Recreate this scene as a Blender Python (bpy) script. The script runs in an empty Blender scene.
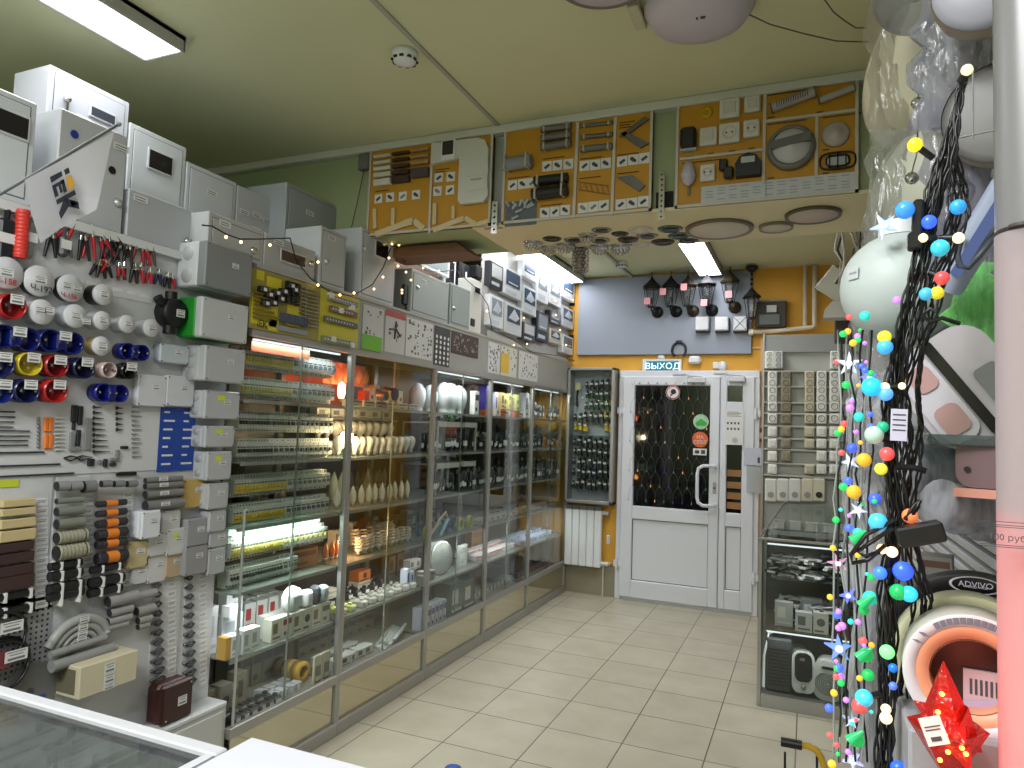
import bpy, math, random
from mathutils import Vector, Matrix
random.seed(7)
RX=math.pi/2
SC=bpy.context.scene
COL=SC.collection
# ---------------------------------------------------------------- camera
CAM=Vector((0,0,1.56)); FOC=699.17
def basis(a,b,c):
    ca,sa,cb,sb,cc,sc=math.cos(a),math.sin(a),math.cos(b),math.sin(b),math.cos(c),math.sin(c)
    f=Vector((sa*cb,ca*cb,sb)); r0=Vector((ca,-sa,0)); u0=r0.cross(f)
    return cc*r0+sc*u0, -sc*r0+cc*u0, f
CR,CU,CF=basis(-4.03051804e-01,6.13826456e-02,3.40924175e-02)
cd=bpy.data.cameras.new('camera'); cam=bpy.data.objects.new('camera',cd); COL.objects.link(cam)
cam.matrix_world=Matrix(((CR.x,CU.x,-CF.x,0),(CR.y,CU.y,-CF.y,0),(CR.z,CU.z,-CF.z,CAM.z),(0,0,0,1)))
cd.sensor_width=36; cd.lens=FOC/1024*36; cd.clip_start=.05
SC.camera=cam
def at(px,py,ax,val):
    "point of the plane axis ax = val seen at a photo position"
    d=CR*((px-512)/FOC)-CU*((py-384)/FOC)+CF
    t=(val-CAM[ax])/d[ax]
    return CAM+d*t
# ---------------------------------------------------------------- materials
def lin(c):
    c=c/255; return c/12.92 if c<=.04045 else ((c+.055)/1.055)**2.4
def rgb(c): return (lin(c[0]),lin(c[1]),lin(c[2]),1)
_M={}
def mat(c,rough=.5,metal=0,em=0,var=0,vs=6,trans=0,emc=None,bump=0):
    c=tuple(c); k=(c,rough,metal,em,var,vs,trans,emc,bump)
    if k in _M: return _M[k]
    m=bpy.data.materials.new('paint'); m.use_nodes=True; nt=m.node_tree; b=nt.nodes['Principled BSDF']
    b.inputs['Base Color'].default_value=rgb(c); b.inputs['Roughness'].default_value=rough; b.inputs['Metallic'].default_value=metal
    if trans: b.inputs['Transmission Weight'].default_value=trans
    if em:
        b.inputs['Emission Color'].default_value=rgb(emc or c); b.inputs['Emission Strength'].default_value=em
    if var or bump:
        tc=nt.nodes.new('ShaderNodeTexCoord'); n=nt.nodes.new('ShaderNodeTexNoise'); n.inputs['Scale'].default_value=vs; n.inputs['Detail'].default_value=4
        nt.links.new(tc.outputs['Object'],n.inputs['Vector'])
    if var:
        x=nt.nodes.new('ShaderNodeMix'); x.data_type='RGBA'
        x.inputs[6].default_value=rgb([max(0,v-var) for v in c]); x.inputs[7].default_value=rgb([min(255,v+var) for v in c])
        nt.links.new(n.outputs['Fac'],x.inputs[0]); nt.links.new(x.outputs[2],b.inputs['Base Color'])
    if bump:
        u=nt.nodes.new('ShaderNodeBump'); u.inputs['Strength'].default_value=bump; u.inputs['Distance'].default_value=.01
        nt.links.new(n.outputs['Fac'],u.inputs['Height']); nt.links.new(u.outputs['Normal'],b.inputs['Normal'])
    _M[k]=m; return m
def emit(c,s):
    k=('e',tuple(c),s)
    if k not in _M:
        m=bpy.data.materials.new('glow'); m.use_nodes=True; nt=m.node_tree; nt.nodes.clear()
        e=nt.nodes.new('ShaderNodeEmission'); o=nt.nodes.new('ShaderNodeOutputMaterial')
        e.inputs[0].default_value=rgb(c); e.inputs[1].default_value=s; nt.links.new(e.outputs[0],o.inputs[0]); _M[k]=m
    return _M[k]
def clear(c=(246,249,247),ior=1.45,milk=0,mc=(220,222,225),rough=.02,wave=0,ws=20):
    "thin clear sheet: mostly see-through, mirror-like at a slant, a little milky for film"
    k=('c',tuple(c),ior,milk,tuple(mc),rough,wave,ws)
    if k in _M: return _M[k]
    m=bpy.data.materials.new('clear_sheet'); m.use_nodes=True; nt=m.node_tree; nt.nodes.clear(); L=nt.links.new; N=nt.nodes.new
    o=N('ShaderNodeOutputMaterial'); t=N('ShaderNodeBsdfTransparent'); g=N('ShaderNodeBsdfGlossy'); lw=N('ShaderNodeLayerWeight'); pw=N('ShaderNodeMath'); pw.operation='POWER'; pw.inputs[1].default_value=3.2; fr=N('ShaderNodeMath'); fr.operation='MULTIPLY_ADD'; fr.inputs[1].default_value=.55; fr.inputs[2].default_value=.025; lw.inputs[0].default_value=.5; mx=N('ShaderNodeMixShader')
    t.inputs[0].default_value=rgb(c); g.inputs['Roughness'].default_value=rough; L(lw.outputs['Facing'],pw.inputs[0]); L(pw.outputs[0],fr.inputs[0])
    L(fr.outputs[0],mx.inputs[0]); L(t.outputs[0],mx.inputs[1]); L(g.outputs[0],mx.inputs[2])
    out=mx
    if milk:
        d=N('ShaderNodeBsdfDiffuse'); d.inputs[0].default_value=rgb(mc); tl=N('ShaderNodeBsdfTranslucent'); tl.inputs[0].default_value=rgb(mc)
        a=N('ShaderNodeMixShader'); a.inputs[0].default_value=.4; L(d.outputs[0],a.inputs[1]); L(tl.outputs[0],a.inputs[2])
        b=N('ShaderNodeMixShader'); b.inputs[0].default_value=milk; L(mx.outputs[0],b.inputs[1]); L(a.outputs[0],b.inputs[2]); out=b
    if wave:
        tc=N('ShaderNodeTexCoord'); n=N('ShaderNodeTexNoise'); n.inputs['Scale'].default_value=ws; n.inputs['Detail'].default_value=3
        u=N('ShaderNodeBump'); u.inputs['Strength'].default_value=wave; u.inputs['Distance'].default_value=.02
        mp=N('ShaderNodeMapping'); mp.inputs['Scale'].default_value=(1,1,.22); L(tc.outputs['Object'],mp.inputs[0]); L(mp.outputs[0],n.inputs['Vector']); L(n.outputs['Fac'],u.inputs['Height']); L(u.outputs[0],g.inputs['Normal']); L(u.outputs[0],lw.inputs['Normal'])
        if milk:
            r=N('ShaderNodeMapRange'); r.inputs[1].default_value=.35; r.inputs[2].default_value=.65; r.inputs[3].default_value=milk*.5; r.inputs[4].default_value=min(1,milk*1.6)
            L(n.outputs['Fac'],r.inputs[0]); L(r.outputs[0],b.inputs[0])
    L(out.outputs[0],o.inputs[0]); _M[k]=m; return m
def tilemat():
    m=bpy.data.materials.new('floor_tile'); m.use_nodes=True; nt=m.node_tree; b=nt.nodes['Principled BSDF']; L=nt.links.new; N=nt.nodes.new
    tc=N('ShaderNodeTexCoord'); mp=N('ShaderNodeMapping'); mp.inputs['Location'].default_value=(.85+8,-3.95+8,0)
    br=N('ShaderNodeTexBrick'); br.offset=0; br.squash=1; br.inputs['Scale'].default_value=1; br.inputs['Brick Width'].default_value=.4; br.inputs['Row Height'].default_value=.4
    br.inputs['Mortar Size'].default_value=.0032; br.inputs['Mortar Smooth'].default_value=.1; br.inputs['Mortar'].default_value=rgb((84,78,66))
    br.inputs['Color1'].default_value=rgb((188,182,164)); br.inputs['Color2'].default_value=rgb((180,174,155))
    n=N('ShaderNodeTexNoise'); n.inputs['Scale'].default_value=5; n.inputs['Detail'].default_value=8
    x=N('ShaderNodeMix'); x.data_type='RGBA'; x.blend_type='MULTIPLY'; x.inputs[0].default_value=.35
    cr=N('ShaderNodeValToRGB'); cr.color_ramp.elements[0].position=.3; cr.color_ramp.elements[0].color=(.6,.58,.5,1); cr.color_ramp.elements[1].position=.7; cr.color_ramp.elements[1].color=(1,1,1,1)
    L(tc.outputs['Object'],mp.inputs[0]); L(mp.outputs[0],br.inputs['Vector']); L(tc.outputs['Object'],n.inputs['Vector']); L(n.outputs['Fac'],cr.inputs[0])
    L(br.outputs['Color'],x.inputs[6]); L(cr.outputs[0],x.inputs[7]); L(x.outputs[2],b.inputs['Base Color']); b.inputs['Roughness'].default_value=.33
    return m
WHITE=mat((225,228,230),.4); OFFW=mat((205,205,200),.5); GREYP=mat((150,153,156),.45); LGREY=mat((178,181,184),.45); DGREY=mat((70,72,75),.5)
BLACK=mat((18,18,20),.45); ALU=mat((168,168,164),.35,.6); CHROME=mat((200,200,200),.15,1); PAPER=mat((222,222,220),.8); INK=mat((70,72,78),.8)
GLASS=clear(); ENC=mat((196,201,206),.35); ENCG=mat((150,154,158),.4); RED=mat((170,28,30),.35); BLUE=mat((22,34,120),.3); YEL=mat((215,185,30),.4)
BEIGE=mat((200,188,160),.5); BROWN=mat((48,26,22),.4); ORANGE=mat((222,120,30),.5); GREEN=mat((30,130,50),.4); GREYT=mat((128,130,128),.5)
# ---------------------------------------------------------------- mesh builder
class MB:
    def __init__(s): s.v=[]; s.f=[]; s.m=[]; s.s=[]
    def add(s,vs,fs,m=0,sm=False):
        o=len(s.v); s.v+= [tuple(p) for p in vs]
        for f in fs: s.f.append([i+o for i in f]); s.m.append(m); s.s.append(sm)
        return s
    def poly(s,pts,m=0): return s.add(pts,[list(range(len(pts)))],m)
    def box(s,x0,y0,z0,x1,y1,z1,m=0,b=0):
        lo=(min(x0,x1),min(y0,y1),min(z0,z1)); hi=(max(x0,x1),max(y0,y1),max(z0,z1))
        b=min(b,*[(hi[i]-lo[i])*.45 for i in range(3)])
        if b<=0:
            v=[(x,y,z) for x in (lo[0],hi[0]) for y in (lo[1],hi[1]) for z in (lo[2],hi[2])]
            return s.add(v,[(0,1,3,2),(4,6,7,5),(0,4,5,1),(2,3,7,6),(0,2,6,4),(1,5,7,3)],m)
        v=[]; ix={}
        for c in [(i,j,k) for i in (0,1) for j in (0,1) for k in (0,1)]:
            for a in range(3):
                p=[(hi[t]-(0 if t==a else b)) if c[t] else (lo[t]+(0 if t==a else b)) for t in range(3)]
                ix[c,a]=len(v); v.append(p)
        fs=[]
        for a in range(3):
            o=[t for t in range(3) if t!=a]
            for sg in (0,1):
                q=[]
                for (i,j) in ((0,0),(1,0),(1,1),(0,1)):
                    c=[0,0,0]; c[a]=sg; c[o[0]]=i; c[o[1]]=j; q.append(ix[tuple(c),a])
                fs.append(q)
        for e in range(3):
            o=[t for t in range(3) if t!=e]
            for i in (0,1):
                for j in (0,1):
                    c=[0,0,0]; c[o[0]]=i; c[o[1]]=j; c1=tuple(c); c[e]=1; c2=tuple(c)
                    fs.append([ix[c1,o[0]],ix[c2,o[0]],ix[c2,o[1]],ix[c1,o[1]]])
        for c in [(i,j,k) for i in (0,1) for j in (0,1) for k in (0,1)]: fs.append([ix[c,0],ix[c,1],ix[c,2]])
        return s.add(v,fs,m)
    def cyl(s,p,q,r,r2=None,n=12,m=0,cap=True,sm=True):
        r2=r if r2 is None else r2
        p=Vector(p); q=Vector(q); d=(q-p).normalized(); a=d.orthogonal().normalized(); b=d.cross(a)
        v=[]
        for i in range(n):
            t=2*math.pi*i/n; w=a*math.cos(t)+b*math.sin(t); v.append(p+w*r); v.append(q+w*r2)
        s.add(v,[(2*i,2*((i+1)%n),2*((i+1)%n)+1,2*i+1) for i in range(n)],m,sm)
        if cap:
            if r>1e-6: s.add(v[0::2],[list(range(n))],m)
            if r2>1e-6: s.add(v[1::2],[list(range(n))],m)
        return s
    def tube(s,pts,r,n=6,m=0):
        pts=[Vector(p) for p in pts]; rings=[]; prev=None
        for i,p in enumerate(pts):
            d=(pts[min(i+1,len(pts)-1)]-pts[max(i-1,0)]).normalized()
            a=(prev-d*prev.dot(d)) if prev is not None else d.orthogonal()
            if a.length<1e-6: a=d.orthogonal()
            a.normalize(); prev=a; b=d.cross(a)
            rings.append([p+(a*math.cos(2*math.pi*k/n)+b*math.sin(2*math.pi*k/n))*r for k in range(n)])
        v=[x for R in rings for x in R]; fs=[]
        for i in range(len(pts)-1):
            for k in range(n): fs.append((i*n+k,i*n+(k+1)%n,(i+1)*n+(k+1)%n,(i+1)*n+k))
        fs.append(list(range(n))); fs.append([len(v)-n+k for k in range(n)])
        return s.add(v,fs,m,True)
    def lathe(s,prof,o=(0,0,0),ax=(0,0,1),n=20,m=0,sm=True):
        o=Vector(o); d=Vector(ax).normalized(); a=d.orthogonal().normalized(); b=d.cross(a); v=[]
        for r,h in prof:
            for k in range(n):
                t=2*math.pi*k/n; v.append(o+d*h+(a*math.cos(t)+b*math.sin(t))*max(r,1e-5))
        fs=[(i*n+k,i*n+(k+1)%n,(i+1)*n+(k+1)%n,(i+1)*n+k) for i in range(len(prof)-1) for k in range(n)]
        s.add(v,fs,m,sm); return s
    def sph(s,c,r,m=0,n=12,sz=1):
        pr=[(r*math.sin(math.pi*i/(n//2+2)),-r*sz*math.cos(math.pi*i/(n//2+2))) for i in range(n//2+3)]
        return s.lathe(pr,c,(0,0,1),n,m)
    def prism(s,poly,y0,y1,m=0):
        "outline in x,z pushed through along y"
        n=len(poly); v=[(x,y0,z) for x,z in poly]+[(x,y1,z) for x,z in poly]
        return s.add(v,[list(range(n)),list(range(n,2*n))]+[(i,(i+1)%n,(i+1)%n+n,i+n) for i in range(n)],m)
    def build(s,name,mats,parent=None,loc=None,rz=0):
        me=bpy.data.meshes.new(name); me.from_pydata(s.v,[],s.f)
        mats=mats if isinstance(mats,(list,tuple)) else [mats]
        for x in mats: me.materials.append(x)
        me.polygons.foreach_set('material_index',s.m); me.polygons.foreach_set('use_smooth',s.s); me.update()
        o=bpy.data.objects.new(name,me); COL.objects.link(o)
        if parent is not None: o.parent=parent
        if loc is not None: o.location=loc
        if rz: o.rotation_euler=(0,0,rz)
        return o
def tag(o,label=None,cat=None,group=None,kind=None):
    for k,v in (('label',label),('category',cat),('group',group),('kind',kind)):
        if v: o[k]=v
    return o
def thing(name,label,cat,loc=(0,0,0),rz=0,group=None,kind=None,rx=0,ry=0):
    o=bpy.data.objects.new(name,None); COL.objects.link(o); o.location=loc; o.rotation_euler=(rx,ry,rz); o.empty_display_size=.02
    return tag(o,label,cat,group,kind)
def kids(o): return [c for c in COL.objects if c.parent==o] if False else list(o.children)
def dup(root,loc,rz=None,label=None,group=None,scale=None,rot=None):
    r=root.copy(); COL.objects.link(r); r.location=loc
    if rz is not None: r.rotation_euler=(0,0,rz)
    if rot is not None: r.rotation_euler=rot
    if label: r['label']=label
    if group: r['group']=group
    if scale: r.scale=scale if isinstance(scale,tuple) else (scale,)*3
    for ch in CH.get(root.name,[]):
        c=ch.copy(); COL.objects.link(c); c.parent=r
        for g in CH.get(ch.name,[]):
            d=g.copy(); COL.objects.link(d); d.parent=c
    return r
CH={}
def part(mb,name,mats,parent,loc=None,rz=0,label=None):
    o=mb.build(name,mats,parent,loc,rz); CH.setdefault(parent.name,[]).append(o)
    if label: o['label']=label
    return o
def one(mb,name,mats,label,cat,loc=(0,0,0),rz=0,group=None,rot=None,kind=None):
    o=mb.build(name,mats,None,loc,rz)
    if rot: o.rotation_euler=rot
    return tag(o,label,cat,group,kind)
def text(s,size,parent,loc,m,rot=(RX,0,0),ext=.0005,name='lettering',sx=1):
    c=bpy.data.curves.new(name,'FONT'); c.body=s; c.size=size; c.align_x='CENTER'; c.align_y='CENTER'; c.extrude=ext; c.resolution_u=3
    k=bpy.data.objects.new(name,c); COL.objects.link(k); c.materials.append(m); bpy.context.view_layer.update()
    me=bpy.data.meshes.new_from_object(k.evaluated_get(bpy.context.evaluated_depsgraph_get())); bpy.data.objects.remove(k)
    if not me.materials: me.materials.append(m)
    o=bpy.data.objects.new(name,me); COL.objects.link(o); o.parent=parent; o.location=loc; o.rotation_euler=rot; o.scale=(sx,1,1); return o
def B(*a,**k): return MB().box(*a,**k)
def ptag(parent,x,y,z,w=.03,h=.018,red=False,name='price_tag'):
    w*=1.12; h*=1.12
    "paper price tag facing -y at local x,z; front plane y"
    m=MB(); m.box(x-w/2,y,z-h/2,x+w/2,y+.0008,z+h/2,0)
    for i,(a,b) in enumerate(((.35,.8),(.1,.6),(-.25,.75))):
        hh=h*(.04 if i<2 else .1); m.box(x-w*b/2,y-.0004,z+h*a-hh,x+w*b/2,y,z+h*a+hh,1)
    return part(m,name,[PAPER,mat((118,120,126),.8)],parent)
LX=RX # left wall things face +x
def lrect(a,b,X):
    p=at(a[0],a[1],0,X); q=at(b[0],b[1],0,X)
    return (p.y+q.y)/2,(p.z+q.z)/2,abs(q.y-p.y),abs(p.z-q.z)
# ================================================================ the room
XL,XR,YD,YB,ZC=-3.5,.32,6.55,-1.6,3.05
def struct(mb,name,mats,**k): return tag(mb.build(name,mats),kind='structure')
CEIL=mat((212,213,174),.8,var=5,vs=2); GREENW=mat((160,170,132),.8,var=5,vs=3); YELW=mat((224,168,62),.7,var=10,vs=4)
struct(B(XL,YB,-.1,XR,YD,0),'floor',tilemat())
struct(B(XL,YB,ZC,XR,YD,ZC+.1),'ceiling',CEIL)
struct(B(XL-.1,YB,0,XL,YD,ZC),'wall_left',GREENW)
struct(B(XR,YB,0,XR+.1,YD,ZC),'wall_right',mat((170,170,165),.8,var=6))
struct(B(XL,YB-.1,0,XR,YB,ZC),'wall_back',GREENW)
w=MB(); w.box(XL,YD,0,-1.66,YD+.12,ZC); w.box(-.40,YD,0,XR,YD+.12,ZC); w.box(-1.66,YD,2.13,-.40,YD+.12,ZC)
struct(w,'wall_front',YELW)
struct(B(XL,3.11,2.56,XR,3.62,ZC),'wall_header',GREENW)
t=MB(); t.box(-1.56,3.08,2.545,XR,3.65,2.56); struct(t,'trim_1',mat((222,212,172),.5))
t=MB(); t.box(XL,3.06,3.01,XR,3.11,3.05,b=.004); struct(t,'trim_2',mat((206,206,196),.5))
t=MB(); t.box(-1.438,YB,3.042,-1.418,3.06,3.05); t.box(-1.59,3.62,3.02,-1.56,YD,3.05,b=.003); struct(t,'trim_3',mat((170,172,160),.5))
t=MB(); t.box(-1.95,YD-.015,0,-1.83,YD,.24); t.box(-2.25,YD-.012,0,-1.95,YD,.26); t.box(-1.845,YD-.02,0,-1.66,YD,.28); struct(t,'baseboard_front',mat((150,143,120),.4,var=8))
t=MB(); t.box(XR-.02,YB,0,XR,YD,.1); struct(t,'baseboard_right',mat((150,143,120),.4))
t=MB()
for a in (-1.48,): t.box(a-.02,3.095,2.54,a+.02,3.112,3.0)
t.box(-1.40-.045,3.10,2.54,-1.40-.005,3.112,3.0); struct(t,'trim_4',mat((150,152,150),.5))
# ---- door
def door():
    d=thing('door_1',None,None,(0,YD,0),kind='structure')
    pv=mat((216,219,226),.3); gap=mat((60,62,66),.6)
    f=MB(); f.box(-1.66,-.06,0,-1.6,.1,2.059,b=.004); f.box(-.46,-.06,0,-.40,.1,2.059,b=.004); f.box(-1.66,-.06,2.06,-.40,.1,2.13,b=.006); f.box(-1.599,-.05,0,-.461,.1,.025)
    part(f,'door_frame',pv,d)
    def leaf(x0,x1,open_,name,y=-.08):
        m=MB(); xs=[x0]+[v for o in open_ for v in o[:2]]+[x1]
        gx0,gx1=open_[0][0],open_[0][1]
        m.box(x0,y,.03,gx0,-.01,2.075,b=.008); m.box(gx1,y,.03,x1,-.01,2.075,b=.008)
        zs=[.03]+[z for o in open_ for z in (o[2],o[3])]+[2.075]
        for i in range(0,len(zs),2): m.box(gx0-.002,y+.001,zs[i],gx1+.002,-.01,zs[i+1],b=.006)
        return part(m,name,pv,d)
    L1=leaf(-1.62,-.735,[(-1.505,-.82,.19,.75),(-1.505,-.82,.87,1.99)],'door_leaf')
    L2=leaf(-.73,-.44,[(-.672,-.543,.2,.75),(-.672,-.543,.87,1.50),(-.672,-.543,1.85,1.99)],'door_leaf')
    for (x0,x1,z0,z1,mm,nm) in ((-1.505,-.82,.19,.75,pv,'lower_panel'),(-.672,-.543,.2,.75,pv,'lower_panel'),(-.68,-.535,1.5,1.85,pv,'middle_panel')):
        m=MB(); m.box(x0,-.055,z0,x1,-.02,z1,0,b=.004); 
        for (a,b_,c,e) in ((x0,x0+.006,z0,z1),(x1-.006,x1,z0,z1),(x0,x1,z0,z0+.006),(x0,x1,z1-.006,z1)): m.box(a,-.0565,c,b_,-.05,e,1)
        part(m,nm,[mm,gap],d)
    night=mat((8,8,11),.04)
    for (x0,x1,z0,z1) in ((-1.505,-.82,.87,1.99),(-.672,-.543,.87,1.50),(-.672,-.543,1.85,1.99)):
        part(B(x0,-.045,z0,x1,-.03,z1),'glass_pane',night,L1 if x1<-.75 else L2)
    h=MB(); h.tube([(-.765,-.08,.93),(-.765,-.13,.93),(-.79,-.15,.925),(-.86,-.155,.925),(-.90,-.155,.95),(-.91,-.155,1.0),(-.91,-.155,1.2),(-.90,-.155,1.25),(-.86,-.155,1.275),(-.79,-.15,1.275),(-.765,-.13,1.27),(-.765,-.08,1.27)],.016,10)
    part(h,'pull_handle',pv,L1)
    k=MB(); k.box(-.785,-.086,1.03,-.755,-.08,1.13,b=.004); k.cyl((-.77,-.09,1.08),(-.77,-.084,1.08),.009,m=1); part(k,'lock_plate',[ALU,BLACK],L1)
    for (x,z) in ((-1.64,1.75),(-1.64,.33),(-.43,1.75),(-.43,.33)):
        m=MB(); m.cyl((x,-.085,z-.05),(x,-.085,z+.05),.012); m.box(x-.03,-.083,z-.03,x+.04,-.078,z+.03,b=.002); part(m,'hinge',pv,d)
    for x0,x1,z in ((-1.02,-.86,2.035),(-.66,-.52,2.045)):
        m=MB(); m.box(x0,-.13,z-.02,x1,-.08,z+.03,b=.006); m.tube([(x1-.02,-.11,z+.035),(x0-.12,-.16,z+.045),(x0-.02,-.07,z+.06)],.006); part(m,'door_closer',mat((205,207,212),.4),d)
    for z in (1.22,1.115,1.02,.935): part(B(-.668,-.0475,z-.03,-.547,-.044,z+.028),'wood_slat',mat((150,108,66),.6),d)
door()
# net of small lights on the door glass
g=thing('net_light',"fine wire net of tiny lights hanging over the dark door glass",'string light',(0,YD-.088,0))
m=MB(); cols=[(255,190,120),(120,140,255),(180,255,220),(255,255,255),(200,130,255)]; bulbs=[]
nx,nz=9,9
P=lambda i,j:(-1.54+(i+(.5 if j%2 else 0))*.082,-.006,2.02-j*.135)
for j in range(nz):
    for i in range(nx):
        a=P(i,j); bulbs.append(a)
        if j<nz-1:
            for k in ((i-1,i) if j%2==0 else (i,i+1)):
                if 0<=k<nx:
                    b=P(k,j+1); mid=((a[0]+b[0])/2+(.012 if b[0]>a[0] else -.012),-.006,(a[2]+b[2])/2+.01); m.tube([a,mid,b],.0011,3)
part(m,'wire_net',mat((96,98,92),.6),g)
for q in range(0,len(bulbs)):
    a=bulbs[q]; part(MB().cyl((a[0],a[1]-.003,a[2]-.022),(a[0],a[1]-.003,a[2]),.0035,.002,6),'bulb',emit(cols[(q*7)%5],.22 if q%5 else 1.2),g)
# stickers and signs on the door
def disc(name,label,x,z,r,base,extra,y=YD-.092):
    t=thing(name,label,'sticker',(x,y,z)); part(MB().cyl((0,0,0),(0,-.0015,0),r,n=28),'disc',mat(base,.5),t)
    extra(t); return t
def ex1(t):
    part(MB().lathe([(.052,-.002),(.062,-.002),(.062,0),(.052,0),(.052,-.002)],(0,0,0),(0,1,0),28),'ring',RED,t)
    m=MB(); m.cyl((.005,-.003,.008),(.005,-.0025,.008),.024,n=14); m.tube([(-.02,-.003,-.03),(0,-.003,-.01),(.03,-.003,.0)],.006,5); part(m,'figure',BLACK,t)
disc('round_sticker','round white sticker with red ring and black figure, high on the door glass',-1.15,1.925,.065,(228,226,226),ex1)
def ex2(t):
    m=MB(); m.prism([(-.05,-.01),(-.02,.01),(0,.03),(.025,.012),(.05,-.01),(.04,-.035),(-.04,-.035)],-.003,-.001); part(m,'green_patch',mat((60,170,70),.5),t)
disc('round_sticker','round pale green sticker with a darker green shape on the door glass',-.895,1.665,.068,(170,205,175),ex2)
def ex3(t):
    text('НА',.045,t,(0,-.003,.02),PAPER); text('СЕБЯ',.045,t,(0,-.003,-.025),PAPER)
disc('pull_sticker','round orange sticker reading НА СЕБЯ beside the door handle',-.9,1.505,.07,(222,104,48),ex3)
s=thing('small_notice','small white notice under the round orange door sticker','sticker',(-.9,YD-.092,1.395)); m=B(-.06,0,-.03,.06,-.001,.03); m.box(-.045,-.0015,-.015,-.005,-.001,.012,1); m.box(.01,-.0015,-.018,.045,-.001,.018,1); part(m,'paper',[PAPER,INK],s)
s=thing('info_sheet','white sheet with small black figures between the two panes of the narrow door leaf','notice',(-.6,YD-.09,1.62)); m=B(-.085,0,-.11,.07,-.001,.16)
for i in range(8): m.box(-.07+.03*(i%4),-.0018,-.02+.05*(i//4),-.055+.03*(i%4),-.001,.0+.05*(i//4),1)
for i in range(4): m.box(-.07,-.0018,.10+.012*i,.05-.02*(i%2),-.001,.104+.012*i,1)
part(m,'sheet',[PAPER,INK],s)
s=thing('opening_hours_sheet','white printed slip taped below the figure sheet on the narrow door leaf','notice',(-.6,YD-.096,1.5)); m=B(-.085,0,-.03,.07,-.001,.045); m.cyl((-.0,-.004,.01),(-.0,-.001,.01),.025,n=16,m=1); part(m,'sheet',[PAPER,LGREY],s)
# small black panel under it is night glass: part of the door
# exit sign
s=thing('exit_sign','small illuminated sign reading ВЫХОД above the white door','sign',(-1.262,YD-.03,2.17))
part(B(-.19,0,-.065,.175,.03,.07,b=.006),'housing',WHITE,s); part(B(-.155,-.003,-.045,.148,0,.05),'sign_face',emit((60,130,150),1.0),s)
text('ВЫХОД',.078,s,(0,-.006,.001),emit((225,250,255),2.2),sx=1.12)
# grey board over the door with wall lanterns
Gb=thing('grey_board','wide plain blue-grey board fixed over the door','board',(0,YD-.04,0)); part(B(-2.095,0,2.283,-.478,.035,3.03,b=.003),'panel',mat((148,156,170),.6,var=3,vs=2),Gb)
def lantern(x,z,lab,cm,style):
    t=thing('wall_lantern',lab,'wall lantern',(x,YD-.042,z-.02),0,'lanterns on the grey board over the door'); t.scale=(1.12,1.1,1.15)
    im=mat(cm,.45,.5)
    part(MB().lathe([(0,-.012),(.045,-.012),(.05,0),(.0,0)],(.03,0,-.13),(0,1,0),16),'back_plate',im,t)
    m=MB(); m.tube([(.03,-.01,-.13),(.02,-.06,-.15),(0,-.11,-.13),(0,-.11,-.105)],.007,6); part(m,'arm',im,t)
    c=MB(); c.lathe([(.012,-.0),(.078,-.001),(.082,.008),(.045,.04),(.022,.065),(.012,.075),(.012,.085),(.004,.092),(.003,.13)],(0,-.11,.05),(0,0,1),6,sm=False); part(c,'cap',im,t)
    k=MB()
    for q in range(6):
        a=q*math.pi/3; k.tube([(.066*math.cos(a),-.11+.066*math.sin(a),.05),(.035*math.cos(a),-.11+.035*math.sin(a),-.1)],.0035,4)
    k.lathe([(.0,-.115),(.034,-.11),(.036,-.10),(.0,-.098)],(0,-.11,0),(0,0,1),6,sm=False); k.lathe([(.064,.04),(.07,.045),(.07,.05),(.06,.05)],(0,-.11,0),(0,0,1),6,sm=False)
    cg_=part(k,'cage',im,t); part(MB().lathe([(.03,-.1),(.06,.045)],(0,-.11,0),(0,0,1),6,sm=False),'glass',clear((225,228,225),milk=.12),cg_)
    part(MB().cyl((0,-.11,-.08),(0,-.11,-.03),.012,n=8),'lamp_holder',im,t)
    p=MB(); zz=(-.07,.0,.03,-.1,-.06,0)[style]; xx=(-.02,-.05,-.02,-.01,.0,0)[style]
    if style<5: p.box(xx-.025,-.19,zz-.025,xx+.025,-.188,zz+.028); part(p,'pink_price_tag',mat((232,160,165),.7),t)
    return t
for i,(px,c,lab) in enumerate(((652,(25,24,26),'black wall lantern with clear panes and a low tag, first in the row'),(671,(14,14,15),'solid black wall lantern whose pink tag sits on its shoulder, second in the row'),(688,(58,48,38),'bronze-black wall lantern with a tag on its cap and a brass back plate'),(707,(20,21,26),'blue-black wall lantern with tag at its base, above the gap of two white boxes'),(730,(62,52,36),'ornate antique brass wall lantern with round crowned top, fifth in the row'))):
    p=at(px,290,1,YD-.15); lantern(p.x,2.85+(.0 if i<4 else .02),lab,c,i)
t=thing('hanging_lantern','dark hanging lantern on a chain with round ceiling cup beside the grey board','lantern',(-.47,YD-.2,2.70))
im=mat((38,36,36),.45,.5); part(MB().lathe([(.0,.33),(.05,.33),(.055,.31),(.02,.28),(.0,.27)],(0,0,0),(0,0,1),14),'ceiling_cup',im,t)
m=MB()
for i in range(6): m.lathe([(.008,-.012),(.011,0),(.008,.012),(.006,0),(.008,-.012)],(0,0,.15+i*.022),(1,0,0) if i%2 else (0,1,0),8)
part(m,'chain',im,t); part(MB().lathe([(.08,.05),(.085,.06),(.04,.1),(.01,.14)],(0,0,0),(0,0,1),6,sm=False),'cap',im,t)
k=MB()
for q in range(6):
    a=q*math.pi/3; k.tube([(.06*math.cos(a),.06*math.sin(a),.05),(.035*math.cos(a),.035*math.sin(a),-.12)],.004,4)
k.lathe([(0,-.14),(.035,-.13),(.036,-.12),(0,-.118)],(0,0,0),(0,0,1),6,sm=False); part(k,'cage',im,t); part(MB().lathe([(.03,-.12),(.055,.05)],(0,0,0),(0,0,1),6,sm=False),'glass',clear((225,228,225),milk=.2),t)
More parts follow.
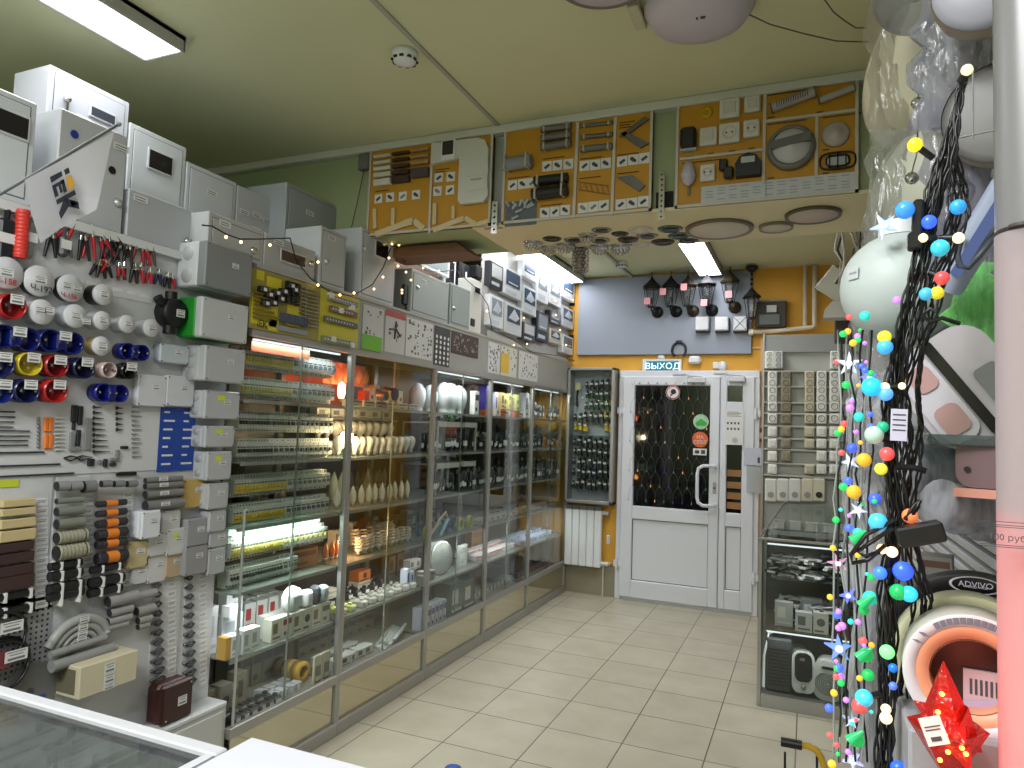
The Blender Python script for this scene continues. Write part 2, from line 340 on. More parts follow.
# three white lamp boxes
for i,(px,lab) in enumerate(((702.5,'white square wall lamp box nearest the middle of the grey board'),(722,'middle of three white square lamp boxes under the lanterns'),(740.5,'white square lamp box crossed by two dark strips'))):
    p=at(px,324,1,YD-.12); t=thing('square_wall_lamp',lab,'wall lamp',(p.x,YD-.042,p.z),0,'square lamps under the lanterns'); t.scale=(.88,.88,.88)
    part(B(-.075,-.03,-.08,.07,0,.07,b=.004),'base',DGREY,t); part(B(-.07,-.1,-.065,.06,-.03,.075,b=.008),'shade',mat((215,217,222),.4),t)
    if i==2:
        m=MB(); m.tube([(-.065,-.103,-.06),(.055,-.103,.07)],.003,4); m.tube([(-.065,-.103,.07),(.055,-.103,-.06)],.003,4); part(m,'cross_strip',DGREY,t)
    else: part(B(-.02,-.102,.05,.055,-.1,.068),'paper_tag',PAPER,t)
t=MB(); pts=[]
for i in range(17):
    a=math.radians(-55+290*i/16); pts.append((.062*math.cos(a),-.012,.072*math.sin(a)))
t.tube(pts,.012,8); t.box(-.028,-.026,.062,.028,-.002,.088,b=.004)
one(t,'horseshoe',mat((52,58,64),.4,.6),'dark iron horseshoe hung over the exit sign','horseshoe',(at(679,350,1,YD-.05).x,YD-.042,at(679,350,1,YD-.05).z))
t=thing('door_sensor','small white round sensor just below the grey board','sensor',(at(661.5,358,1,YD).x,YD-.0,at(661.5,358,1,YD).z)); part(MB().lathe([(0,-.03),(.03,-.026),(.04,0),(0,0)],(0,0,0),(0,1,0),14),'body',WHITE,t)
t=thing('emergency_lamp','white rounded box just below the grey board above the handle side','lamp',(at(694.5,359,1,YD-.03).x,YD-.0,at(694.5,359,1,YD-.03).z-.01)); part(B(-.05,-.07,-.035,.06,0,.035,b=.016),'body',WHITE,t)
t=thing('bell_box','pair of round white bell buttons above the narrow door leaf','bell',(at(719,366,1,YD).x,YD,at(719,366,1,YD).z)); part(MB().lathe([(0,-.03),(.03,-.03),(.045,-.01),(.045,0),(0,0)],(.03,0,0),(0,1,0),16),'round_button',WHITE,t); part(B(-.05,-.03,-.025,-.005,0,.035,b=.004),'square_button',WHITE,t)
# meter box and pipes on the yellow wall
t=thing('fuse_box','dark open electric meter box with paper label on the yellow wall','meter box',(-.31,YD,2.62)); part(B(-.14,-.08,-.11,.12,0,.12,b=.006),'body',mat((66,60,54),.5),t); part(B(-.1,-.1,-.09,.07,-.08,.0,b=.004),'meter_cover',mat((105,112,112),.3),t); part(B(-.04,-.1,.02,.04,-.08,.08),'paper_label',PAPER,t); part(B(-.14,-.09,.115,.12,-.03,.13),'rim',mat((150,140,120),.5),t)
pw=mat((232,224,206),.4)
m=MB(); m.tube([(-.50,-.06,2.47),(-.3,-.06,2.475),(.02,-.06,2.505),(.035,-.06,2.52),(.035,-.06,3.05)],.019,10); m.tube([(-.04,-.05,2.5),(-.04,-.05,3.05)],.018,10); m.cyl((-.50,-.06,2.47),(-.46,-.06,2.471),.03,n=12)
one(m,'heating_pipe',pw,'white painted heating pipes turning up the yellow wall beside the dark meter box','pipe',(0,YD,0))
m=MB(); m.box(-.40,-.02,.02,-.375,0,2.42); m.box(-.50,-.015,2.33,-.40,0,2.345); m.box(-.47,-.015,.05,-.46,-.0,.5); one(m,'cable_duct',mat((214,176,140),.5),'narrow beige cable duct running up beside the door frame','duct',(0,YD,0))
t=thing('fire_alarm_button','small dark red call point on the narrow duct beside the door','alarm',(-.388,YD-.02,1.565)); part(B(-.024,-.03,-.06,.028,0,.06,b=.003),'body',mat((120,28,30),.4),t); part(B(-.014,-.032,-.03,.016,-.03,.02),'face',mat((200,170,160),.5),t)
t=thing('hanging_calendar','light notice with a dark figure hanging under the red call point beside the door','notice',(-.44,YD-.1,1.37)); m=B(-.08,0,-.07,.09,.002,.08); m.box(.03,-.002,-.05,.05,0,.0,1); part(m,'sheet',[mat((190,192,205),.7,var=20,vs=60),INK],t)
t=thing('paper_sheet','faint transparent sleeve with papers on the door edge, below the light notice','notice',(-.42,YD-.1,1.18)); part(B(-.08,0,-.12,.05,.002,.11),'sleeve',clear(milk=.45),t)
# radiator
t=thing('radiator','white sectional radiator standing under the tall plug cabinet','radiator',(-1.948,YD-.06,.0))
for i in range(5):
    m=MB(); x=-.165+i*.0725; m.box(x-.034,-.05,.27,x+.034,.0,.80,0,b=.008); part(m,'section',WHITE,t)
m=MB(); m.cyl((-.2,-.02,.78),(.22,-.02,.78),.02); m.cyl((-.2,-.02,.31),(.23,-.02,.31),.02); m.tube([(.2,-.02,.31),(.235,-.02,.31),(.235,.05,.31)],.013); m.box(.215,-.05,.5,.245,-.02,.58,b=.004); m.cyl((.18,-.02,.31),(.18,-.02,0),.006); part(m,'pipe',OFFW,t)
m=MB()
for i in range(5):
    x=-.165+i*.0725
    for k in range(4): m.box(x-.03,-.048+k*.012,.80,x+.03,-.044+k*.012,.835)
m.box(-.2,-.05,.832,.17,.0,.84); part(m,'top_grille',mat((120,120,112),.5),t)
# ---- wall cabinet of plugs
cx0,cx1,cz0,cz1=-2.143,-1.68,.865,2.15; CY=YD-.16
t=thing('plug_cabinet','tall shallow glass-fronted wall cabinet full of hanging plugs beside the door','cabinet',(0,YD,0))
m=MB(); m.box(cx0,-.16,cz0,cx0+.025,0,cz1,b=.003); m.box(cx1-.03,-.16,cz0,cx1,0,cz1,b=.003); m.box(cx0,-.16,cz1-.025,cx1,0,cz1,b=.003); m.box(cx0,-.16,cz0,cx1,0,cz0+.03,b=.003); part(m,'frame',ALU,t)
part(B(cx0,-.012,cz0,cx1,-.002,cz1),'back_panel',mat((172,178,190),.5),t); part(B(cx0+.02,-.13,1.5,cx1-.02,-.01,1.506),'glass_shelf',clear((200,215,212),milk=.15),t)
part(B(cx0+.02,-.155,cz0+.02,cx1-.02,-.151,cz1-.02),'glass_pane',GLASS,t)
def plug(bm,sc=1):
    m=MB(); m.cyl((0,-.03,.0),(0,-.03,.03),.008,.012,8,0); m.cyl((0,-.03,-.035),(0,-.03,0),.02,.014,10,0); m.cyl((-.008,-.03,-.05),(-.008,-.03,-.035),.003,n=5,m=1); m.cyl((.008,-.03,-.05),(.008,-.03,-.035),.003,n=5,m=1); m.tube([(0,-.03,.03),(0,-.015,.045)],.002,3,1); m.box(-.009,-.054,-.0,.009,-.052,.012,2)
    return m
PLS=1.3
rows=[(2.0,3,(24,30,26),'black plug hanging in the top row of the plug cabinet'),(1.9,3,(22,52,28),'dark green plug hanging in the second row of the plug cabinet'),(1.80,2,(26,60,30),'green and black coupler in the third row of the plug cabinet'),(1.68,0,(30,34,38),'black socket coupler with white tag in the fourth row of the plug cabinet'),(1.6,9,(205,172,30),'yellow plug just above the glass shelf of the plug cabinet'),(1.44,0,(30,30,34),'black plug in the row right under the cabinet glass shelf'),(1.35,0,(26,26,30),'black plug in the sixth row of the plug cabinet'),(1.25,0,(38,36,38),'charcoal plug in the seventh row of the plug cabinet'),(1.15,0,(24,26,36),'blue-black plug in the eighth row of the plug cabinet'),(1.04,0,(40,38,34),'dark plug in the row nearest the cabinet floor')]
for z,sk,c,lab in rows:
    base=None
    for i in range(8):
        if sk==3 and i<2 or sk==2 and i in(0,1) or sk==9 and i not in (0,1,2,6,7) : continue
        x=cx0+.055+i*.053
        loc=(x+random.uniform(-.006,.006),YD-.012,z+random.uniform(-.012,.012))
        if base is None: base=one(plug(c),'power_plug',[mat(c,.5),CHROME,PAPER],lab,'plug',loc,group='plugs hanging in the cabinet beside the door: '+str(z))
        else: base_=dup(base,loc,scale=random.uniform(1.35,1.6))
t=MB(); t.tube([(0,-.03,.06),(-.01,-.03,-.02),(-.005,-.03,-.12)],.012,6); t.box(-.02,-.05,.04,.03,-.045,.11,1); one(t,'brown_coupler',[mat((70,42,40),.5),mat((205,205,150),.6)],'brown corded coupler with a yellow tag at the top corner of the plug cabinet','plug',(cx0+.07,YD-.012,1.9))
m=MB(); m.prism([(-.03,.1),(.0,.12),(.03,.1),(.04,-.1),(.015,-.1),(0,.04),(-.015,-.1),(-.04,-.1)],-.04,-.01); one(m,'yellow_cable_clamp',mat((214,190,60),.4),'long yellow forked holder in the plug cabinet','clamp',(cx1-.09,YD-.012,1.76))
# ================================================================ ceiling: lamps, detectors, header boards
def panel_light(x0,x1,y0,y1,lab,E):
    t=thing('ceiling_light',lab,'ceiling light',((x0+x1)/2,(y0+y1)/2,ZC),0,'flat ceiling light boxes')
    w,l=(x1-x0)/2,(y1-y0)/2
    m=MB(); m.box(-w,-l,-.065,-w+.012,l,0,b=.003); m.box(w-.012,-l,-.065,w,l,0,b=.003); m.box(-w,-l,-.065,w,-l+.012,0,b=.003); m.box(-w,l-.012,-.065,w,l,0,b=.003); m.box(-w,-l,-.02,w,l,0)
    part(m,'housing',mat((176,176,172),.5),t); part(B(-w+.012,-l+.012,-.06,w-.012,l-.012,-.05),'diffuser',emit((250,250,255),E),t)
panel_light(-2.49,-2.27,.71,1.935,'long white ceiling light over the metal enclosures, cut by the frame edge',6)
panel_light(-.935,-.725,3.75,4.95,'added ceiling light above the header tray, hidden behind the header',9)  # this and the next are unseen lights added to brighten the rear
panel_light(-2.22,-2.02,3.75,4.95,'second added ceiling light hidden behind the header, over the showcases',9)
panel_light(-2.22,-2.02,5.22,6.46,'glaring ceiling light partly hidden by the header, next to the boxed floodlights',9)
panel_light(-.935,-.725,5.22,6.44,'glowing ceiling light over the door, in front of the wall lanterns',8)
def area(loc,sx,sy,e,rot=(0,0,0),c=(1,1,1)):
    d=bpy.data.lights.new('room_or_fill_light','AREA'); d.shape='RECTANGLE'; d.size=sx; d.size_y=sy; d.energy=e; d.color=c
    o=bpy.data.objects.new('room_or_fill_light',d); COL.objects.link(o); o.location=loc; o.rotation_euler=rot
# unseen ceiling lights assumed in the shop half behind the camera
panel_light(-1.5,-.9,-1.35,-.15,'wide unseen ceiling light over the shop floor behind the counter',3); panel_light(-.62,-.38,-.9,.3,'narrow unseen ceiling light over the counter',4)
area((-1.2,-.75,2.975),.58,1.15,85,c=(.97,.98,1)); area((-.5,-.3,2.975),.22,1.15,30,c=(.97,.98,1)); area((-2.38,1.3,2.96),.18,1.1,5); area((-.83,4.35,2.975),.18,1.1,14); area((-2.1,4.35,2.975),.16,1.1,7); area((-.83,5.8,2.975),.18,1.1,6); area((-2.1,5.8,2.975),.16,1.1,6)  # the pair just behind the header is added fill
def detector(x,y,lab):
    t=thing('smoke_detector',lab,'smoke detector',(x,y,ZC),0); part(MB().lathe([(0,-.05),(.025,-.05),(.045,-.042),(.052,-.02),(.052,0),(0,0)],n=24),'body',WHITE,t)
    m=MB()
    for k in range(10):
        a=k*math.pi/5; m.box(.044*math.cos(a)-.008,.044*math.sin(a)-.008,-.041,.044*math.cos(a)+.008,.044*math.sin(a)+.008,-.033)
    part(m,'vent',BLACK,t)
p=at(405,52,2,ZC); detector(p.x,p.y,'round smoke detector on the ceiling beside the long seam')
p=at(622,262,2,ZC); detector(p.x,p.y,'round smoke detector on the ceiling beyond the header')
t=thing('round_ceiling_lamp','round flat white ceiling lamp with dark edge, cut by the top of the photo','ceiling lamp',(-.62,2.09,ZC)); part(MB().lathe([(0,-.05),(.135,-.05),(.145,-.04),(0,-.04)],n=40),'diffuser',mat((205,196,205),.5),t); part(MB().lathe([(.13,-.04),(.16,-.045),(.165,-.03),(.155,0),(.0,0)],n=40),'rim',mat((140,132,128),.3),t)
t=thing('round_ceiling_lamp','large domed white ceiling lamp with two small marks, hung on the ceiling','ceiling lamp',(-.36,2.37,ZC)); part(MB().lathe([(0,-.10),(.09,-.095),(.16,-.07),(.185,-.03),(.18,0),(0,0)],n=40),'shade',mat((200,192,204),.45),t)
m=MB(); m.box(.0,-.06,-.101,.006,-.05,-.098); m.box(.015,-.06,-.101,.03,-.05,-.098); part(m,'mark',INK,t)
m=MB(); m.box(-.02,-.1,-.035,.02,.05,0,b=.004); one(m,'ceiling_clip',mat((196,192,160),.5),'cream box between the two round ceiling lamps','clip',(-.57,2.38,ZC))
for k,(a,b,lab) in enumerate((((735,8),(868,42),'thin grey wire running over the ceiling from the domed lamp'),((822,-4),(866,28),'second thin grey wire hanging from the ceiling by the wrapped lamps'))):
    A=at(a[0],a[1],2,3.03); C_=at(b[0],b[1],2,3.03); mid=(A+C_)/2; mid.z-=.03
    one(MB().tube([A,(A+mid)/2-Vector((0,0,.012)),mid,(C_+mid)/2-Vector((0,0,.012)),C_],.0025,4),'ceiling_wire',mat((110,108,90),.6),lab,'wire')
# ---- three product boards on the header (x right, z up, y back to the wall at 3.11)
OR=mat((192,138,22),.5,var=6,vs=5); FRM=mat((196,190,178),.5)
def board(x0,x1,lab):
    t=thing('product_board',lab,'display board',(0,3.095,0),0,'orange product boards on the header'); part(B(x0,-.02,2.55,x1,-.004,3.03),'panel',OR,t)
    m=MB()
    for a in (x0,x1-.012): m.box(a,-.028,2.55,a+.012,-.004,3.03)
    m.box(x0,-.028,2.55,x1,-.004,2.562); m.box(x0,-.028,3.02,x1,-.004,3.03,1); part(m,'frame',[FRM,mat((60,50,42),.5)],t); return t
def bp(px,py): p=at(px,py,1,3.07); return p.x,p.z
def card(t,px,py,w=.048,h=.048,k=0):
    x,z=bp(px,py); m=B(x-w/2,-.024,z-h/2,x+w/2,-.0205,z+h/2)
    m.prism([(x-w*.32,z-h*.1),(x+w*.2,z+h*.25),(x+w*.34,z+h*.05),(x-w*.15,z-h*.3)] if k%2 else [(x-w*.3,z+h*.2),(x-w*.1,z+h*.3),(x+w*.3,z-h*.05),(x+w*.25,z-h*.28),(x,z-.01),(x-w*.3,z)],-.026,-.024,1)
    part(m,'picture_card',[PAPER,INK if k%3 else GREYT],t)
def strip(t,a,b,w,m_,nm='divider',y0=-.03,y1=-.02):
    (x0,z0),(x1,z1)=bp(*a),bp(*b); dx,dz=x1-x0,z1-z0; l=math.hypot(dx,dz); nx_,nz_=-dz/l*w/2,dx/l*w/2
    part(MB().prism([(x0+nx_,z0+nz_),(x1+nx_,z1+nz_),(x1-nx_,z1-nz_),(x0-nx_,z0-nz_)],y0,y1),nm,m_,t)
def words(t,a,b,n=2,nm='caption'):
    x0,z0=bp(*a); x1,z1=bp(*b); m=MB()
    for i in range(n): m.box(x0,-.0215,z0-.012*i-.005,x0+(x1-x0)*(1,.7,.85)[i%3],-.02,z0-.012*i)
    part(m,nm,mat((84,52,24),.7),t)
t=board(-2.185,-1.455,'header board with cable trunking corners, beside the grey alarm box')
cf=lambda x,y:(340+x/5.12,100+y/5.12)
for i,(y) in enumerate((290,322,354,386,424)):
    hh=(.014,.016,.02,.024,.036)[i]
    for j,(x,c) in enumerate(((222,(216,210,196)),(316,(58,40,36)),(414,(176,140,96) if i<3 else (74,66,66)))):
        if j==2 and i==4: continue
        X,Z=bp(*cf(x,y-(x-222)*.16)); w=.105
        h2=hh if not(j==2 and i==3) else .05
        Z-= .0 if not(j==2 and i==3) else .02
        part(B(X-w/2,-.045,Z-h2/2,X+w/2,-.02,Z+h2/2,b=.003),'trunking_sample',mat(c,.5),t)
strip(t,cf(475,215),cf(458,682),.012,FRM)
for (x,y,k) in ((195,505,1),(255,497,2),(320,492,3),(388,485,4),(505,397,1),(566,392,2),(628,383,3),(498,466,0),(562,460,1),(626,455,2)): card(t,*cf(x,y),k=k)
wt=mat((206,206,200),.4)
x0,z0=bp(*cf(480,230)); x1,z1=bp(*cf(770,200)); x2,z2=bp(*cf(765,525))
poly=[(x0,z0),(x1-.06,z1+.005),(x1-.02,z1-.01),(x1,z1-.05),(x2,z2+.03),(x2-.02,z2),(x2-.15,z2),(x2-.165,z2+.02),(x2-.165,bp(*cf(665,320))[1]+.02),(x0,bp(*cf(478,335))[1])]
part(MB().prism(poly,-.05,-.02),'white_trunking_corner',wt,t)
X,Z=bp(*cf(568,262)); part(B(X-.04,-.058,Z-.055,X+.04,-.05,Z+.05,b=.004),'socket_frame',WHITE,t); part(B(X-.03,-.062,Z-.03,X+.03,-.058,Z+.04),'socket_insert',mat((50,44,44),.5),t)
X,Z=bp(*cf(710,440)); m=B(X-.06,-.056,Z-.03,X+.06,-.05,Z+.045,b=.003); m.box(X-.03,-.058,Z+.02,X+.03,-.056,Z+.026,1); part(m,'cover_joint',[wt,CHROME],t)
for a,b,w in (((180,560),(182,660),.02),((276,555),(274,640),.02),((185,690),(330,635),.03),((330,635),(380,620),.035),((380,620),(430,660),.03),((488,530),(486,640),.02),((583,545),(582,610),.016),((480,668),(640,605),.025),((640,605),(700,640),.025),((700,640),(770,618),.02)):
    strip(t,cf(*a),cf(*b),w,mat((208,190,150),.5),'profile_sample',-.034,-.02)
words(t,cf(180,465),cf(250,455),1); words(t,cf(485,355),cf(560,340),2)
t=board(-1.395,-.66,'header board with pipe fittings and cable trays, middle of the three orange boards')
cg=lambda x,y:(500+x/5.12,90+y/5.12)
GM=mat((112,108,104),.4,.2)
def tubeS(a,b,r,m_,nm='tube_sample',clips=True):
    (xa,za),(xb,zb)=bp(*a),bp(*b); part(MB().cyl((xa,-.02-r,za),(xb,-.02-r,zb),r,n=12),nm,m_,t)
    if clips:
        c=MB()
        for u in (.12,.88): X=xa+(xb-xa)*u; Z=za+(zb-za)*u; c.box(X-.005,-.02-r*2.1,Z-r*1.05,X+.005,-.02,Z+r*1.05,b=.002)
        part(c,'clip',mat((176,170,160),.4),t)
for (y,r) in ((200,.016),(245,.017),(290,.018)): tubeS(cg(215,y+8),cg(368,y-12),r,GM)
for (y,r) in ((178,.009),(238,.011),(300,.015)): tubeS(cg(415,y+8),cg(578,y-10),r,GM)
tubeS(cg(30,392),cg(172,372),.033,mat((130,136,142),.4)); tubeS(cg(185,475),cg(352,456),.024,BLACK); tubeS(cg(175,545),cg(352,520),.028,BLACK)
for a,b in (((400,160),(378,655)),((592,140),(573,640))): strip(t,cg(*a),cg(*b),.014,FRM)
for (x,y,k) in ((240,390,1),(293,384,2),(349,378,0),(63,487,1),(115,480,2),(163,474,3),(432,387,1),(486,382,2),(541,374,4),(625,365,1),(682,356,2),(738,348,5),(228,628,2),(280,622,1),(333,614,2),(424,603,0),(477,597,3),(530,590,1),(618,585,1),(674,578,2),(732,570,1)): card(t,*cg(x,y),k=k)
x0,z0=bp(*cg(28,567)); x1,z1=bp(*cg(185,690)); m=B(x0,-.022,z1+.004,x1,-.0195,z0-.008); part(m,'fittings_picture',mat((88,96,104),.6,var=20,vs=40),t)
f=MB()
for k in range(11):
    X=x0+.02+random.random()*(x1-x0-.06); Z=z1+.03+random.random()*(z0-z1-.06); a=random.random()*3; f.cyl((X,-.026,Z),(X+.04*math.cos(a),-.026,Z+.03*math.sin(a)),.007,n=8)
part(f,'fitting',mat((168,176,178),.4),t)
for a,b,c,d in (((615,225),(640,215),(765,275),(720,300)),((610,240),(740,140),(765,150),(640,240)),((600,448),(680,438),(745,490),(715,520))):
    part(MB().prism([bp(*cg(*q)) for q in (a,b,c,d)],-.035,-.02),'tray_sample',mat((108,108,110),.35,.5),t)
lz=MB()
for a,b in (((400,470),(555,490)),((405,510),(560,535))): (xa,za),(xb,zb)=bp(*cg(*a)),bp(*cg(*b)); lz.tube([(xa,-.024,za),(xb,-.024,zb)],.003,4)
for k in range(6):
    (xa,za),(xb,zb)=bp(*cg(405+28*k,473+4*k)),bp(*cg(418+28*k,512+4*k)); lz.tube([(xa,-.024,za),(xb,-.024,zb)],.003,4)
part(lz,'ladder_sample',mat((176,128,72),.4),t)
for a in ((220,350),(40,450),(410,350),(600,330),(405,450),(600,425),(205,590)): words(t,cg(*a),cg(a[0]+110,a[1]-12),1)
words(t,cg(610,165),cg(690,150),3)
t=board(-.555,.175,'header board with sockets, switches and lamps above a white price table, nearest the wrapped lamps')
ch=lambda x,y:(670+x/5.12,70+y/5.12)
for a,b in (((487,120),(478,580)),((52,458),(478,408)),((490,265),(955,205)),((752,240),(748,555))): strip(t,ch(*a),ch(*b),.012,FRM)
def plate(x,y,w,h,c,kind):
    X,Z=bp(*ch(x,y)); part(B(X-w/2,-.045,Z-h/2,X+w/2,-.02,Z+h/2,b=.005),'wall_plate',mat(c,.35),t)
    m=MB()
    if kind=='sw': m.box(X-w*.3,-.049,Z-h*.3,X+w*.3,-.045,Z+h*.3,b=.003)
    else: m.lathe([(w*.34,-.0),(w*.3,-.004),(w*.26,0),(w*.2,.004)],(X,-.046,Z),(0,1,0),18); m.cyl((X-.012,-.047,Z),(X-.012,-.044,Z),.004,n=6,m=1); m.cyl((X+.012,-.047,Z),(X+.012,-.044,Z),.004,n=6,m=1)
    part(m,'rocker' if kind=='sw' else 'socket_face',[mat(tuple(v-12 for v in c),.35),BLACK],t)
W1=(212,208,200)
plate(307,202,.085,.085,W1,'sw'); plate(423,180,.065,.07,W1,'sw'); plate(198,345,.075,.08,W1,'sw'); plate(306,328,.088,.088,W1,'so'); plate(418,305,.065,.075,W1,'so'); plate(195,530,.062,.072,W1,'so')
X,Z=bp(*ch(98,358)); part(B(X-.033,-.07,Z-.045,X+.033,-.02,Z+.045,b=.01),'black_socket',BLACK,t); part(B(X-.035,-.05,Z-.055,X+.035,-.02,Z-.045,b=.002),'lower_lip',LGREY,t)
m=MB(); X,Z=bp(*ch(278,520)); m.box(X-.02,-.05,Z-.0,X+.015,-.02,Z+.05,b=.006); m.box(X,-.06,Z-.04,X+.04,-.03,Z+.01,b=.006); part(m,'motion_sensor',BLACK,t)
m=MB(); X,Z=bp(*ch(402,498)); m.prism([(X-.05,Z-.045),(X+.05,Z-.045),(X+.052,Z+.01),(X+.035,Z+.04),(X,Z+.052),(X-.035,Z+.04),(X-.052,Z+.01)],-.06,-.02); m.box(X-.028,-.064,Z+.008,X+.028,-.06,Z+.035,1,b=.003); part(m,'black_plug_box',[BLACK,LGREY],t)
X,Z=bp(*ch(98,545)); part(MB().lathe([(0,-.05),(.025,-.035),(.032,0),(.02,.05),(0,.055)],(X,-.045,Z),(0,0,1),12),'night_light',mat((186,180,196),.4),t); part(MB().cyl((X,-.03,Z-.085),(X,-.03,Z-.05),.006,n=8),'plug_pin',GREYT,t)
X,Z=bp(*ch(185,218)); part(MB().lathe([(.02,-.004),(.028,0),(.02,.003),(.014,0)],(X,-.024,Z),(0,1,0),14),'ring',YEL,t)
X,Z=bp(*ch(620,402)); part(MB().lathe([(0,0),(.092,0),(.096,-.02),(.088,-.035),(.075,-.038),(.075,-.03)],(X,-.02,Z),(0,1,0),36),'bulkhead_lamp_ring',mat((110,108,104),.4),t)
part(MB().lathe([(0,-.055),(.045,-.05),(.076,-.03)],(X,-.02,Z),(0,1,0),36),'bulkhead_lamp_glass',mat((186,184,186),.3),t)
m=MB(); m.prism([(X-.078,Z+.02),(X+.078,Z+.045),(X+.074,Z+.008),(X-.074,Z-.012)],-.08,-.06); part(m,'bulkhead_lamp_visor',mat((100,98,96),.4),t)
X,Z=bp(*ch(848,328)); part(MB().lathe([(0,-.04),(.02,-.036),(.03,-.02),(.038,-.02),(.05,-.012),(.055,0),(0,0)],(X,-.02,Z),(0,1,0),28),'round_lamp',mat((176,166,160),.35),t)
X,Z=bp(*ch(858,466)); m=MB()
for s_ in (1,.65):
    pts=[]
    for k in range(21):
        a=2*math.pi*k/20; pts.append((X+.066*s_*math.copysign(abs(math.cos(a))**.6,math.cos(a)),-.03,Z+.035*s_*math.copysign(abs(math.sin(a))**.6,math.sin(a))))
    m.tube(pts,.004,5)
for q in (-.03,0,.03): m.tube([(X+q,-.036,Z-.034),(X+q,-.036,Z+.034)],.003,4)
part(m,'cage_lamp',BLACK,t); part(B(X-.045,-.028,Z-.02,X+.045,-.02,Z+.02,b=.006),'cage_lamp_glass',LGREY,t)
for a,b,r in (((515,205),(745,118),.02),((760,168),(945,95),.013)):
    (xa,za),(xb,zb)=bp(*ch(*a)),bp(*ch(*b)); part(MB().cyl((xa,-.04,za),(xb,-.04,zb),r,n=12),'tube_lamp',mat((176,168,168),.35),t)
    m=MB()
    for u in (.0,1): m.cyl((xa+(xb-xa)*(u*.97),-.04,za+(zb-za)*u*.97),(xa+(xb-xa)*(u*.97+.03),-.04,za+(zb-za)*(u*.97+.03)),r*1.15,n=12)
    for k in range(14):
        if r>.015: u=.15+k*.052; X=xa+(xb-xa)*u; Z=za+(zb-za)*u; m.box(X-.002,-.0605,Z-.012,X+.002,-.058,Z+.012)
    part(m,'end_cap',mat((90,84,88),.5),t)
x0,_=bp(*ch(160,620)); x1,_=bp(*ch(960,560)); m=B(x0,-.026,2.562,x1,-.0195,2.635)
for r_ in range(5):
    for c_ in range(12): 
        if (r_*7+c_*5)%4: X=x0+.02+c_*(x1-x0-.03)/12; m.box(X,-.0275,2.572+r_*.0125,X+.03,-.026,2.575+r_*.0125,1)
m.box(x0+.265,-.0275,2.562,x0+.268,-.026,2.635,1); part(m,'price_table',[mat((196,198,200),.7),mat((150,152,160),.7)],t)
for a in ((70,180),(500,125),(500,275),(780,240),(62,475)): words(t,ch(*a),ch(a[0]+200,a[1]-15),1)
for a in ((85,440),(190,425),(300,412),(400,398),(160,600),(250,592),(350,580),(500,550),(780,405),(780,525),(500,240),(750,212)): words(t,ch(*a),ch(a[0]+35,a[1]-3),1)
# grey strip, strap, hole
t=MB(); t.box(-.645,3.098,2.562,-.57,3.108,2.64); one(t,'dark_opening',mat((26,26,26),.8),'dark opening in the header between the second and third orange boards','opening')
t=MB(); t.box(-.625,3.06,2.50,-.600,3.064,2.72,0)
for k in range(9): t.cyl((-.6125,3.0585,2.515+k*.024),(-.6125,3.06,2.515+k*.024),.005,n=6,m=1)
one(t,'mounting_strap',[CHROME,BLACK],'perforated metal strap hanging in front of the dark opening','strap')
t=MB(); t.box(-1.44,3.05,2.50,-1.41,3.054,2.66); 
for k in range(5): t.cyl((-1.425,3.0485,2.52+k*.03),(-1.425,3.05,2.52+k*.03),.006,n=6,m=1)
one(t,'mounting_strap',[CHROME,BLACK],'short metal strap below the gap of the first two orange boards','strap')
t=thing('alarm_box','small grey alarm box with a thin cable on the green wall beside the trunking board','alarm box',(at(363,165,1,3.07).x,3.11,at(363,161,1,3.07).z)); part(B(-.03,-.045,-.045,.035,0,.04,b=.005),'body',mat((112,112,112),.5),t); part(B(-.038,-.03,-.04,-.03,0,.03),'side_strip',DGREY,t); part(MB().tube([(0,-.03,-.045),(-.02,-.04,-.2),(-.06,-.05,-.42)],.0025,4),'cable',DGREY,t)
t=MB(); t.box(-2.95,3.07,2.575,-2.19,3.11,2.60); t.box(-2.95,3.09,2.55,-2.19,3.11,2.575,1); one(t,'cable_channel',[mat((110,116,120),.5),BLACK],'blue-grey cable channel along the foot of the green header wall','duct')
# brown plank under the header, end of the tray
a=at(405,252,1,3.5); b_=at(464,262,1,3.5)
t=MB(); t.prism([(-2.2,2.545),(-1.76,2.545),(-1.69,2.49),(-2.2,2.49)],3.3,3.5); one(t,'wooden_beam',mat((120,84,62),.6,var=10,vs=8),'brown wooden beam end below the header, where the cream ceiling tray stops','beam')
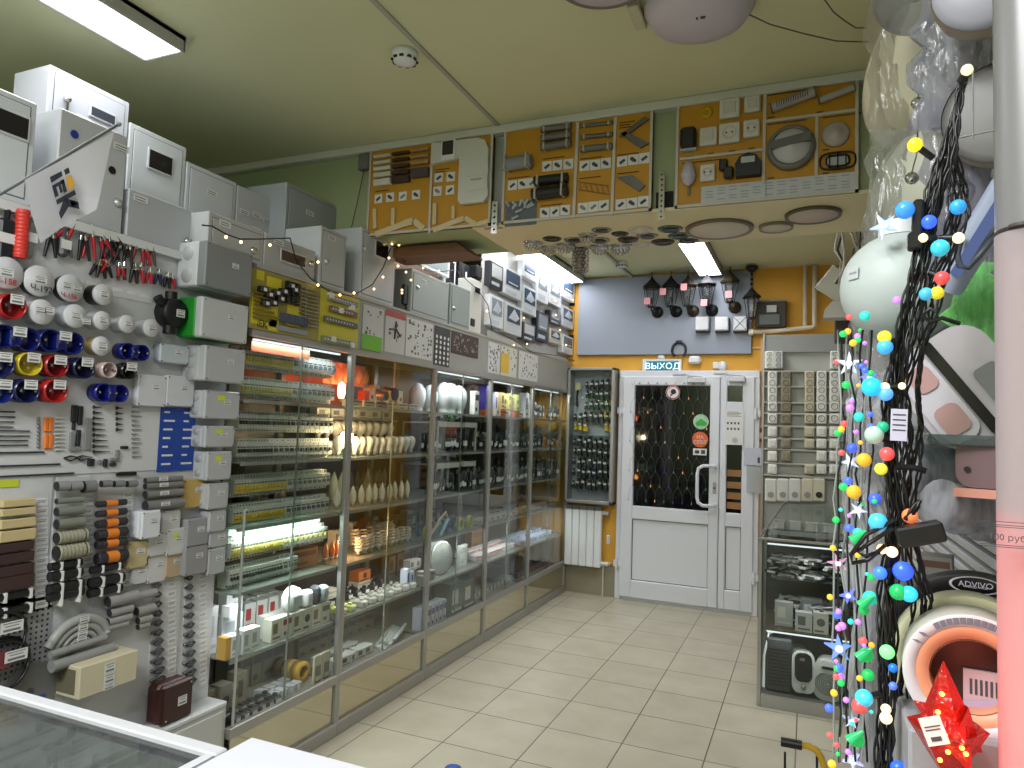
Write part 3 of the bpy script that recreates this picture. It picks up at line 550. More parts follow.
# spot lamps in the tray
def spot(px,py,kind,lab,grp,s=1.):
    p=at(px,py,2,2.545-(.03 if kind in('crystal','drum') else .004)*s)
    return kind,p,lab,grp,s
protos={}
def mk_spot(kind,lab,grp,loc,s):
    k2=kind
    if k2 in protos: return dup(protos[k2],loc,label=lab,group=grp,scale=s)
    t=thing('recessed_spotlight',lab,'spotlight',loc,0,grp); t.scale=(s,)*3
    if kind=='crystal':
        part(MB().lathe([(0,-.004),(.052,-.004),(.055,0),(0,0)],n=24),'plate',CHROME,t); m=MB()
        for r,n_,z in ((.045,16,-.014),(.036,12,-.028),(.024,8,-.038)):
            for k in range(n_): a=2*math.pi*k/n_; m.lathe([(0,-.008),(.007,0),(0,.008)],(r*math.cos(a),r*math.sin(a),z),(0,0,1),5,sm=False)
        part(m,'crystal_ring',mat((200,196,186),.08,.7),t)
    elif kind=='drum':
        part(MB().lathe([(0,-.004),(.055,-.004),(.058,0),(0,0)],n=24),'plate',CHROME,t); m=MB()
        for r_ in range(7):
            for k in range(14): a=2*math.pi*(k+.5*(r_%2))/14; m.lathe([(0,-.009),(.008,0),(0,.009)],(.042*math.cos(a),.042*math.sin(a),-.015-.018*r_),(0,0,1),5,sm=False)
        part(m,'crystal_drum',mat((190,184,174),.1,.7),t)
        part(MB().cyl((0,0,-.13),(0,0,-.004),.03,n=12),'inner_tube',mat((120,114,104),.3,.4),t)
    else:
        c={'chrome':(150,146,138),'dark':(62,52,48),'green':(96,116,108),'white':(214,206,196)}[kind]
        part(MB().lathe([(.03,-.002),(.05,-.006),(.056,0),(0,.0)],n=28),'ring',mat(c,.25,.5 if kind!='white' else 0),t)
        part(MB().lathe([(0,-.001),(.03,-.002),(.032,-.004),(.0,-.0038)],n=20),'insert',mat((30,26,26),.4) if kind!='white' else mat((230,225,215),.4),t)
    protos[k2]=t; return t
spots=[(533,243,'crystal',1),(548,248,'crystal',1),(552,239,'dark',.9),(560,246,'crystal',1),(566,240,'chrome',1),(580,238,'crystal',.9),(577,250,'drum',1),(593,239,'chrome',1),(596,247,'crystal',1),(610,248,'crystal',1.1),(620,234,'dark',.8),(627,239,'dark',1),(635,245,'white',1),(647,236,'chrome',1),(655,243,'dark',1.1),(670,229,'green',1.1),(680,236,'green',1.1),(672,241,'dark',.9),(604,232,'chrome',.9),(640,231,'white',1.1)]
names={'crystal':'round crystal-edged spotlight','drum':'tall crystal drum spotlight','dark':'dark round spotlight','chrome':'flat chrome ring spotlight','green':'greenish glass ring spotlight','white':'cream ring spotlight'}
last=[]
for px,py,kd,s in spots:
    p=at(px,py,2,2.543)
    q=Vector((p.x,p.y,2.545))
    for _ in range(14):
        for l in last:
            d=q-l
            if d.length<.112: q+= (d.normalized() if d.length>1e-4 else Vector((1,0,0)))*(.114-d.length)
        q.z=2.545; q.y=max(3.14,min(3.6,q.y))
    last.append(q)
    mk_spot(kd,names[kd]+' set in the cream tray under the header',kd+' spotlights under the header',q,s)
def tray_disc(px,py,r,lab,rim,face):
    p=at(px,py,2,2.53); q=(p.x,max(3.1+0*r,p.y),2.545); t=thing('round_panel_lamp',lab,'panel lamp',q)
    part(MB().lathe([(r*.86,-.012),(r,-.016),(r*1.02,0),(0,0)],n=40),'rim',mat(rim,.4),t); part(MB().lathe([(0,-.014),(r*.88,-.013),(r*.88,-.002),(0,-.002)],n=40),'diffuser',mat(face,.5),t)
tray_disc(719,231,.155,'largest round white panel lamp under the header, with scalloped dark rim','' and 0 or (120,108,96),(214,206,192))
tray_disc(776,229,.075,'small round panel lamp beside the big white one under the header',(130,122,108),(206,200,186))
tray_disc(813,217,.115,'round panel lamp with dark metal rim near the corner of the header tray',(92,82,70),(200,186,176))
# ================================================================ glass showcases along the left wall
PY=[2.25,2.965,3.83,4.675,5.525,6.5]; XF=-2.15; XB=-2.62; SH=[.27,.56,.83,1.10,1.375,1.64]
names5=['first glass showcase, full of circuit breakers, beside the white pegboard display','second glass showcase with light bulbs','third glass showcase with white lamps and tool trays','fourth glass showcase with bright packets','fifth glass showcase, next to the radiator']
PL=mat((200,194,174),.05,.9); HEAD=mat((158,158,152),.5,var=4); BACK=mat((84,74,66),.35,var=10,vs=3)
CASES={}
for i in range(5):
    a,b=PY[i],PY[i+1]; t=CASES[i]=thing('showcase',names5[i],'showcase',(0,0,0),0,'aluminium glass showcases along the wall')
    m=MB()
    for y in (a,b-.018):
        if not(i==0 and y==a): part(B(XF-.025,y,.03,XF,y+.018,1.93,b=.002),'post',ALU,t)
        part(B(XB,y,.03,XB+.025,y+.018,1.93),'post',ALU,t)
    part(B(XF-.025,a,.255,XF+.002,b,.3,b=.003),'rail',ALU,t); part(B(XF-.025,a,.0,XF+.004,b,.065,b=.003),'rail',ALU,t); part(B(XF-.02,a,1.905,XF+.001,b,1.93),'rail',ALU,t)
    part(B(XF-.02,a+.018,.065,XF-.012,b-.018,.255),'plinth_mirror',PL,t)
    part(B(XB-.01,a,.03,XB,b,1.93),'back_panel',BACK if i else mat((96,92,84),.5),t)
    part(B(XB,a+.018,.262,XF-.026,b-.018,.27),'base_shelf',mat((130,126,116),.5),t)
    for z in SH[1:]: 
        m=B(XB+.02,a+.02,z-.008,XF-.035,b-.02,z); m.box(XF-.045,a+.02,z-.016,XF-.033,b-.02,z-.002,1)
        part(m,'shelf',[clear((205,218,214),milk=.35,mc=(190,195,188)),ALU],t)
    part(B(XF-.02,a,1.93,XF,b,2.195),'header_panel',HEAD,t)
    part(B(-2.95,a,2.195,XF+.006,b,2.21),'top_ledge',mat((170,168,160),.5),t)
    h=(b-a)/2
    gp_=part(B(XF-.012,a+.018,.3,XF-.008,a+h+.02,1.905),'glass_pane',GLASS,t)
    part(B(XF-.020,a+h-.02,.3,XF-.016,b-.018,1.905),'glass_pane',GLASS,t)
    m=MB(); m.box(XF-.014,a+.02,.3,XF-.004,a+.03,1.18,b=.002); part(m,'pane_handle',mat((180,184,180),.3,.3),gp_); part(B(XF-.022,a+h-.02,.3,XF-.014,a+h-.016,1.905),'pane_edge',mat((130,136,132),.3,.3),t)
# ---- breakers in the first case
def breaker(kind):
    m=MB(); w=.0085
    if kind=='wide': w=.017
    m.box(-w,-.045,-.047,w,0,.047,0,b=.001); m.box(-w,-.068,-.03,w,-.045,.03,0,b=.001)
    m.box(-w*.5,-.078,-.012,w*.5,-.068,.004,1,b=.001)
    for z in (-.039,.039): m.cyl((0,-.046,z),(0,-.0455,z),.004,n=6,m=2)
    m.box(-w*.8,-.0685,.008,w*.8,-.068,.014,2)
    if kind=='yel': m.box(-w,-.0695,-.028,w,-.068,-.016,1)
    return m
BG=mat((186,192,182),.5); BRW=[(1.785,1.865,'yel',(196,180,60),'top row'),(1.655,1.735,'yel',(176,168,96),'second row'),(1.505,1.585,'blk',(28,28,30),'third row'),(1.385,1.46,'blk',(26,26,30),'fourth row'),(1.225,1.305,'yel',(206,176,40),'fifth row'),(1.10,1.18,'yel',(200,170,40),'sixth row'),(.955,1.035,'yel',(186,172,84),'seventh row'),(.840,.922,'blk',(60,62,50),'eighth row')]
XBR=-2.315
for ri,(z0,z1,kd,c,rn) in enumerate(BRW):
    z=(z0+z1)/2; s=(z1-z0)/.084
    one(B(XBR-.012,2.29,z-.017,XBR-.001,2.96,z+.017),'mounting_rail',ALU,'steel rail carrying the %s of circuit breakers in the first showcase'%rn,'rail')
    y=2.31; first=None; k=0; n=0
    n1=18 if ri not in (3,) else 12
    while n<n1 and y<2.62+.02*(ri%2):
        loc=(XBR,y,z)
        if first is None: first=one(breaker(kd),'circuit_breaker',[BG,mat(c,.4),DGREY],'narrow pale %s-toggle circuit breaker in the %s of the first showcase'%('yellow' if kd=='yel' else 'black',rn),'circuit breaker',loc,LX,'narrow breakers, %s'%rn)
        else: dup(first,loc)
        y+=.0178; n+=1
    f2=None; y+=.012
    tc={0:(110,120,140),1:(120,120,110),2:(24,24,26),3:(40,40,42),4:(110,112,108),5:(80,84,88),6:(170,160,90),7:(90,90,70)}[ri]
    while y<(2.935 if ri<7 else 2.72):
        loc=(XBR,y,z)
        if f2 is None: f2=one(breaker('wide'),'modular_switch',[mat((196,200,196),.5),mat(tc,.4),DGREY],'wider modular switch in the %s of the first showcase, past the narrow breakers'%rn,'modular switch',loc,LX,'wide switches, %s'%rn)
        else: dup(f2,loc)
        y+=.036
# ================================================================ goods inside the showcases (front faces +x)
def g_carton(w,d,h,c,c2=(90,92,96),k=0):
    m=B(-w/2,0,0,w/2,d,h,0,b=.0012)
    if k==0: m.box(-w*.35,-.0008,h*.35,w*.1,0,h*.8,1); m.box(-w*.35,-.0008,h*.12,w*.38,0,h*.2,1)
    elif k==1: m.cyl((0,-.001,h*.55),(0,0,h*.55),min(w,h)*.28,n=14,m=1); m.box(-w*.4,-.0008,h*.1,w*.2,0,h*.18,1)
    else: m.box(-w*.42,-.0008,h*.6,w*.42,0,h*.85,1); m.box(-w*.3,-.0008,h*.15,w*.1,0,h*.3,1)
    return m,[mat(c,.55),mat(c2,.6)]
def g_bulb(r=.028,h=.1): return MB().lathe([(0,0),(.012,.002),(.013,.022),(.014,.024),(.016,.035),(r*.8,h*.55),(r,h*.7),(r*.9,h*.86),(r*.55,h*.97),(0,h)],n=14),None
def g_socket(): 
    m=MB(); m.lathe([(0,0),(.0135,.002),(.0135,.022),(0,.022)],n=10); return m
def bulb_thing(name,lab,grp,loc,kind,glassm):
    t=thing(name,lab,'light bulb',loc,0,grp)
    part(g_socket(),'screw_base',ALU,t)
    if kind=='a': p=[(.013,.022),(.018,.04),(.027,.06),(.03,.078),(.026,.095),(.014,.106),(0,.109)]
    elif kind=='c': p=[(.012,.022),(.016,.035),(.0185,.055),(.015,.08),(.008,.1),(0,.118)]
    elif kind=='g': p=[(.013,.022),(.014,.03),(.03,.045),(.04,.068),(.038,.09),(.02,.108),(0,.112)]
    elif kind=='s':
        m=MB(); pts=[]
        for k in range(41):
            a=k*.62; pts.append((.019*math.cos(a),.019*math.sin(a),.035+.065*k/40))
        m.tube(pts,.0055,5); part(m,'spiral_tube',glassm,t); part(MB().lathe([(.013,.02),(.02,.025),(.02,.036),(0,.036)],n=12),'housing',WHITE,t); return t
    part(MB().lathe(p,n=14),'glass',glassm,t); return t
FB=mat((226,218,204),.3); FB2=clear((236,226,210),milk=.35,mc=(235,220,195)); AMB=mat((206,126,70),.25)
def row(fn,y0,y1,n,x,z,jx=.006,sc=(1,1),grp=None,name=None):
    base=None
    for k in range(n):
        y=y0+(y1-y0)*(k+.5)/n; loc=(x+random.uniform(-jx,jx),y,z); s=random.uniform(*sc)
        if base is None: base=fn(loc); base.scale=(s,s,s)
        else: dup(base,loc,scale=s)
    return base
def tb(name,kind,gm,lab): return lambda loc: bulb_thing(name,lab,lab.split(' in ')[0]+'s',loc,kind,gm)
# second case: bulbs
row(tb('light_bulb','g',FB,'round frosted light bulb in the raised rear row of the brightest bulb shelf'),3.03,3.78,10,-2.43,1.452)
one(B(-2.5,2.99,1.376,-2.39,3.80,1.451),'shelf_riser',mat((196,188,170),.5),'white step raising the rear row of round bulbs','riser')
row(tb('light_bulb','a',FB,'frosted pear light bulb in the front row of the brightest bulb shelf'),3.01,3.79,12,-2.27,1.376,sc=(.92,1.0))
row(tb('candle_bulb','c',FB2,'pale candle bulb in the rear row of the candle shelf'),3.3,3.78,8,-2.44,1.16)
one(B(-2.49,3.02,1.101,-2.39,3.80,1.159),'shelf_riser',mat((176,150,110),.5),'beige step under the rear row of candle bulbs','riser')
row(tb('candle_bulb','c',FB,'frosted candle bulb in the front row of the candle shelf'),3.0,3.76,11,-2.26,1.101)
for k,(y,c) in enumerate(((3.13,FB),(3.2,FB))): bulb_thing('candle_bulb','tall frosted candle bulb standing behind the front candle row, near the metal post','tall candle bulbs',(-2.36,y,1.101),'c',c).scale=(1.5,1.5,1.6)
t=thing('fir_tree_lamp','small clear ribbed fir-tree lamp among the candle bulbs','lamp',(-2.34,3.42,1.101)); part(MB().lathe([(.03,0),(.04,.0),(.048,.05),(.03,.07),(.036,.075),(.022,.12),(.026,.125),(.004,.19)],n=12,sm=False),'ribbed_body',FB2,t); part(MB().cyl((0,0,0),(0,0,.01),.03),'foot',WHITE,t)
row(tb('spiral_bulb','s',FB,'spiral energy-saving bulb on the shelf of the glowing filament lamp'),3.22,3.80,9,-2.27,.831,sc=(.95,1.05))
row(tb('spiral_bulb','s',FB,'spiral energy-saving bulb further back on the filament lamp shelf'),3.35,3.78,6,-2.38,.831,sc=(1.05,1.15))
row(tb('small_bulb','c',AMB,'small amber-lit candle bulb beside the glowing filament lamp'),2.99,3.13,3,-2.30,.831,sc=(.8,.9))
# lit lamps
def glow_lamp(name,lab,loc,r,h,c,s,w,kind='a',pw=3):
    t=thing(name,lab,'light bulb',loc)
    p={'a':[(.014,.02),(.02,.04),(r,.07),(r*.9,.095),(0,.11)],'c':[(.01,.02),(r,.04),(r,h*.6),(r*.5,h*.9),(0,h)]}[kind]
    part(g_socket(),'screw_base',ALU,t); part(MB().lathe(p,n=14),'glowing_glass',emit(c,s),t)
    d=bpy.data.lights.new('lamp_light','POINT'); d.energy=pw; d.color=[v for v in rgb(w)[:3]]; d.shadow_soft_size=.03
    o=bpy.data.objects.new('lamp_light',d); COL.objects.link(o); o.location=(loc[0]+.06,loc[1],loc[2]+.075)
glow_lamp('lit_bulb','glowing orange bulb at the top of the second showcase beside the post',(-2.34,3.13,1.665),.02,.1,(255,190,130),14,(255,110,50),'a',3)
glow_lamp('lit_bulb','dazzling yellow-white bulb on the round bulb shelf beside the post',(-2.24,3.06,1.40),.034,.11,(255,236,190),40,(255,225,170),'a',6)
glow_lamp('lit_candle_bulb','tall glowing filament bulb on the shelf of spiral bulbs',(-2.31,3.16,.84),.017,.17,(255,225,170),25,(255,165,90),'c',2.0)
t=thing('tube_lamp','glowing greenish-white tube lamp under the shelf of the first showcase','tube lamp',(-2.30,2.63,1.062),LX); part(B(-.29,-.03,-.015,.29,.0,.012,b=.008),'tube',emit((215,255,232),2.6),t); part(B(-.31,.0,-.015,.31,.02,.022,b=.003),'fitting',WHITE,t)
d=bpy.data.lights.new('tube_light','AREA'); d.shape='RECTANGLE'; d.size=.03; d.size_y=.55; d.energy=2.5; d.color=(.85,1,.9); o=bpy.data.objects.new('tube_light',d); COL.objects.link(o); o.location=(-2.235,2.62,1.06)
def case_light(ci,yc,z,e,L=.6,c=(1,1,1)):
    "glowing strip under a shelf edge of a showcase, mostly added fill light"
    part(B(-2.212,yc-L/2,z-.004,-2.200,yc+L/2,z+.004),'led_fill_strip',emit((235,245,250),1.5),CASES[ci]); area((-2.206,yc,z-.006),.012,L,e,c=c)
case_light(0,2.62,.815,2.4,c=(.95,1,1)); case_light(0,2.62,1.899,1.0,c=(.95,1,1)); case_light(0,2.62,.545,.8)
case_light(1,3.4,.815,1.6); case_light(1,3.4,.545,.8)
for ci_,yy_ in ((2,4.25),(3,5.1),(4,6.0)): case_light(ci_,yy_,1.899,3.5); case_light(ci_,yy_,.815,1.8)  # strips added to brighten the goods in the deeper cases
t=thing('reflection_strip','salmon strip standing in for the orange reflection at the top of the first showcase','panel',(-2.22,2.6,1.90),LX); part(B(-.28,-.004,-.05,.1,0,.0),'strip',mat((226,130,96),.5),t)  # orange-pink reflection put into the strip colour
one(B(XB+.001,2.99,1.655,XB+.006,3.5,1.9),'backing_card',mat((230,120,60),.5),'backing card with the orange glow of the top bulb painted in','backing card')  # orange light of the bulb put into the card colour
# hanging small glass figures and boxes on top shelf of case 2
def figure(loc):
    t=thing('blister_lamp','small pinkish night-light hanging in the top row beside the glowing orange bulb','night light',loc,LX,'night-lights hung at the top of the second showcase')
    part(B(-.03,-.004,-.06,.03,0,.06),'card',mat((214,150,120),.6,var=20,vs=30),t); part(MB().lathe([(0,-.05),(.02,-.03),(.024,0),(.012,.03),(0,.045)],(0,-.025,0),(0,0,1),10),'shade',FB2,t); return t
row(figure,3.02,3.40,6,-2.38,1.82)
for k in range(8):
    y=3.40+.052*k; c=[(190,70,60),(206,204,190),(200,190,176),(120,150,120),(214,212,200),(150,146,140),(200,196,180),(190,188,170)][k]
    m,ms=g_carton(.048,.05,.1+.02*(k%3),c,(150,60,50) if k%3==0 else (100,100,96),k%3); one(m,'lamp_carton',ms,'upright %s lamp carton, top shelf of the second showcase, number %s from its rear post'%(['red','white','cream','green','ivory','grey','sand','pale'][k],['eight','seven','six','five','four','three','two','one'][k]),'carton',(-2.36,y,1.641),LX)
for k in range(6):
    m,ms=g_carton(.1,.06,.035,[(206,186,150),(196,190,176),(180,176,166)][k%3],(110,104,96),2); one(m,'flat_carton',ms,'flat pale carton lying in a row beside the glowing orange bulb','carton',(-2.2,3.08+.115*k,1.641),LX,'flat cartons on the top bulb shelf')
m=MB(); m.cyl((0,-.05,.03),(0,0,.03),.026,n=14,m=1); m.cyl((.05,-.045,.035),(.05,0,.035),.028,n=14,m=2); m.cyl((.09,-.05,.045),(.09,.0,.045),.036,n=14,m=0); one(m,'spotlight_set',[mat((60,46,70),.4),mat((60,66,74),.3),mat((190,150,60),.4)],'trio of small coloured spot lamps on the flat cartons in the second showcase','spotlight',(-2.2,3.28,1.677),LX)
for k in range(6):
    m,ms=g_carton(.11,.05,.055,(196,192,180),(120,118,110),0); one(m,'shelf_carton',ms,'pale carton hanging just above the raised round bulbs','carton',(-2.42,3.09+.125*k,1.575),LX,'cartons above the round bulbs')
one(B(-2.48,3.0,1.568,-2.40,3.81,1.574),'wire_ledge',ALU,'thin metal ledge holding cartons above the round bulbs','ledge')
m=MB(); m.lathe([(0,-.02),(.06,-.018),(.075,0),(.0,.005)],(0,0,0),(0,1,0),20); m.tube([(-.04,-.03,0),(0,-.035,.035),(.05,-.03,.03)],.004,5,1); one(m,'red_lamp_dish',[mat((110,34,26),.3),CHROME],'dark red glazed lamp dish leaning behind the spiral bulbs','lamp',(-2.45,3.55,.92),LX)
m,ms=g_carton(.16,.03,.11,(206,212,204),(60,90,60),2); one(m,'white_carton',ms,'white carton with green corner at the rear end of the spiral bulb shelf','carton',(-2.42,3.72,.831),LX)
# adapters etc. on .56 and bottom shelf
def adapter(c,w=.045): 
    m=B(-w/2,-.02,0,w/2,.03,.035,0,b=.006); m.box(-w*.3,-.021,.01,w*.3,-.02,.028,1); m.cyl((0,.01,.035),(0,.01,.045),.012,n=8); return m
def fill(y0,y1,x0,x1,z,n,mk,name,mats,lab,cat,grp,lift=0):
    base=None; nx_=max(1,int(math.sqrt(n*(x1-x0)/(y1-y0))+.5)); ny_=math.ceil(n/nx_)
    for i in range(ny_):
        for j in range(nx_):
            loc=(x0+(x1-x0)*(j+.5)/nx_,y0+(y1-y0)*(i+.5)/ny_,z+lift*(nx_-1-j)); rz=LX+random.uniform(-.25,.25)
            if base is None: base=one(mk,name,mats,lab,cat,loc,rz,grp)
            else: dup(base,loc,rz)
fill(3.05,3.78,-2.56,-2.34,.561,27,adapter((20,)*3),'plug_adapter',[mat((30,30,34),.4),PAPER],'black plug adapter with white tag, mid-shelf under the glowing filament bulb','plug adapter','black adapters of the second showcase')
fill(3.20,3.80,-2.29,-2.19,.561,14,adapter(0),'plug_adapter',[mat((176,176,168),.5),PAPER],'pale plug adapter at the front edge of the adapter shelf','plug adapter','pale adapters of the second showcase')
fill(3.02,3.18,-2.30,-2.19,.561,4,adapter(0),'plug_adapter',[mat((200,206,130),.5),PAPER],'yellowish plug adapter next to the red packets','plug adapter','yellowish adapters of the second showcase')
for k,(y,x,c,lab) in enumerate(((2.99+.06,-2.38,(206,60,44),'bright red packet lying beside the white carton on the adapter shelf'),(2.93,-2.42,(200,54,40),'red packet at the end of the socket shelf in the first showcase'))):
    m,ms=g_carton(.09,.09,.05,c,(230,120,100),0); one(m,'red_packet',ms,lab,'packet',(x,y,.561+ .036*(k==0)*0),LX)
m,ms=g_carton(.13,.1,.045,(214,206,190),(180,170,150),2); one(m,'white_carton',ms,'white carton resting on the black adapters','carton',(-2.35,3.15,.608),LX)
m,ms=g_carton(.12,.07,.06,(206,110,44),(60,40,20),1); one(m,'orange_carton',ms,'orange carton with a dark badge on the adapter shelf','carton',(-2.42,3.55,.62),LX)
m,ms=g_carton(.13,.07,.05,(214,204,190),(180,170,150),2); one(m,'white_carton',ms,'pale carton under the orange one on the adapter shelf','carton',(-2.42,3.55,.608-.04),LX)
for k in range(2):
    m,ms=g_carton(.04,.05,.12-.02*k,(206,214,230),(60,70,150),0); one(m,'tall_carton',ms,['taller','shorter'][k]+' bluish-white upright carton at the rear post of the adapter shelf','carton',(-2.22+.0*k,3.74+.045*k-.02,.561),LX)
for k in range(9):
    m=MB(); m.box(-.16,-.02,0,.16,0,.018,b=.003); m.box(-.02,-.021,.003,.05,-.02,.015,1); one(m,'long_strip',[mat((176,182,180),.4),PAPER],'long grey packaged strip in the bundle on the floor of the second showcase','strip',(-2.25-.028*(k%4),3.58+.012*k,.271+.0185*(k//4)),LX+.35,'grey strips on the second showcase floor')
fill(3.05,3.4,-2.38,-2.2,.271,9,g_carton(.07,.06,.05,(190,190,184),k=0)[0],'small_carton',[mat((186,186,180),.5),INK],'small grey-white carton in the pile near the post on the second showcase floor','carton','cartons on the second showcase floor')
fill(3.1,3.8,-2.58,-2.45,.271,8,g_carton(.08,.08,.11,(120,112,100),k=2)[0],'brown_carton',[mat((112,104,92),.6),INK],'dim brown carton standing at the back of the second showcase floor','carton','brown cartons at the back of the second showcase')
# first case: sockets shelf
for k in range(6):
    y=2.62+.055*k if 0 else 2.555+.07*k
    m,ms=g_carton(.066,.05,.1,[(214,212,196),(220,214,204),(206,204,190),(196,192,180),(216,214,200),(210,206,196)][k],[(120,110,80),(150,60,50),(100,100,90),(60,60,58),(140,120,110),(120,120,110)][k],[0,2,0,1,0,2][k])
    one(m,'socket_pack',ms,'printed upright socket pack, '+['first from the pegboard in','second in','third in','fourth in','fifth in','last in'][k]+' the row on the socket shelf','pack',(-2.2,y,.561),LX)
for k,(y,x,z,w,h,c,lab) in enumerate(((2.31,-2.2,.561,.05,.09,(230,234,236),'white boxed socket nearest the pegboard display'),(2.365,-2.19,.561,.045,.1,(224,228,230),'tall white boxed double socket'),(2.425,-2.2,.561,.055,.095,(232,236,238),'white boxed switch beside the printed socket packs'),(2.40,-2.31,.561,.12,.14,(222,226,228),'larger white carton behind the white boxed sockets'),(2.50,-2.40,.561,.1,.2,(214,220,220),'tallest white carton at the back of the socket shelf'),(2.37,-2.27,.702,.06,.05,(236,240,240),'white box with a slot on top of the larger carton'),(2.29,-2.31,.561,.05,.2,(205,206,208),'printed speckled tall pack against the pegboard display'),(2.27,-2.2,.561,.03,.09,(196,160,80),'orange-striped pack at the end of the socket shelf'))):
    m,ms=g_carton(w,.05,h,c,(170,176,182) if k<7 else (206,160,60),0); one(m,'white_socket_box',ms,lab,'carton',(x,y,z),LX)
t=thing('smoke_alarm','white round alarm standing on edge on the socket packs','alarm',(-2.24,2.68,.72),LX); part(MB().lathe([(0,-.045),(.03,-.045),(.045,-.03),(.055,-.03),(.06,-.005),(.06,0),(0,0)],(0,0,0),(0,1,0),28),'housing',WHITE,t); part(B(-.03,-.048,-.02,.03,-.045,.02,b=.002),'label',mat((200,204,206),.5),t)
for k,(y,w,h,c,lab) in enumerate(((2.78,.06,.08,(220,224,226),'white cube socket on the socket packs beside the round alarm'),(2.845,.045,.09,(60,62,70),'dark grey device between two pale ones on the socket packs'),(2.90,.06,.08,(170,190,196),'pale blue-green round-cornered device on the socket packs'))):
    m=B(-w/2,-.05,0,w/2,0,h,0,b=.012); m.cyl((0,-.052,h*.5),(0,-.05,h*.5),w*.3,n=14,m=1); one(m,'surface_socket',[mat(c,.4),mat(tuple(int(v*.9) for v in c),.4)],lab,'socket',(-2.25,y,.662),LX)
fill(2.6,2.92,-2.55,-2.4,.561,8,g_carton(.06,.06,.12,(200,200,196))[0],'back_carton',[mat((206,206,200),.5),mat((170,60,60),.5)],'pale carton in the back rows behind the socket packs','carton','back row cartons of the socket shelf')
one(B(-2.31,2.55,.561,-2.26,2.95,.661),'shelf_riser',mat((196,196,190),.5),'pale step behind the printed socket packs','riser')
fill(2.32,2.62,-2.3,-2.19,.271,12,adapter(0),'plug_adapter',[mat((44,44,46),.4),PAPER],'dark plug adapter with a paper tag on the first showcase floor','plug adapter','dark adapters on the first showcase floor')
fill(2.6,2.8,-2.34,-2.2,.271,8,g_carton(.04,.05,.035,(180,184,186))[0],'small_part_bag',[mat((176,180,184),.3),PAPER],'small pale packet in the heap on the first showcase floor','packet','pale packets on the first showcase floor')
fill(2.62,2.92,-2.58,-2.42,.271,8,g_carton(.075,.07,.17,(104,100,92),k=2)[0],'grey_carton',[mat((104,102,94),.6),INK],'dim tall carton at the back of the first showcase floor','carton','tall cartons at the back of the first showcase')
for k in range(3): one(MB().lathe([(.03,-.02),(.05,-.02),(.05,.02),(.03,.02),(.03,-.02)],(0,0,0),(0,1,0),20),'tape_roll',mat([(190,150,50),(160,130,60),(60,50,40)][k],.4),['golden','tan','dark brown'][k]+' tape roll standing behind the packaged socket strips','tape roll',(-2.3-.06*k,2.86,.27+.051+.0),LX)
for k in range(2):
    m=B(-.03,-.012,0,.03,0,.15,0,b=.002); m.box(-.02,-.013,.02,.02,-.012,.10,1); m.box(-.015,-.018,.03,.015,-.013,.05,0); one(m,'socket_strip_pack',[mat((200,194,170),.5),mat((120,116,104),.5)],['board-side','post-side'][k]+' upright packaged socket strip beside the first inner post','pack',(-2.2,2.85+.065*k,.271),LX)
# third to fifth cases
def mush(loc):
    t=thing('white_globe_lamp','white ribbed plastic globe lamp on the top shelf of the third showcase','lamp',loc,0,'white globe lamps'); part(MB().lathe([(0,.0),(.04,.0),(.04,.03),(.05,.04),(.062,.1),(.058,.16),(.03,.2),(0,.21)],n=16),'shade',mat((214,220,226),.35),t); part(MB().cyl((0,0,0),(0,0,.025),.042),'base',WHITE,t); return t
row(mush,3.9,4.5,5,-2.32,1.641,jx=.04,sc=(.85,1.1))
m,ms=g_carton(.07,.04,.17,(222,222,218),(60,60,64),2); one(m,'white_upright_box',ms,'tall white box closing the row of globe lamps','carton',(-2.22,4.57,1.641),LX)
def carts(y0,y1,n,x,z,w,d,h,cs,lab,grp,name='goods_carton'):
    for k in range(n):
        c=cs[k%len(cs)]; m,ms=g_carton(w*random.uniform(.8,1),d,h*random.uniform(.75,1.1),c,tuple(int(v*.5) for v in c) if sum(c)>240 else (190,190,184),k%3)
        one(m,name,ms,lab,'carton',(x+random.uniform(-.02,.02),y0+(y1-y0)*(k+.5)/n,z),LX,grp)
carts(4.75,5.0,4,-2.25,1.641,.05,.06,.22,[(96,84,190),(200,204,220)],'upright purple and white carton at the top of the fourth showcase','purple cartons')
carts(5.02,5.48,5,-2.25,1.70,.08,.06,.13,[(196,170,120),(190,200,120),(206,190,110)],'yellow-green patterned carton at the top of the fourth showcase','patterned cartons')
carts(4.75,5.48,6,-2.22,1.641,.115,.05,.055,[(214,110,50),(220,214,200)],'flat orange and white packet under the patterned cartons','flat orange packets')
carts(5.6,5.75,2,-2.25,1.641,.08,.06,.2,[(214,218,222)],'tall white roll pack at the top of the fifth showcase','white roll packs')
# racks with dark tools
def rack(y0,y1,z,lab):
    t=thing('wire_rack',lab,'rack',(0,0,0)); m=MB()
    for y in (y0,y1-.012): 
        for x in (-2.5,-2.24): m.box(x,y,z,x+.012,y+.012,z+.2)
    m.box(-2.5,y0,z+.19,-2.23,y1,z+.2); m.box(-2.24,y0,z+.17,-2.225,y1,z+.205); part(m,'frame',mat((186,186,180),.4),t); return t
rack(4.02,4.6,1.376,'small white rack on the middle shelf of the third showcase'); rack(4.02,4.6,1.101,'small white rack on the lower middle shelf of the third showcase')
def tool():
    m=MB(); m.tube([(0,-.01,.01),(0,-.03,.06),(.01,-.03,.12)],.008,6,0); m.tube([(0,-.01,.01),(.02,-.03,.06),(.03,-.03,.12)],.008,6,0); m.box(-.012,-.036,.03,.02,-.032,.06,1); return m
tm=[mat((34,36,38),.4),PAPER]
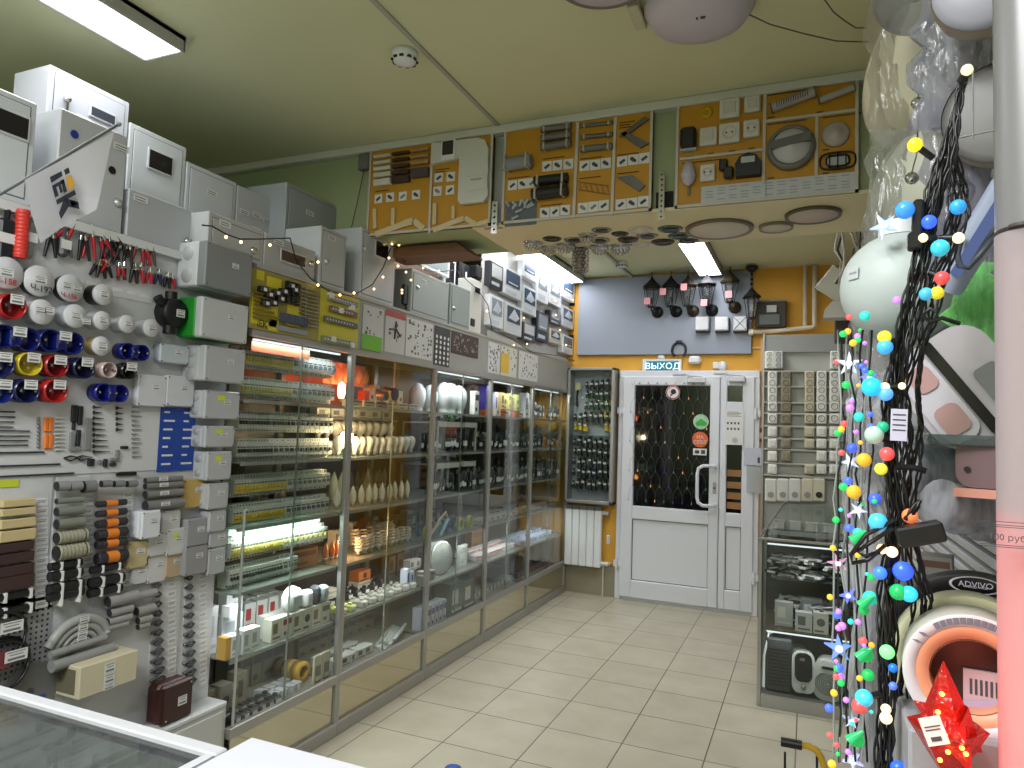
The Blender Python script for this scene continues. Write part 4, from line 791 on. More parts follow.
def plantool(y0,y1,x,z,n,lab,grp,c=(34,36,38)):
    base=None
    for k in range(n):
        loc=(x+random.uniform(-.03,.03),y0+(y1-y0)*(k+.5)/n,z); rot=(0,0,LX+random.uniform(-.5,.5)); s=random.uniform(.8,1.3)
        if base is None: base=one(tool(),'hand_tool',[mat(c,.4),PAPER],lab,'tool',loc,group=grp,rot=rot)
        else: dup(base,loc,rot=rot,scale=s)
plantool(3.9,4.62,-2.3,1.376+.002,18,'dark bundled tool in the rack row of the third showcase','rack tools of the third showcase')
plantool(4.05,4.58,-2.36,1.578,8,'dark handled tool lying on the upper white rack','tools on the upper rack',(30,40,36))
plantool(4.05,4.58,-2.36,1.303,8,'grey small tool lying on the lower white rack','tools on the lower rack',(120,122,118))
plantool(3.9,4.62,-2.26,1.103,17,'small dark tool at the foot of the lower white rack','tools under the lower rack',(60,62,60))
for i,(y0,y1,nm) in enumerate(((4.72,5.5,'fourth'),(5.57,6.45,'fifth'))):
    for z,zn,c in ((1.378,'middle shelf',(30,30,36)),(1.103,'lower middle shelf',(80,84,82))):
        plantool(y0,y1,-2.26,z,19,'dark hand tool standing on the %s of the %s showcase'%(zn,nm),'tools, %s of the %s showcase'%(zn,nm),c)
        plantool(y0,y1,-2.46,z+.06,15,'shadowed tool in the back row on the %s of the %s showcase'%(zn,nm),'back tools, %s of the %s showcase'%(zn,nm),(50,46,46))
        one(B(-2.52,y0,z,-2.44,y1,z+.058),'shelf_riser',DGREY,'grey step at the back of the %s in the %s showcase'%(zn,nm),'riser')
plantool(5.8,6.45,-2.3,1.643,10,'dark tool on the top shelf of the fifth showcase','tools on the top shelf of the fifth showcase')
carts(6.0,6.4,2,-2.22,1.378,.12,.04,.1,[(206,140,60)],'orange-brown packet on the middle shelf of the fifth showcase','orange-brown packets')
# coloured heaps on the .83 shelf and packets lower
def coil(r,c): 
    m=MB()
    for q in range(3):
        pts=[((r-.004*q)*math.cos(a*.5),-.012-.007*q,(r-.004*q)*math.sin(a*.5)+r) for a in range(14)]; m.tube(pts,.005,5)
    return m
for k in range(9):
    c=[(190,196,60),(70,110,150),(150,190,206),(206,190,60),(60,90,140),(160,180,190),(200,200,70),(120,150,170),(186,186,70)][k]; n_=['lime','steel blue','ice blue','mustard','navy','silver blue','lemon','slate','olive'][k]
    one(coil(.045,c),'cable_tie_coil',mat(c,.4),n_+' looped cable tie bundle on the tool shelf of the third showcase','cable ties',(-2.24-.1*(k%2),3.93+.075*k,.833),LX)
m=MB(); m.tube([(0,0,.01),(.12,0,.1),(.2,0,.14),(.22,0,.11)],.009,8,0); m.tube([(.1,-.02,0),(.2,-.02,.1)],.012,6,1); one(m,'bent_tube_tool',[mat((206,196,170),.4),mat((150,190,210),.3)],'long pale bent tube leaning over the cable ties in the third showcase','tool',(-2.2,3.92,.845),LX)
t=thing('round_led_panel','round glassy LED panel leaning on the boxes in the third showcase','LED panel',(-2.25,4.17,.565),LX-.2); part(MB().lathe([(.098,-.008),(.11,-.01),(.112,0),(.098,0),(.098,-.008)],(0,0,.11),(0,1,0),36),'rim',ALU,t); part(MB().cyl((0,-.006,.11),(0,-.001,.11),.099,n=36),'diffuser',mat((140,146,140),.15),t)
m,ms=g_carton(.17,.02,.21,(222,228,230),(190,196,200),2); one(m,'square_led_panel',ms,'square white LED panel behind the round one','LED panel',(-2.35,4.3,.561),LX)
m,ms=g_carton(.13,.02,.15,(200,206,200),(170,176,170),2); one(m,'small_led_panel',ms,'smaller pale square panel beside the third inner post','LED panel',(-2.26,4.52,.561),LX)
carts(3.88,4.05,3,-2.22,.561,.05,.06,.06,[(130,124,118),(176,168,160)],'short grey roll pack beside the round LED panel','grey roll packs')
carts(3.88,4.03,2,-2.30,.63,.08,.05,.07,[(190,184,176)],'pale long pack lying behind the round LED panel','long packs')
for k in range(6):
    m,ms=g_carton(.04,.08,.14,(196,200,216),(70,80,150),2); one(m,'blue_white_box',ms,'slim blue and white box in the row on the third showcase floor','carton',(-2.2,3.9+.052*k,.271),LX,'slim blue and white boxes')
for k,(y,h) in enumerate(((4.33,.22),(4.52,.2))): 
    m,ms=g_carton(.19,.14,h,(92,100,98),(196,200,196),0); one(m,'grey_green_case',ms,['wide','rear'][k]+' grey-green box on the third showcase floor','carton',(-2.2,y,.271),LX)
fill(4.72,5.48,-2.4,-2.2,.831,14,g_carton(.1,.09,.03,(214,216,214),k=0)[0],'flat_packet',[mat((206,206,204),.4),mat((190,80,60),.5)],'flat white packet in the heap on the fourth showcase shelf above the pink packets','packet','white packets of the fourth showcase',.012)
fill(4.72,5.48,-2.4,-2.2,.561,18,g_carton(.08,.08,.035,(214,206,206),k=2)[0],'pink_packet',[mat((214,206,206),.4),mat((206,110,110),.5)],'white and pink packet in the heap of the fourth showcase','packet','pink packets of the fourth showcase',.014)
fill(5.57,6.42,-2.4,-2.2,.831,16,g_carton(.09,.08,.035,(206,190,170),k=2)[0],'red_tipped_packet',[mat((210,196,170),.4),mat((190,60,44),.5)],'cream and red packet in the heap of the fifth showcase','packet','red packets of the fifth showcase',.012)
fill(5.57,6.42,-2.4,-2.2,.561,16,g_carton(.09,.09,.03,(190,206,226),k=1)[0],'blue_clear_packet',[mat((186,202,226),.25),mat((80,110,190),.4)],'clear bluish packet in the heap of the fifth showcase','packet','blue packets of the fifth showcase',.014)
fill(4.75,5.48,-2.36,-2.2,.271,10,g_carton(.09,.08,.05,(150,150,146),k=0)[0],'grey_packet',[mat((150,152,150),.4),PAPER],'grey packet on the fourth showcase floor','packet','grey packets of the fourth showcase floor')
fill(5.6,6.42,-2.36,-2.2,.271,9,g_carton(.08,.08,.04,(70,74,110),k=0)[0],'navy_packet',[mat((76,80,120),.4),mat((190,80,80),.5)],'navy and red packet on the fifth showcase floor','packet','navy packets of the fifth showcase floor')
for y,z,h,lab in ((5.2,.561,.16,'tall brown box added for the yellowish reflection on the pink packet shelf'),(5.3,.271,.2,'tall brown box added for the yellowish reflection on the fourth showcase floor'),(6.1,.831,.0,'')):
    if lab: m,ms=g_carton(.2,.06,h,(150,110,60),(120,84,44),2); one(m,'brown_reflection_box',ms,lab,'box',(-2.48,y,z),LX)  # brown boxes added where the case backs reflect yellowish
one(B(-2.615,5.7,.86,-2.60,6.4,1.09),'yellow_reflection',mat((196,150,50),.5),'yellow sheet standing in for the reflection behind the heap in the fifth showcase','sheet')  # yellow reflection at the case back painted as a sheet

carts(2.28,2.5,4,-2.3,.271,.07,.06,.16,[(110,104,86),(96,92,80),(124,112,84)],'dim olive-brown carton at the pegboard end of the first showcase floor','cartons at the pegboard end')
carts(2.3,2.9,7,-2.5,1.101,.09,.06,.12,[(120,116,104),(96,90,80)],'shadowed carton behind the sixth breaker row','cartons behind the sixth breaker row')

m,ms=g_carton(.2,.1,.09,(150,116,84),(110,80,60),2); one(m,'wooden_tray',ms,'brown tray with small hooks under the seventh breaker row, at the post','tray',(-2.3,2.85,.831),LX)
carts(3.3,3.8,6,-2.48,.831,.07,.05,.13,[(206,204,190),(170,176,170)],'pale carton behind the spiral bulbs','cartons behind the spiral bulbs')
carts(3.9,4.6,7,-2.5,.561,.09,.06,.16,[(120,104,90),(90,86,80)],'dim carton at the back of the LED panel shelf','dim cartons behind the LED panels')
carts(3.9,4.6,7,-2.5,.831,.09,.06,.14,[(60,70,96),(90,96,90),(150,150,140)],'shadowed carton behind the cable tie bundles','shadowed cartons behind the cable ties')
# ================================================================ pegboard display wall and metal enclosures
BX=-2.27
struct(B(-2.33,.3,0,BX,2.243,2.18),'wall_partition',mat((196,198,200),.5,var=3))
t=MB(); t.box(-3.2,.3,2.18,-2.245,2.243,2.195); t.box(-2.268,.3,2.165,-2.245,2.243,2.18); struct(t,'trim_5',mat((214,216,218),.4))
def L2(px,py,X=BX): p=at(px,py,0,X); return p.y,p.z
def lt(name,lab,cat,grp=None,X=BX): return thing(name,lab,cat,(X,0,0),LX,grp)
# ---- metal enclosures
def encl(TL,TR,X,zb,dep,c,lab,win=None,lock=None,door=True,extra=None,grp='metal enclosures on the ledge',br=None,wpx=None):
    y0,z0=L2(*TL,X=X); y1,z1=L2(*TR,X=X); zt=(z0+z1)/2
    if br: y1,zb=L2(*br,X=X)
    w=y1-y0; h=zt-zb; t=thing('metal_enclosure',lab,'metal enclosure',(X-dep,y0,zb),LX,grp)
    M_=mat(c,.35); part(B(0,-dep,0,w,0,h,b=.004),'body',M_,t)
    if door:
        g=min(.022,w*.09); m=B(g,-dep-.003,g,w-g,-dep,h-g,0,b=.0015); 
        for a in ((g-.003,g-.003,w-g+.003,g),(g-.003,h-g,w-g+.003,h-g+.003),(g-.003,g,g,h-g),(w-g,g,w-g+.003,h-g)): m.box(a[0],-dep-.0008,a[1],a[2],-dep,a[3],1)
        dr=part(m,'door',[M_,mat((96,100,106),.6)],t)
    else: dr=t
    y=-dep-.003
    if wpx:
        a_=L2(wpx[0],wpx[2],X)[0]-y0; b2_,c_=L2(wpx[1],wpx[2],X); d_=L2(wpx[1],wpx[3],X)[1]; b2_-=y0; win=((a_+b2_)/2/w,((c_+d_)/2-zb)/h,(b2_-a_)/w+.016/w,(c_-d_)/h+.016/h)+tuple(wpx[4:5])
    if win:
        x_,z_,ww,hh=win[:4]; x_*=w; z_*=h; ww*=w; hh*=h; m=B(x_-ww/2,y-.006,z_-hh/2,x_+ww/2,y,z_+hh/2,0,b=.003); m.box(x_-ww/2+.008,y-.007,z_-hh/2+.008,x_+ww/2-.008,y-.006,z_+hh/2-.008,1); part(m,'viewing_window',[mat((200,204,208),.4),mat(win[4] if len(win)>4 else (34,32,34),.15)],dr)
    for (lx,lz,k) in (lock or []):
        if k=='cyl': part(MB().lathe([(0,-.012),(.01,-.012),(.013,-.003),(.016,0),(0,0)],(lx*w,y,lz*h),(0,1,0),14),'lock',CHROME if sum(c)<560 else mat((200,200,200),.3,.5),dr)
        elif k=='key':
            m=MB(); m.lathe([(0,-.02),(.008,-.02),(.012,0)],(lx*w,y,lz*h),(0,1,0),10); m.box(lx*w-.004,y-.012,lz*h-.05,lx*w+.004,y-.008,lz*h); m.lathe([(.006,-.002),(.012,-.002),(.012,.002),(.006,.002)],(lx*w,y-.012,lz*h-.0),(0,1,0),10); part(m,'key',CHROME,dr)
        elif k=='tag': m=B(lx*w-.03,y-.001,lz*h-.012,lx*w+.03,y,lz*h+.012); [m.box(lx*w-.024,y-.0014,lz*h+q,lx*w+.02,y-.001,lz*h+q+.003,1) for q in (-.007,.002)]; part(m,'paper_label',[PAPER,INK],dr)
        elif k=='blue': part(MB().cyl((lx*w,y-.001,lz*h),(lx*w,y,lz*h),.014,n=16),'blue_sticker',mat((40,60,150),.4),t)
        elif k=='hole': part(MB().cyl((lx*w,y-.001,lz*h),(lx*w,y,lz*h),.014,n=16),'hole',BLACK,t)
        elif k=='yel': m=MB(); m.lathe([(0,-.02),(.012,-.02),(.012,0)],(lx*w,y,lz*h),(0,1,0),10); m.box(lx*w+.01,y-.014,lz*h-.02,lx*w+.035,y-.006,lz*h+.01,1); part(m,'lock',[BLACK,YEL],dr)
    return t
XR1=-2.26; XR2=-2.52
encl((-60,62),(38,104),XR1,2.197,.2,(206,210,216),'white enclosure with a wide rounded window, cut by the frame edge',wpx=(-22,27,120,141))
encl((50,64),(130,103),XR2,2.197,.2,(196,200,208),'tall white enclosure with hanging key and slot window, standing behind the others',wpx=(89.6,113.5,117,125.5,(66,70,82)),lock=[(.2,.83,'key'),(.42,.76,'tag')])
encl((61,108),(128,136),XR1,2.197,.14,(186,190,194),'grey enclosure with a round blue sticker and two dark holes behind the flag',lock=[(.2,.80,'blue'),(.40,.63,'hole'),(.78,.60,'hole'),(.9,.30,'cyl'),(.9,.86,'tag')],door=False)
encl((130,122),(187,148),XR2,2.197,.2,(206,212,214),'pale enclosure with a dark square window and yellow-tagged lock',wpx=(148,171,159,176.4),lock=[(.5,.85,'tag'),(.26,.42,'yel')])
encl((187,161),(237,183),XR2,2.197,.2,(200,205,208),'plain pale enclosure without window, between the dark-windowed one and the labelled one',lock=[(.5,.8,'tag')])
encl((238,183),(273,202),XR2,2.212,.2,(188,192,194),'grey enclosure carrying four small paper labels in the rear row',lock=[(.2,.74,'tag'),(.55,.76,'tag'),(.55,.6,'tag'),(.85,.74,'tag')],door=False)
encl((287,182),(342,208),XR2+.1,2.212,.26,(160,166,170),'larger grey enclosure standing apart at the end of the rear row',lock=[(.4,.8,'tag')])
encl((129,189),(199,212),XR1,2.197,.13,(178,182,188),'wide low grey enclosure with one round white lock right above the clamp rack',lock=[(.85,.28,'cyl'),(.15,.85,'tag')],door=False)
X3=-2.165
encl((209,210),(264.3,232),X3,2.212,.16,(180,182,184),'wide grey enclosure behind the big cable box, with fairy lights drooping over it',lock=[(.27,.8,'tag'),(.8,.35,'cyl')])
encl((265,234),(316,250),X3,2.212,.16,(178,180,182),'grey enclosure with a brown rectangular window',wpx=(280,304,258,267.8,(84,66,58)),lock=[(.9,.55,'cyl'),(.25,.85,'tag')],door=False)
encl((321.5,224.5),(347,237),X3,2.212,.22,(186,190,192),'tall grey enclosure with white sides and a small lock',lock=[(.22,.42,'cyl'),(.4,.85,'tag')])
encl((362,226),(396,243),X3,2.212,.2,(190,194,198),'tall pale enclosure with a black rounded window, half under the header boards',wpx=(375,387,246,260,(14,14,16)),lock=[(.1,.7,'cyl')])
encl((412,269),(449.3,283),X3,2.212,.12,(160,168,166),'square grey-green enclosure with thin frame beyond the header boards',lock=[(.13,.6,'cyl'),(.3,.8,'tag')])
encl((450.8,282),(470.3,291),X3,2.212,.12,(150,158,156),'narrow grey-green enclosure beside the white device',lock=[(.15,.4,'cyl')])
t=encl((470.8,277),(482.5,283),X3,2.212,.1,(212,212,206),'tall white device with two dark square openings',door=False,win=(.5,.8,.5,.15)); part(B(.02,-.108,.04,.075,-.1,.09),'dark_square',BLACK,t)
# brown panelling above the cases behind the header, board of boxed floodlights
one(B(-2.62,3.66,2.212,-2.56,4.66,3.045),'wooden_backdrop',mat((122,98,86),.6,var=8,vs=3),'brown-pink panel on top of the showcases below the wooden beam','panel')
one(B(-2.27,4.66,2.212,-2.2,6.54,3.045),'display_backing',mat((190,190,188),.6),'white panel on top of the showcases carrying boxed floodlights','panel')
t=lt('framed_box','white-framed pale box tipped upright on the square grey-green enclosure','box',X=-2.3); (a,b_),(c,d_)=L2(418,247,-2.3),L2(446,266,-2.3); b_=2.70; d_=2.56
m=MB(); m.box(a,-.03,d_,c,0,b_,0,b=.004); m.box(a+.03,-.032,d_+.02,c-.03,-.03,b_-.02,1); part(m,'box',[WHITE,mat((150,162,164),.3)],t)
# boxed floodlights: columns of packs
PK=-2.195
packs=[(484,262,497,292,'d'),(484,295,497,330,'w'),(497.6,268,516,302,'b'),(499,303,516,338,'s'),(517,262,531,284,'b'),(517,286,531,318,'b'),(517,322,530,344,'d'),(532,266,543,306,'w'),(531.5,311,543,344,'k'),(544,278,556,309,'w'),(544.5,311,556,327,'k'),(544.5,329,556,346,'y'),(557,279,572,305,'b'),(557,307,572,332,'b'),(557.5,335,571,357,'w2'),(572.6,283,577,310,'k'),(572.6,313,577,334,'k'),(572.6,337,577,357,'k')]
pl={'d':((46,48,54),(206,208,210)),'w':((226,228,232),(150,160,170)),'b':((216,222,228),(60,84,112)),'s':((206,208,208),(70,84,96)),'k':((36,38,46),(150,156,164)),'y':((206,200,176),(90,90,84)),'w2':((222,226,230),(96,104,112))}
ords=['first','second','third','fourth','fifth','sixth','seventh']
for i,(x0,y0,x1,y1,k) in enumerate(packs):
    (a,zt),(b_,zb)=L2(x0,y0,PK),L2(x1,y1,PK); zt2=L2(x1,y0+(.33)*(x1-x0)*.6,PK)[1]; zt=min((zt+zt2)/2,3.02); zb=max(zb,2.215)
    b_=min(b_,6.54)
    if zt-zb<.08: zt=zb+.1
    t=thing('boxed_floodlight','pack','boxed lamp',(PK,0,0),LX,'boxed floodlights on the panel over the showcases')
    cx_=sum(1 for q in sorted(set([484,497.6,517,532,544,557,573])) if x0>=q-1.5); t['label']='%s floodlight pack, %s column from the white device, %s'%({'d':'dark grey','w':'plain white','b':'white and blue','s':'pale grey','k':'black','y':'cream','w2':'white with grey picture'}[k],ords[cx_-1],'upper' if y0<285 else 'middle' if y0<312 else 'lower' if y0<326 else 'bottom')
    w=b_-a; h=zt-zb; part(B(a+.006,-.05,zb+.003,b_-.006,-.001,zt-.003,b=.003),'carton',mat(pl[k][0],.3),t)
    m=MB(); m.box(a+w*.14,-.0535,zb+h*.38,b_-w*.14,-.0505,zt-h*.1,0,b=.002)
    if i%2: m.prism([(a+w*.2,zb+h*.5),(a+w*.5,zb+h*.85),(b_-w*.2,zb+h*.6),(a+w*.6,zb+h*.45)],-.055,-.0535,1)
    else: m.box(a+w*.25,-.055,zb+h*.45,b_-w*.25,-.0535,zb+h*.5,1)
    m.box(a+w*.15,-.0515,zb+h*.1,b_-w*.3,-.0505,zb+h*.22,1); part(m,'picture',[mat(pl[k][1],.2),mat((196,206,216),.3)],t)
# floodlight clamped on top
t=thing('black_floodlight','black floodlight with bracket under the header tray','floodlight',(-2.36,4.52,2.62),LX); part(B(-.1,-.04,-.1,.06,0,.12,b=.008),'body',BLACK,t); part(B(-.08,-.042,-.02,.04,-.04,.1),'front_glass',mat((40,42,48),.1),t)
m=MB(); m.box(.06,-.1,.03,.16,-.02,.13,b=.01); m.tube([(.11,-.06,.03),(.13,-.05,-.08),(.12,-.05,-.25)],.004,5); part(m,'driver_box',BLACK,t); part(B(-.02,-.045,.02,.0,-.042,.06),'mark',PAPER,t); part(B(-.1,-.05,-.405,.0,-.0,-.1),'carton',mat((196,196,192),.5),t)
t=thing('slanted_photo_box','white box with a dark glossy window leaning under the header tray','box',(-2.36,4.25,2.60),LX); part(B(-.09,-.05,-.11,.09,0,.12,b=.01),'frame',WHITE,t); part(B(-.06,-.053,-.08,.06,-.05,.1,b=.004),'dark_window',mat((40,40,44),.1),t); part(B(-.09,-.05,-.388,.09,0,-.11),'carton',mat((110,84,66),.5),t)
# ---- big electrical boxes down the edge of the pegboard
def elbox(TL,BR,dep,lab,c=(180,182,186),c2=None,stick=False,knock=2,X=BX,tag_=True):
    Xf=X+dep; (a,zt),(b_,zb)=L2(*TL,X=Xf),L2(*BR,X=Xf); w=b_-a; h=zt-zb
    t=thing('junction_box',lab,'junction box',(X,a,zb),LX,'junction boxes on the pegboard edge'); part(B(0,-dep*.72,0,w,0,h,b=.006),'body',mat(c2 or c,.4),t); ld=part(B(-.001,-dep,-.001,w+.001,-dep*.72,h+.001,b=.005),'lid',mat(c,.4),t)
    m=MB()
    for k in range(knock): m.lathe([(0,-.004),(.8*dep*.22,-.004),(dep*.2,0)],(0,-dep*.38,h*(k+.5)/knock),(1,0,0),14)
    if knock: part(m,'knockout',mat(tuple(int(v*.9) for v in (c2 or c)),.4),t)
    if tag_: ptag(ld,w*.62,-dep-.0012,h*.62)
    m=MB()
    for q in ((.06,.06),(.94,.06),(.06,.94),(.94,.94)): m.cyl((w*q[0],-dep-.001,h*q[1]),(w*q[0],-dep,h*q[1]),.003,n=6)
    part(m,'screw',DGREY,ld)
    if stick: part(B(w*.34,-dep-.0014,h*.66,w*.56,-dep-.0002,h*.86),'yellow_sticker',mat((206,214,60),.6),t)
    return t
W_=(214,218,224)
elbox((207,240),(251,297),.15,'largest grey cable box with white sides, at the top of the column',(132,136,138),(206,208,214))
elbox((203,296),(247,344),.13,'white-lidded box with bright green sides, second in the column',(196,200,202),(40,150,50),knock=0)
elbox((206,345),(244,384),.12,'grey box with three round side knockouts below the green-sided box',knock=3)
elbox((206,390),(239,419.5),.085,'fourth grey box of the column, wide with a yellow sticker',stick=True); elbox((206,426),(234,447),.08,'fifth grey box of the column, small with a yellow sticker',stick=True); elbox((208,452),(231,479),.08,'sixth grey box of the column, squarish with a yellow sticker and top tag',stick=True)
elbox((209,484),(228,507.5),.07,'rounded pale box with paper tag, seventh in the column'); elbox((210,511),(226,530),.06,'small rounded box, eighth in the column'); elbox((210,532),(228,545),.05,'flat little box, ninth in the column',knock=0); elbox((209,550),(225,572),.05,'lowest small box of the column',knock=1)
elbox((139,374),(165.5,407),.03,'thin white square box beside the blue double cup',(206,208,214),knock=0); elbox((168,375),(193.5,407),.03,'thin white square box above the blue card',(206,208,214),knock=0)
elbox((161,343),(189,365),.04,'clear and white small box above the thin square pair',(190,198,204),(150,160,170),knock=0)
for (TL,BR,dep,c,lab,st) in (((143,512),(160,537),.07,W_,'white deep box with printed tag right of the orange-banded tubes',0),((163,511),(180,532),.03,(196,198,198),'pale grey square box under the grey tube stack',0),((184,480),(207,506),.03,(196,166,96),'wood-coloured square box beside the grey tube stack',0),((129,543),(147,566),.03,(196,180,136),'beige small box left of the white tagged boxes',0),((149,535),(166,554),.03,(206,208,208),'white small box with two-line tag',0),((168,530),(185,553),.035,(206,208,206),'white small box with yellow sticker',1),((133,565),(147,582),.02,(204,206,206),'lowest white small box, near the orange-banded tubes',0),((149,556),(166,580),.02,(206,206,206),'white small box with grey picture, lowest middle',0),((167,553),(183,575),.025,(190,166,136),'tan small box under the yellow-stickered one',0),((188,520),(208,545),.05,(150,150,154),'grey rounded box under the wood-coloured one',0),((186,546),(207,572),.05,(150,150,152),'grey box with orange stripe at the foot of the column',0)):
    t=elbox(TL,BR,dep,lab,c,knock=0,stick=bool(st)); t['group']='small junction boxes on the pegboard'
# round black box
t=lt('round_junction_box','black round junction box with three spouts and a paper tag','junction box'); y,z=L2(178,313,-2.21); part(MB().lathe([(0,-.06),(.05,-.06),(.056,-.05),(.056,0),(0,0)],(y,0,z),(0,1,0),28),'body',BLACK,t)
m=MB(); m.cyl((y-.01,-.03,z+.05),(y-.01,-.03,z+.08),.022,n=14); m.cyl((y-.01,-.03,z-.05),(y-.01,-.03,z-.08),.022,n=14); m.cyl((y-.05,-.03,z+.03),(y-.07,-.03,z+.05),.018,n=12); m.cyl((y+.05,-.03,z-.01),(y+.065,-.03,z-.01),.014,n=12); part(m,'spout',BLACK,t); ptag(t,y+.012,-.0612,z,.034,.026)
# round lids and coloured cups
def lid(px,py,r,dep,lab,tags,body=None,txt=None):
    r*=1.14
    y,z=L2(px,py,BX+dep); t=lt('round_wall_box',lab,'round wall box',grp='round wall boxes on the pegboard'); part(MB().cyl((y,0,z),(y,-dep*.8,z),r*.93,n=24),'body',mat(body or (186,188,192),.4),t); part(MB().lathe([(0,-dep-.002),(r*.95,-dep),(r,-dep+.004),(r,-dep*.8),(0,-dep*.8)],(y,0,z),(0,1,0),32),'lid',mat((206,208,212),.4),t)
    for (a,b_,w,h) in tags: ptag(t,y+a*r,-dep-.0035,z+b_*r,w,h)
    if txt:
        s,c,ox,oz,sz=txt; text(s,sz,t,(y+ox*r,-dep-.004,z+oz*r),mat(c,.6))
lid(8,273,.043,.035,'large white round lid with red handwriting ending 158, cut by the frame edge',[(-.1,.0,.036,.022)],txt=('Ч-158',(190,30,50),-.15,-.55,.026)); lid(40,281,.043,.035,'large white round lid marked Ч-192 in dark ink',[(0,.05,.036,.022)],(60,56,60),('Ч-192',(60,60,66),.08,-.52,.028)); lid(71.5,288,.040,.035,'large white round lid with two tags and red handwriting',[(-.35,.1,.028,.02),(.4,.05,.028,.02)],(60,56,60),('Ч-156',(190,30,50),-.2,-.62,.022))
lid(104,294.5,.031,.06,'white lid over a black body, at the end of the top row of lids',[(0,0,.028,.022)],(26,26,28)); lid(42.5,312,.035,.05,'white lid with a crossed pair of tags, second row',[(-.2,.1,.03,.02),(.5,.2,.026,.022)]); lid(76,316,.034,.06,'white lid with a tag hanging over its edge, second row',[(0,0,.032,.02),(.9,-.3,.026,.018)]); lid(103,320.5,.028,.06,'white lid, small and beside the dark cups, second row',[(0,0,.028,.02)]); lid(128,324,.028,.06,'white lid in the second row, second from the black spouted box',[(0,0,.026,.018)]); lid(152,328,.029,.06,'white lid in the second row, nearest the black spouted box',[(0,0,.028,.02)])
lid(102,346,.029,.05,'tan round lid between blue cups',[(0,0,.03,.024)],(180,160,110))
def cup(px,py,r,dep,c,lab,tg=True,double=False,clearm=False):
    r*=1.08
    y,z=L2(px,py,BX+dep); t=lt('wall_box_cup',lab,'wall box',grp='coloured wall box cups on the pegboard'); M_=mat(c,.25); 
    for k in range(2 if double else 1):
        yy=y+(k-.5)*r*1.95 if double else y
        part(MB().lathe([(0,-.002),(r*.86,-.002),(r*.86,-dep+.004),(r*.95,-dep),(r,-dep),(r,0),(0,0)],(yy,0,z),(0,1,0),26),'cup',M_,t)
        m=MB(); m.cyl((yy-r*.6,-dep-.002,z),(yy-r*.6,-dep+.01,z),.004,n=6); m.cyl((yy+r*.6,-dep-.002,z),(yy+r*.6,-dep+.01,z),.004,n=6); part(m,'screw',CHROME,t)
    if double: part(B(y-r*.5,-dep,z-r*.7,y+r*.5,-.001,z+r*.7,b=.004),'bridge',M_,t)
    if tg: ptag(t,y+r*.2,-dep-.0015,z+r*.55,.036,.026)
N_=(18,28,100)
cup(14,306,.036,.06,(160,30,30),'red cup box beside the tag-crossed white lid, cut by the frame edge'); cup(17,338,.034,.05,N_,'navy double cup under the red one, cut by the frame edge',double=True); cup(63,342,.034,.05,N_,'navy double cup with a slanted tag, beside the tan lid',double=True); cup(136,352,.027,.05,(20,26,110),'royal blue double cup without tag, under the small white lids',tg=False,double=True)
cup(2,364,.036,.05,(24,30,80),'dark blue cup at the frame edge, fourth row'); cup(31,364,.034,.05,(196,176,40),'open yellow cup box in the fourth row of cups'); cup(58,366,.033,.06,(140,22,30),'dark red cup in the fourth row, beside the yellow one'); cup(85,368,.033,.06,(22,24,64),'dark navy cup with tag in the fourth row'); cup(110,370,.025,.06,(196,176,170),'small pinkish white open cup',tg=False); cup(130,371,.027,.05,(30,32,30),'blackish cup with upright tag at the end of the fourth row')
cup(2,391,.034,.05,(20,34,110),'blue cup at the frame edge, lowest row'); cup(28,391,.034,.06,(18,24,76),'navy cup in the lowest row beside the red one'); cup(57,391,.035,.06,(170,30,34),'bright red cup in the lowest row'); cup(113,393,.029,.05,(22,28,120),'royal blue double cup in the lowest row, next to the thin square box',tg=False,double=True)
# clamps rack
t=lt('clamp_board','white sheet with tags carrying crocodile clips','board'); y0,z0=L2(-30,216); y1,z1=L2(152,302); 
(ya,za),(yb,zb)=L2(30,262),L2(152,288)
part(MB().prism([(y0,2.14),(yb,2.14),(yb,zb-.06),(y0,zb-.06)],-.003,0),'sheet',mat((206,208,212),.5),t)
m=MB()
for k in range(7): yy,zz=L2(82+13*k,280+3.2*k,-2.25); m.box(yy-.018,-.0045,zz-.006,yy+.018,-.003,zz+.006)
part(m,'tag_row',PAPER,t)
def clip(px,py,c,l,ang,lab,grp='crocodile clips on the white sheet'):
    y,z=L2(px,py,-2.25); m=MB(); a=ang; 
    for s_ in (-1,1):
        u=Vector((math.sin(a+s_*.16),0,-math.cos(a+s_*.16))); p=Vector((0,-.012-.004*s_,0)); m.cyl(p,p+u*l*.5,.004,.007,8,1); m.cyl(p+u*l*.4,p+u*l*1.1,.0075,.0045,8,0)
    m.cyl((0,-.02,-.02),(0,-.004,-.02),.006,n=8,m=1); one(m,'crocodile_clip',[mat(c,.4),CHROME],lab,'clip',(BX+.004,y,z+l*.5),LX,grp)
R_=(176,34,44); K_=(22,22,24)
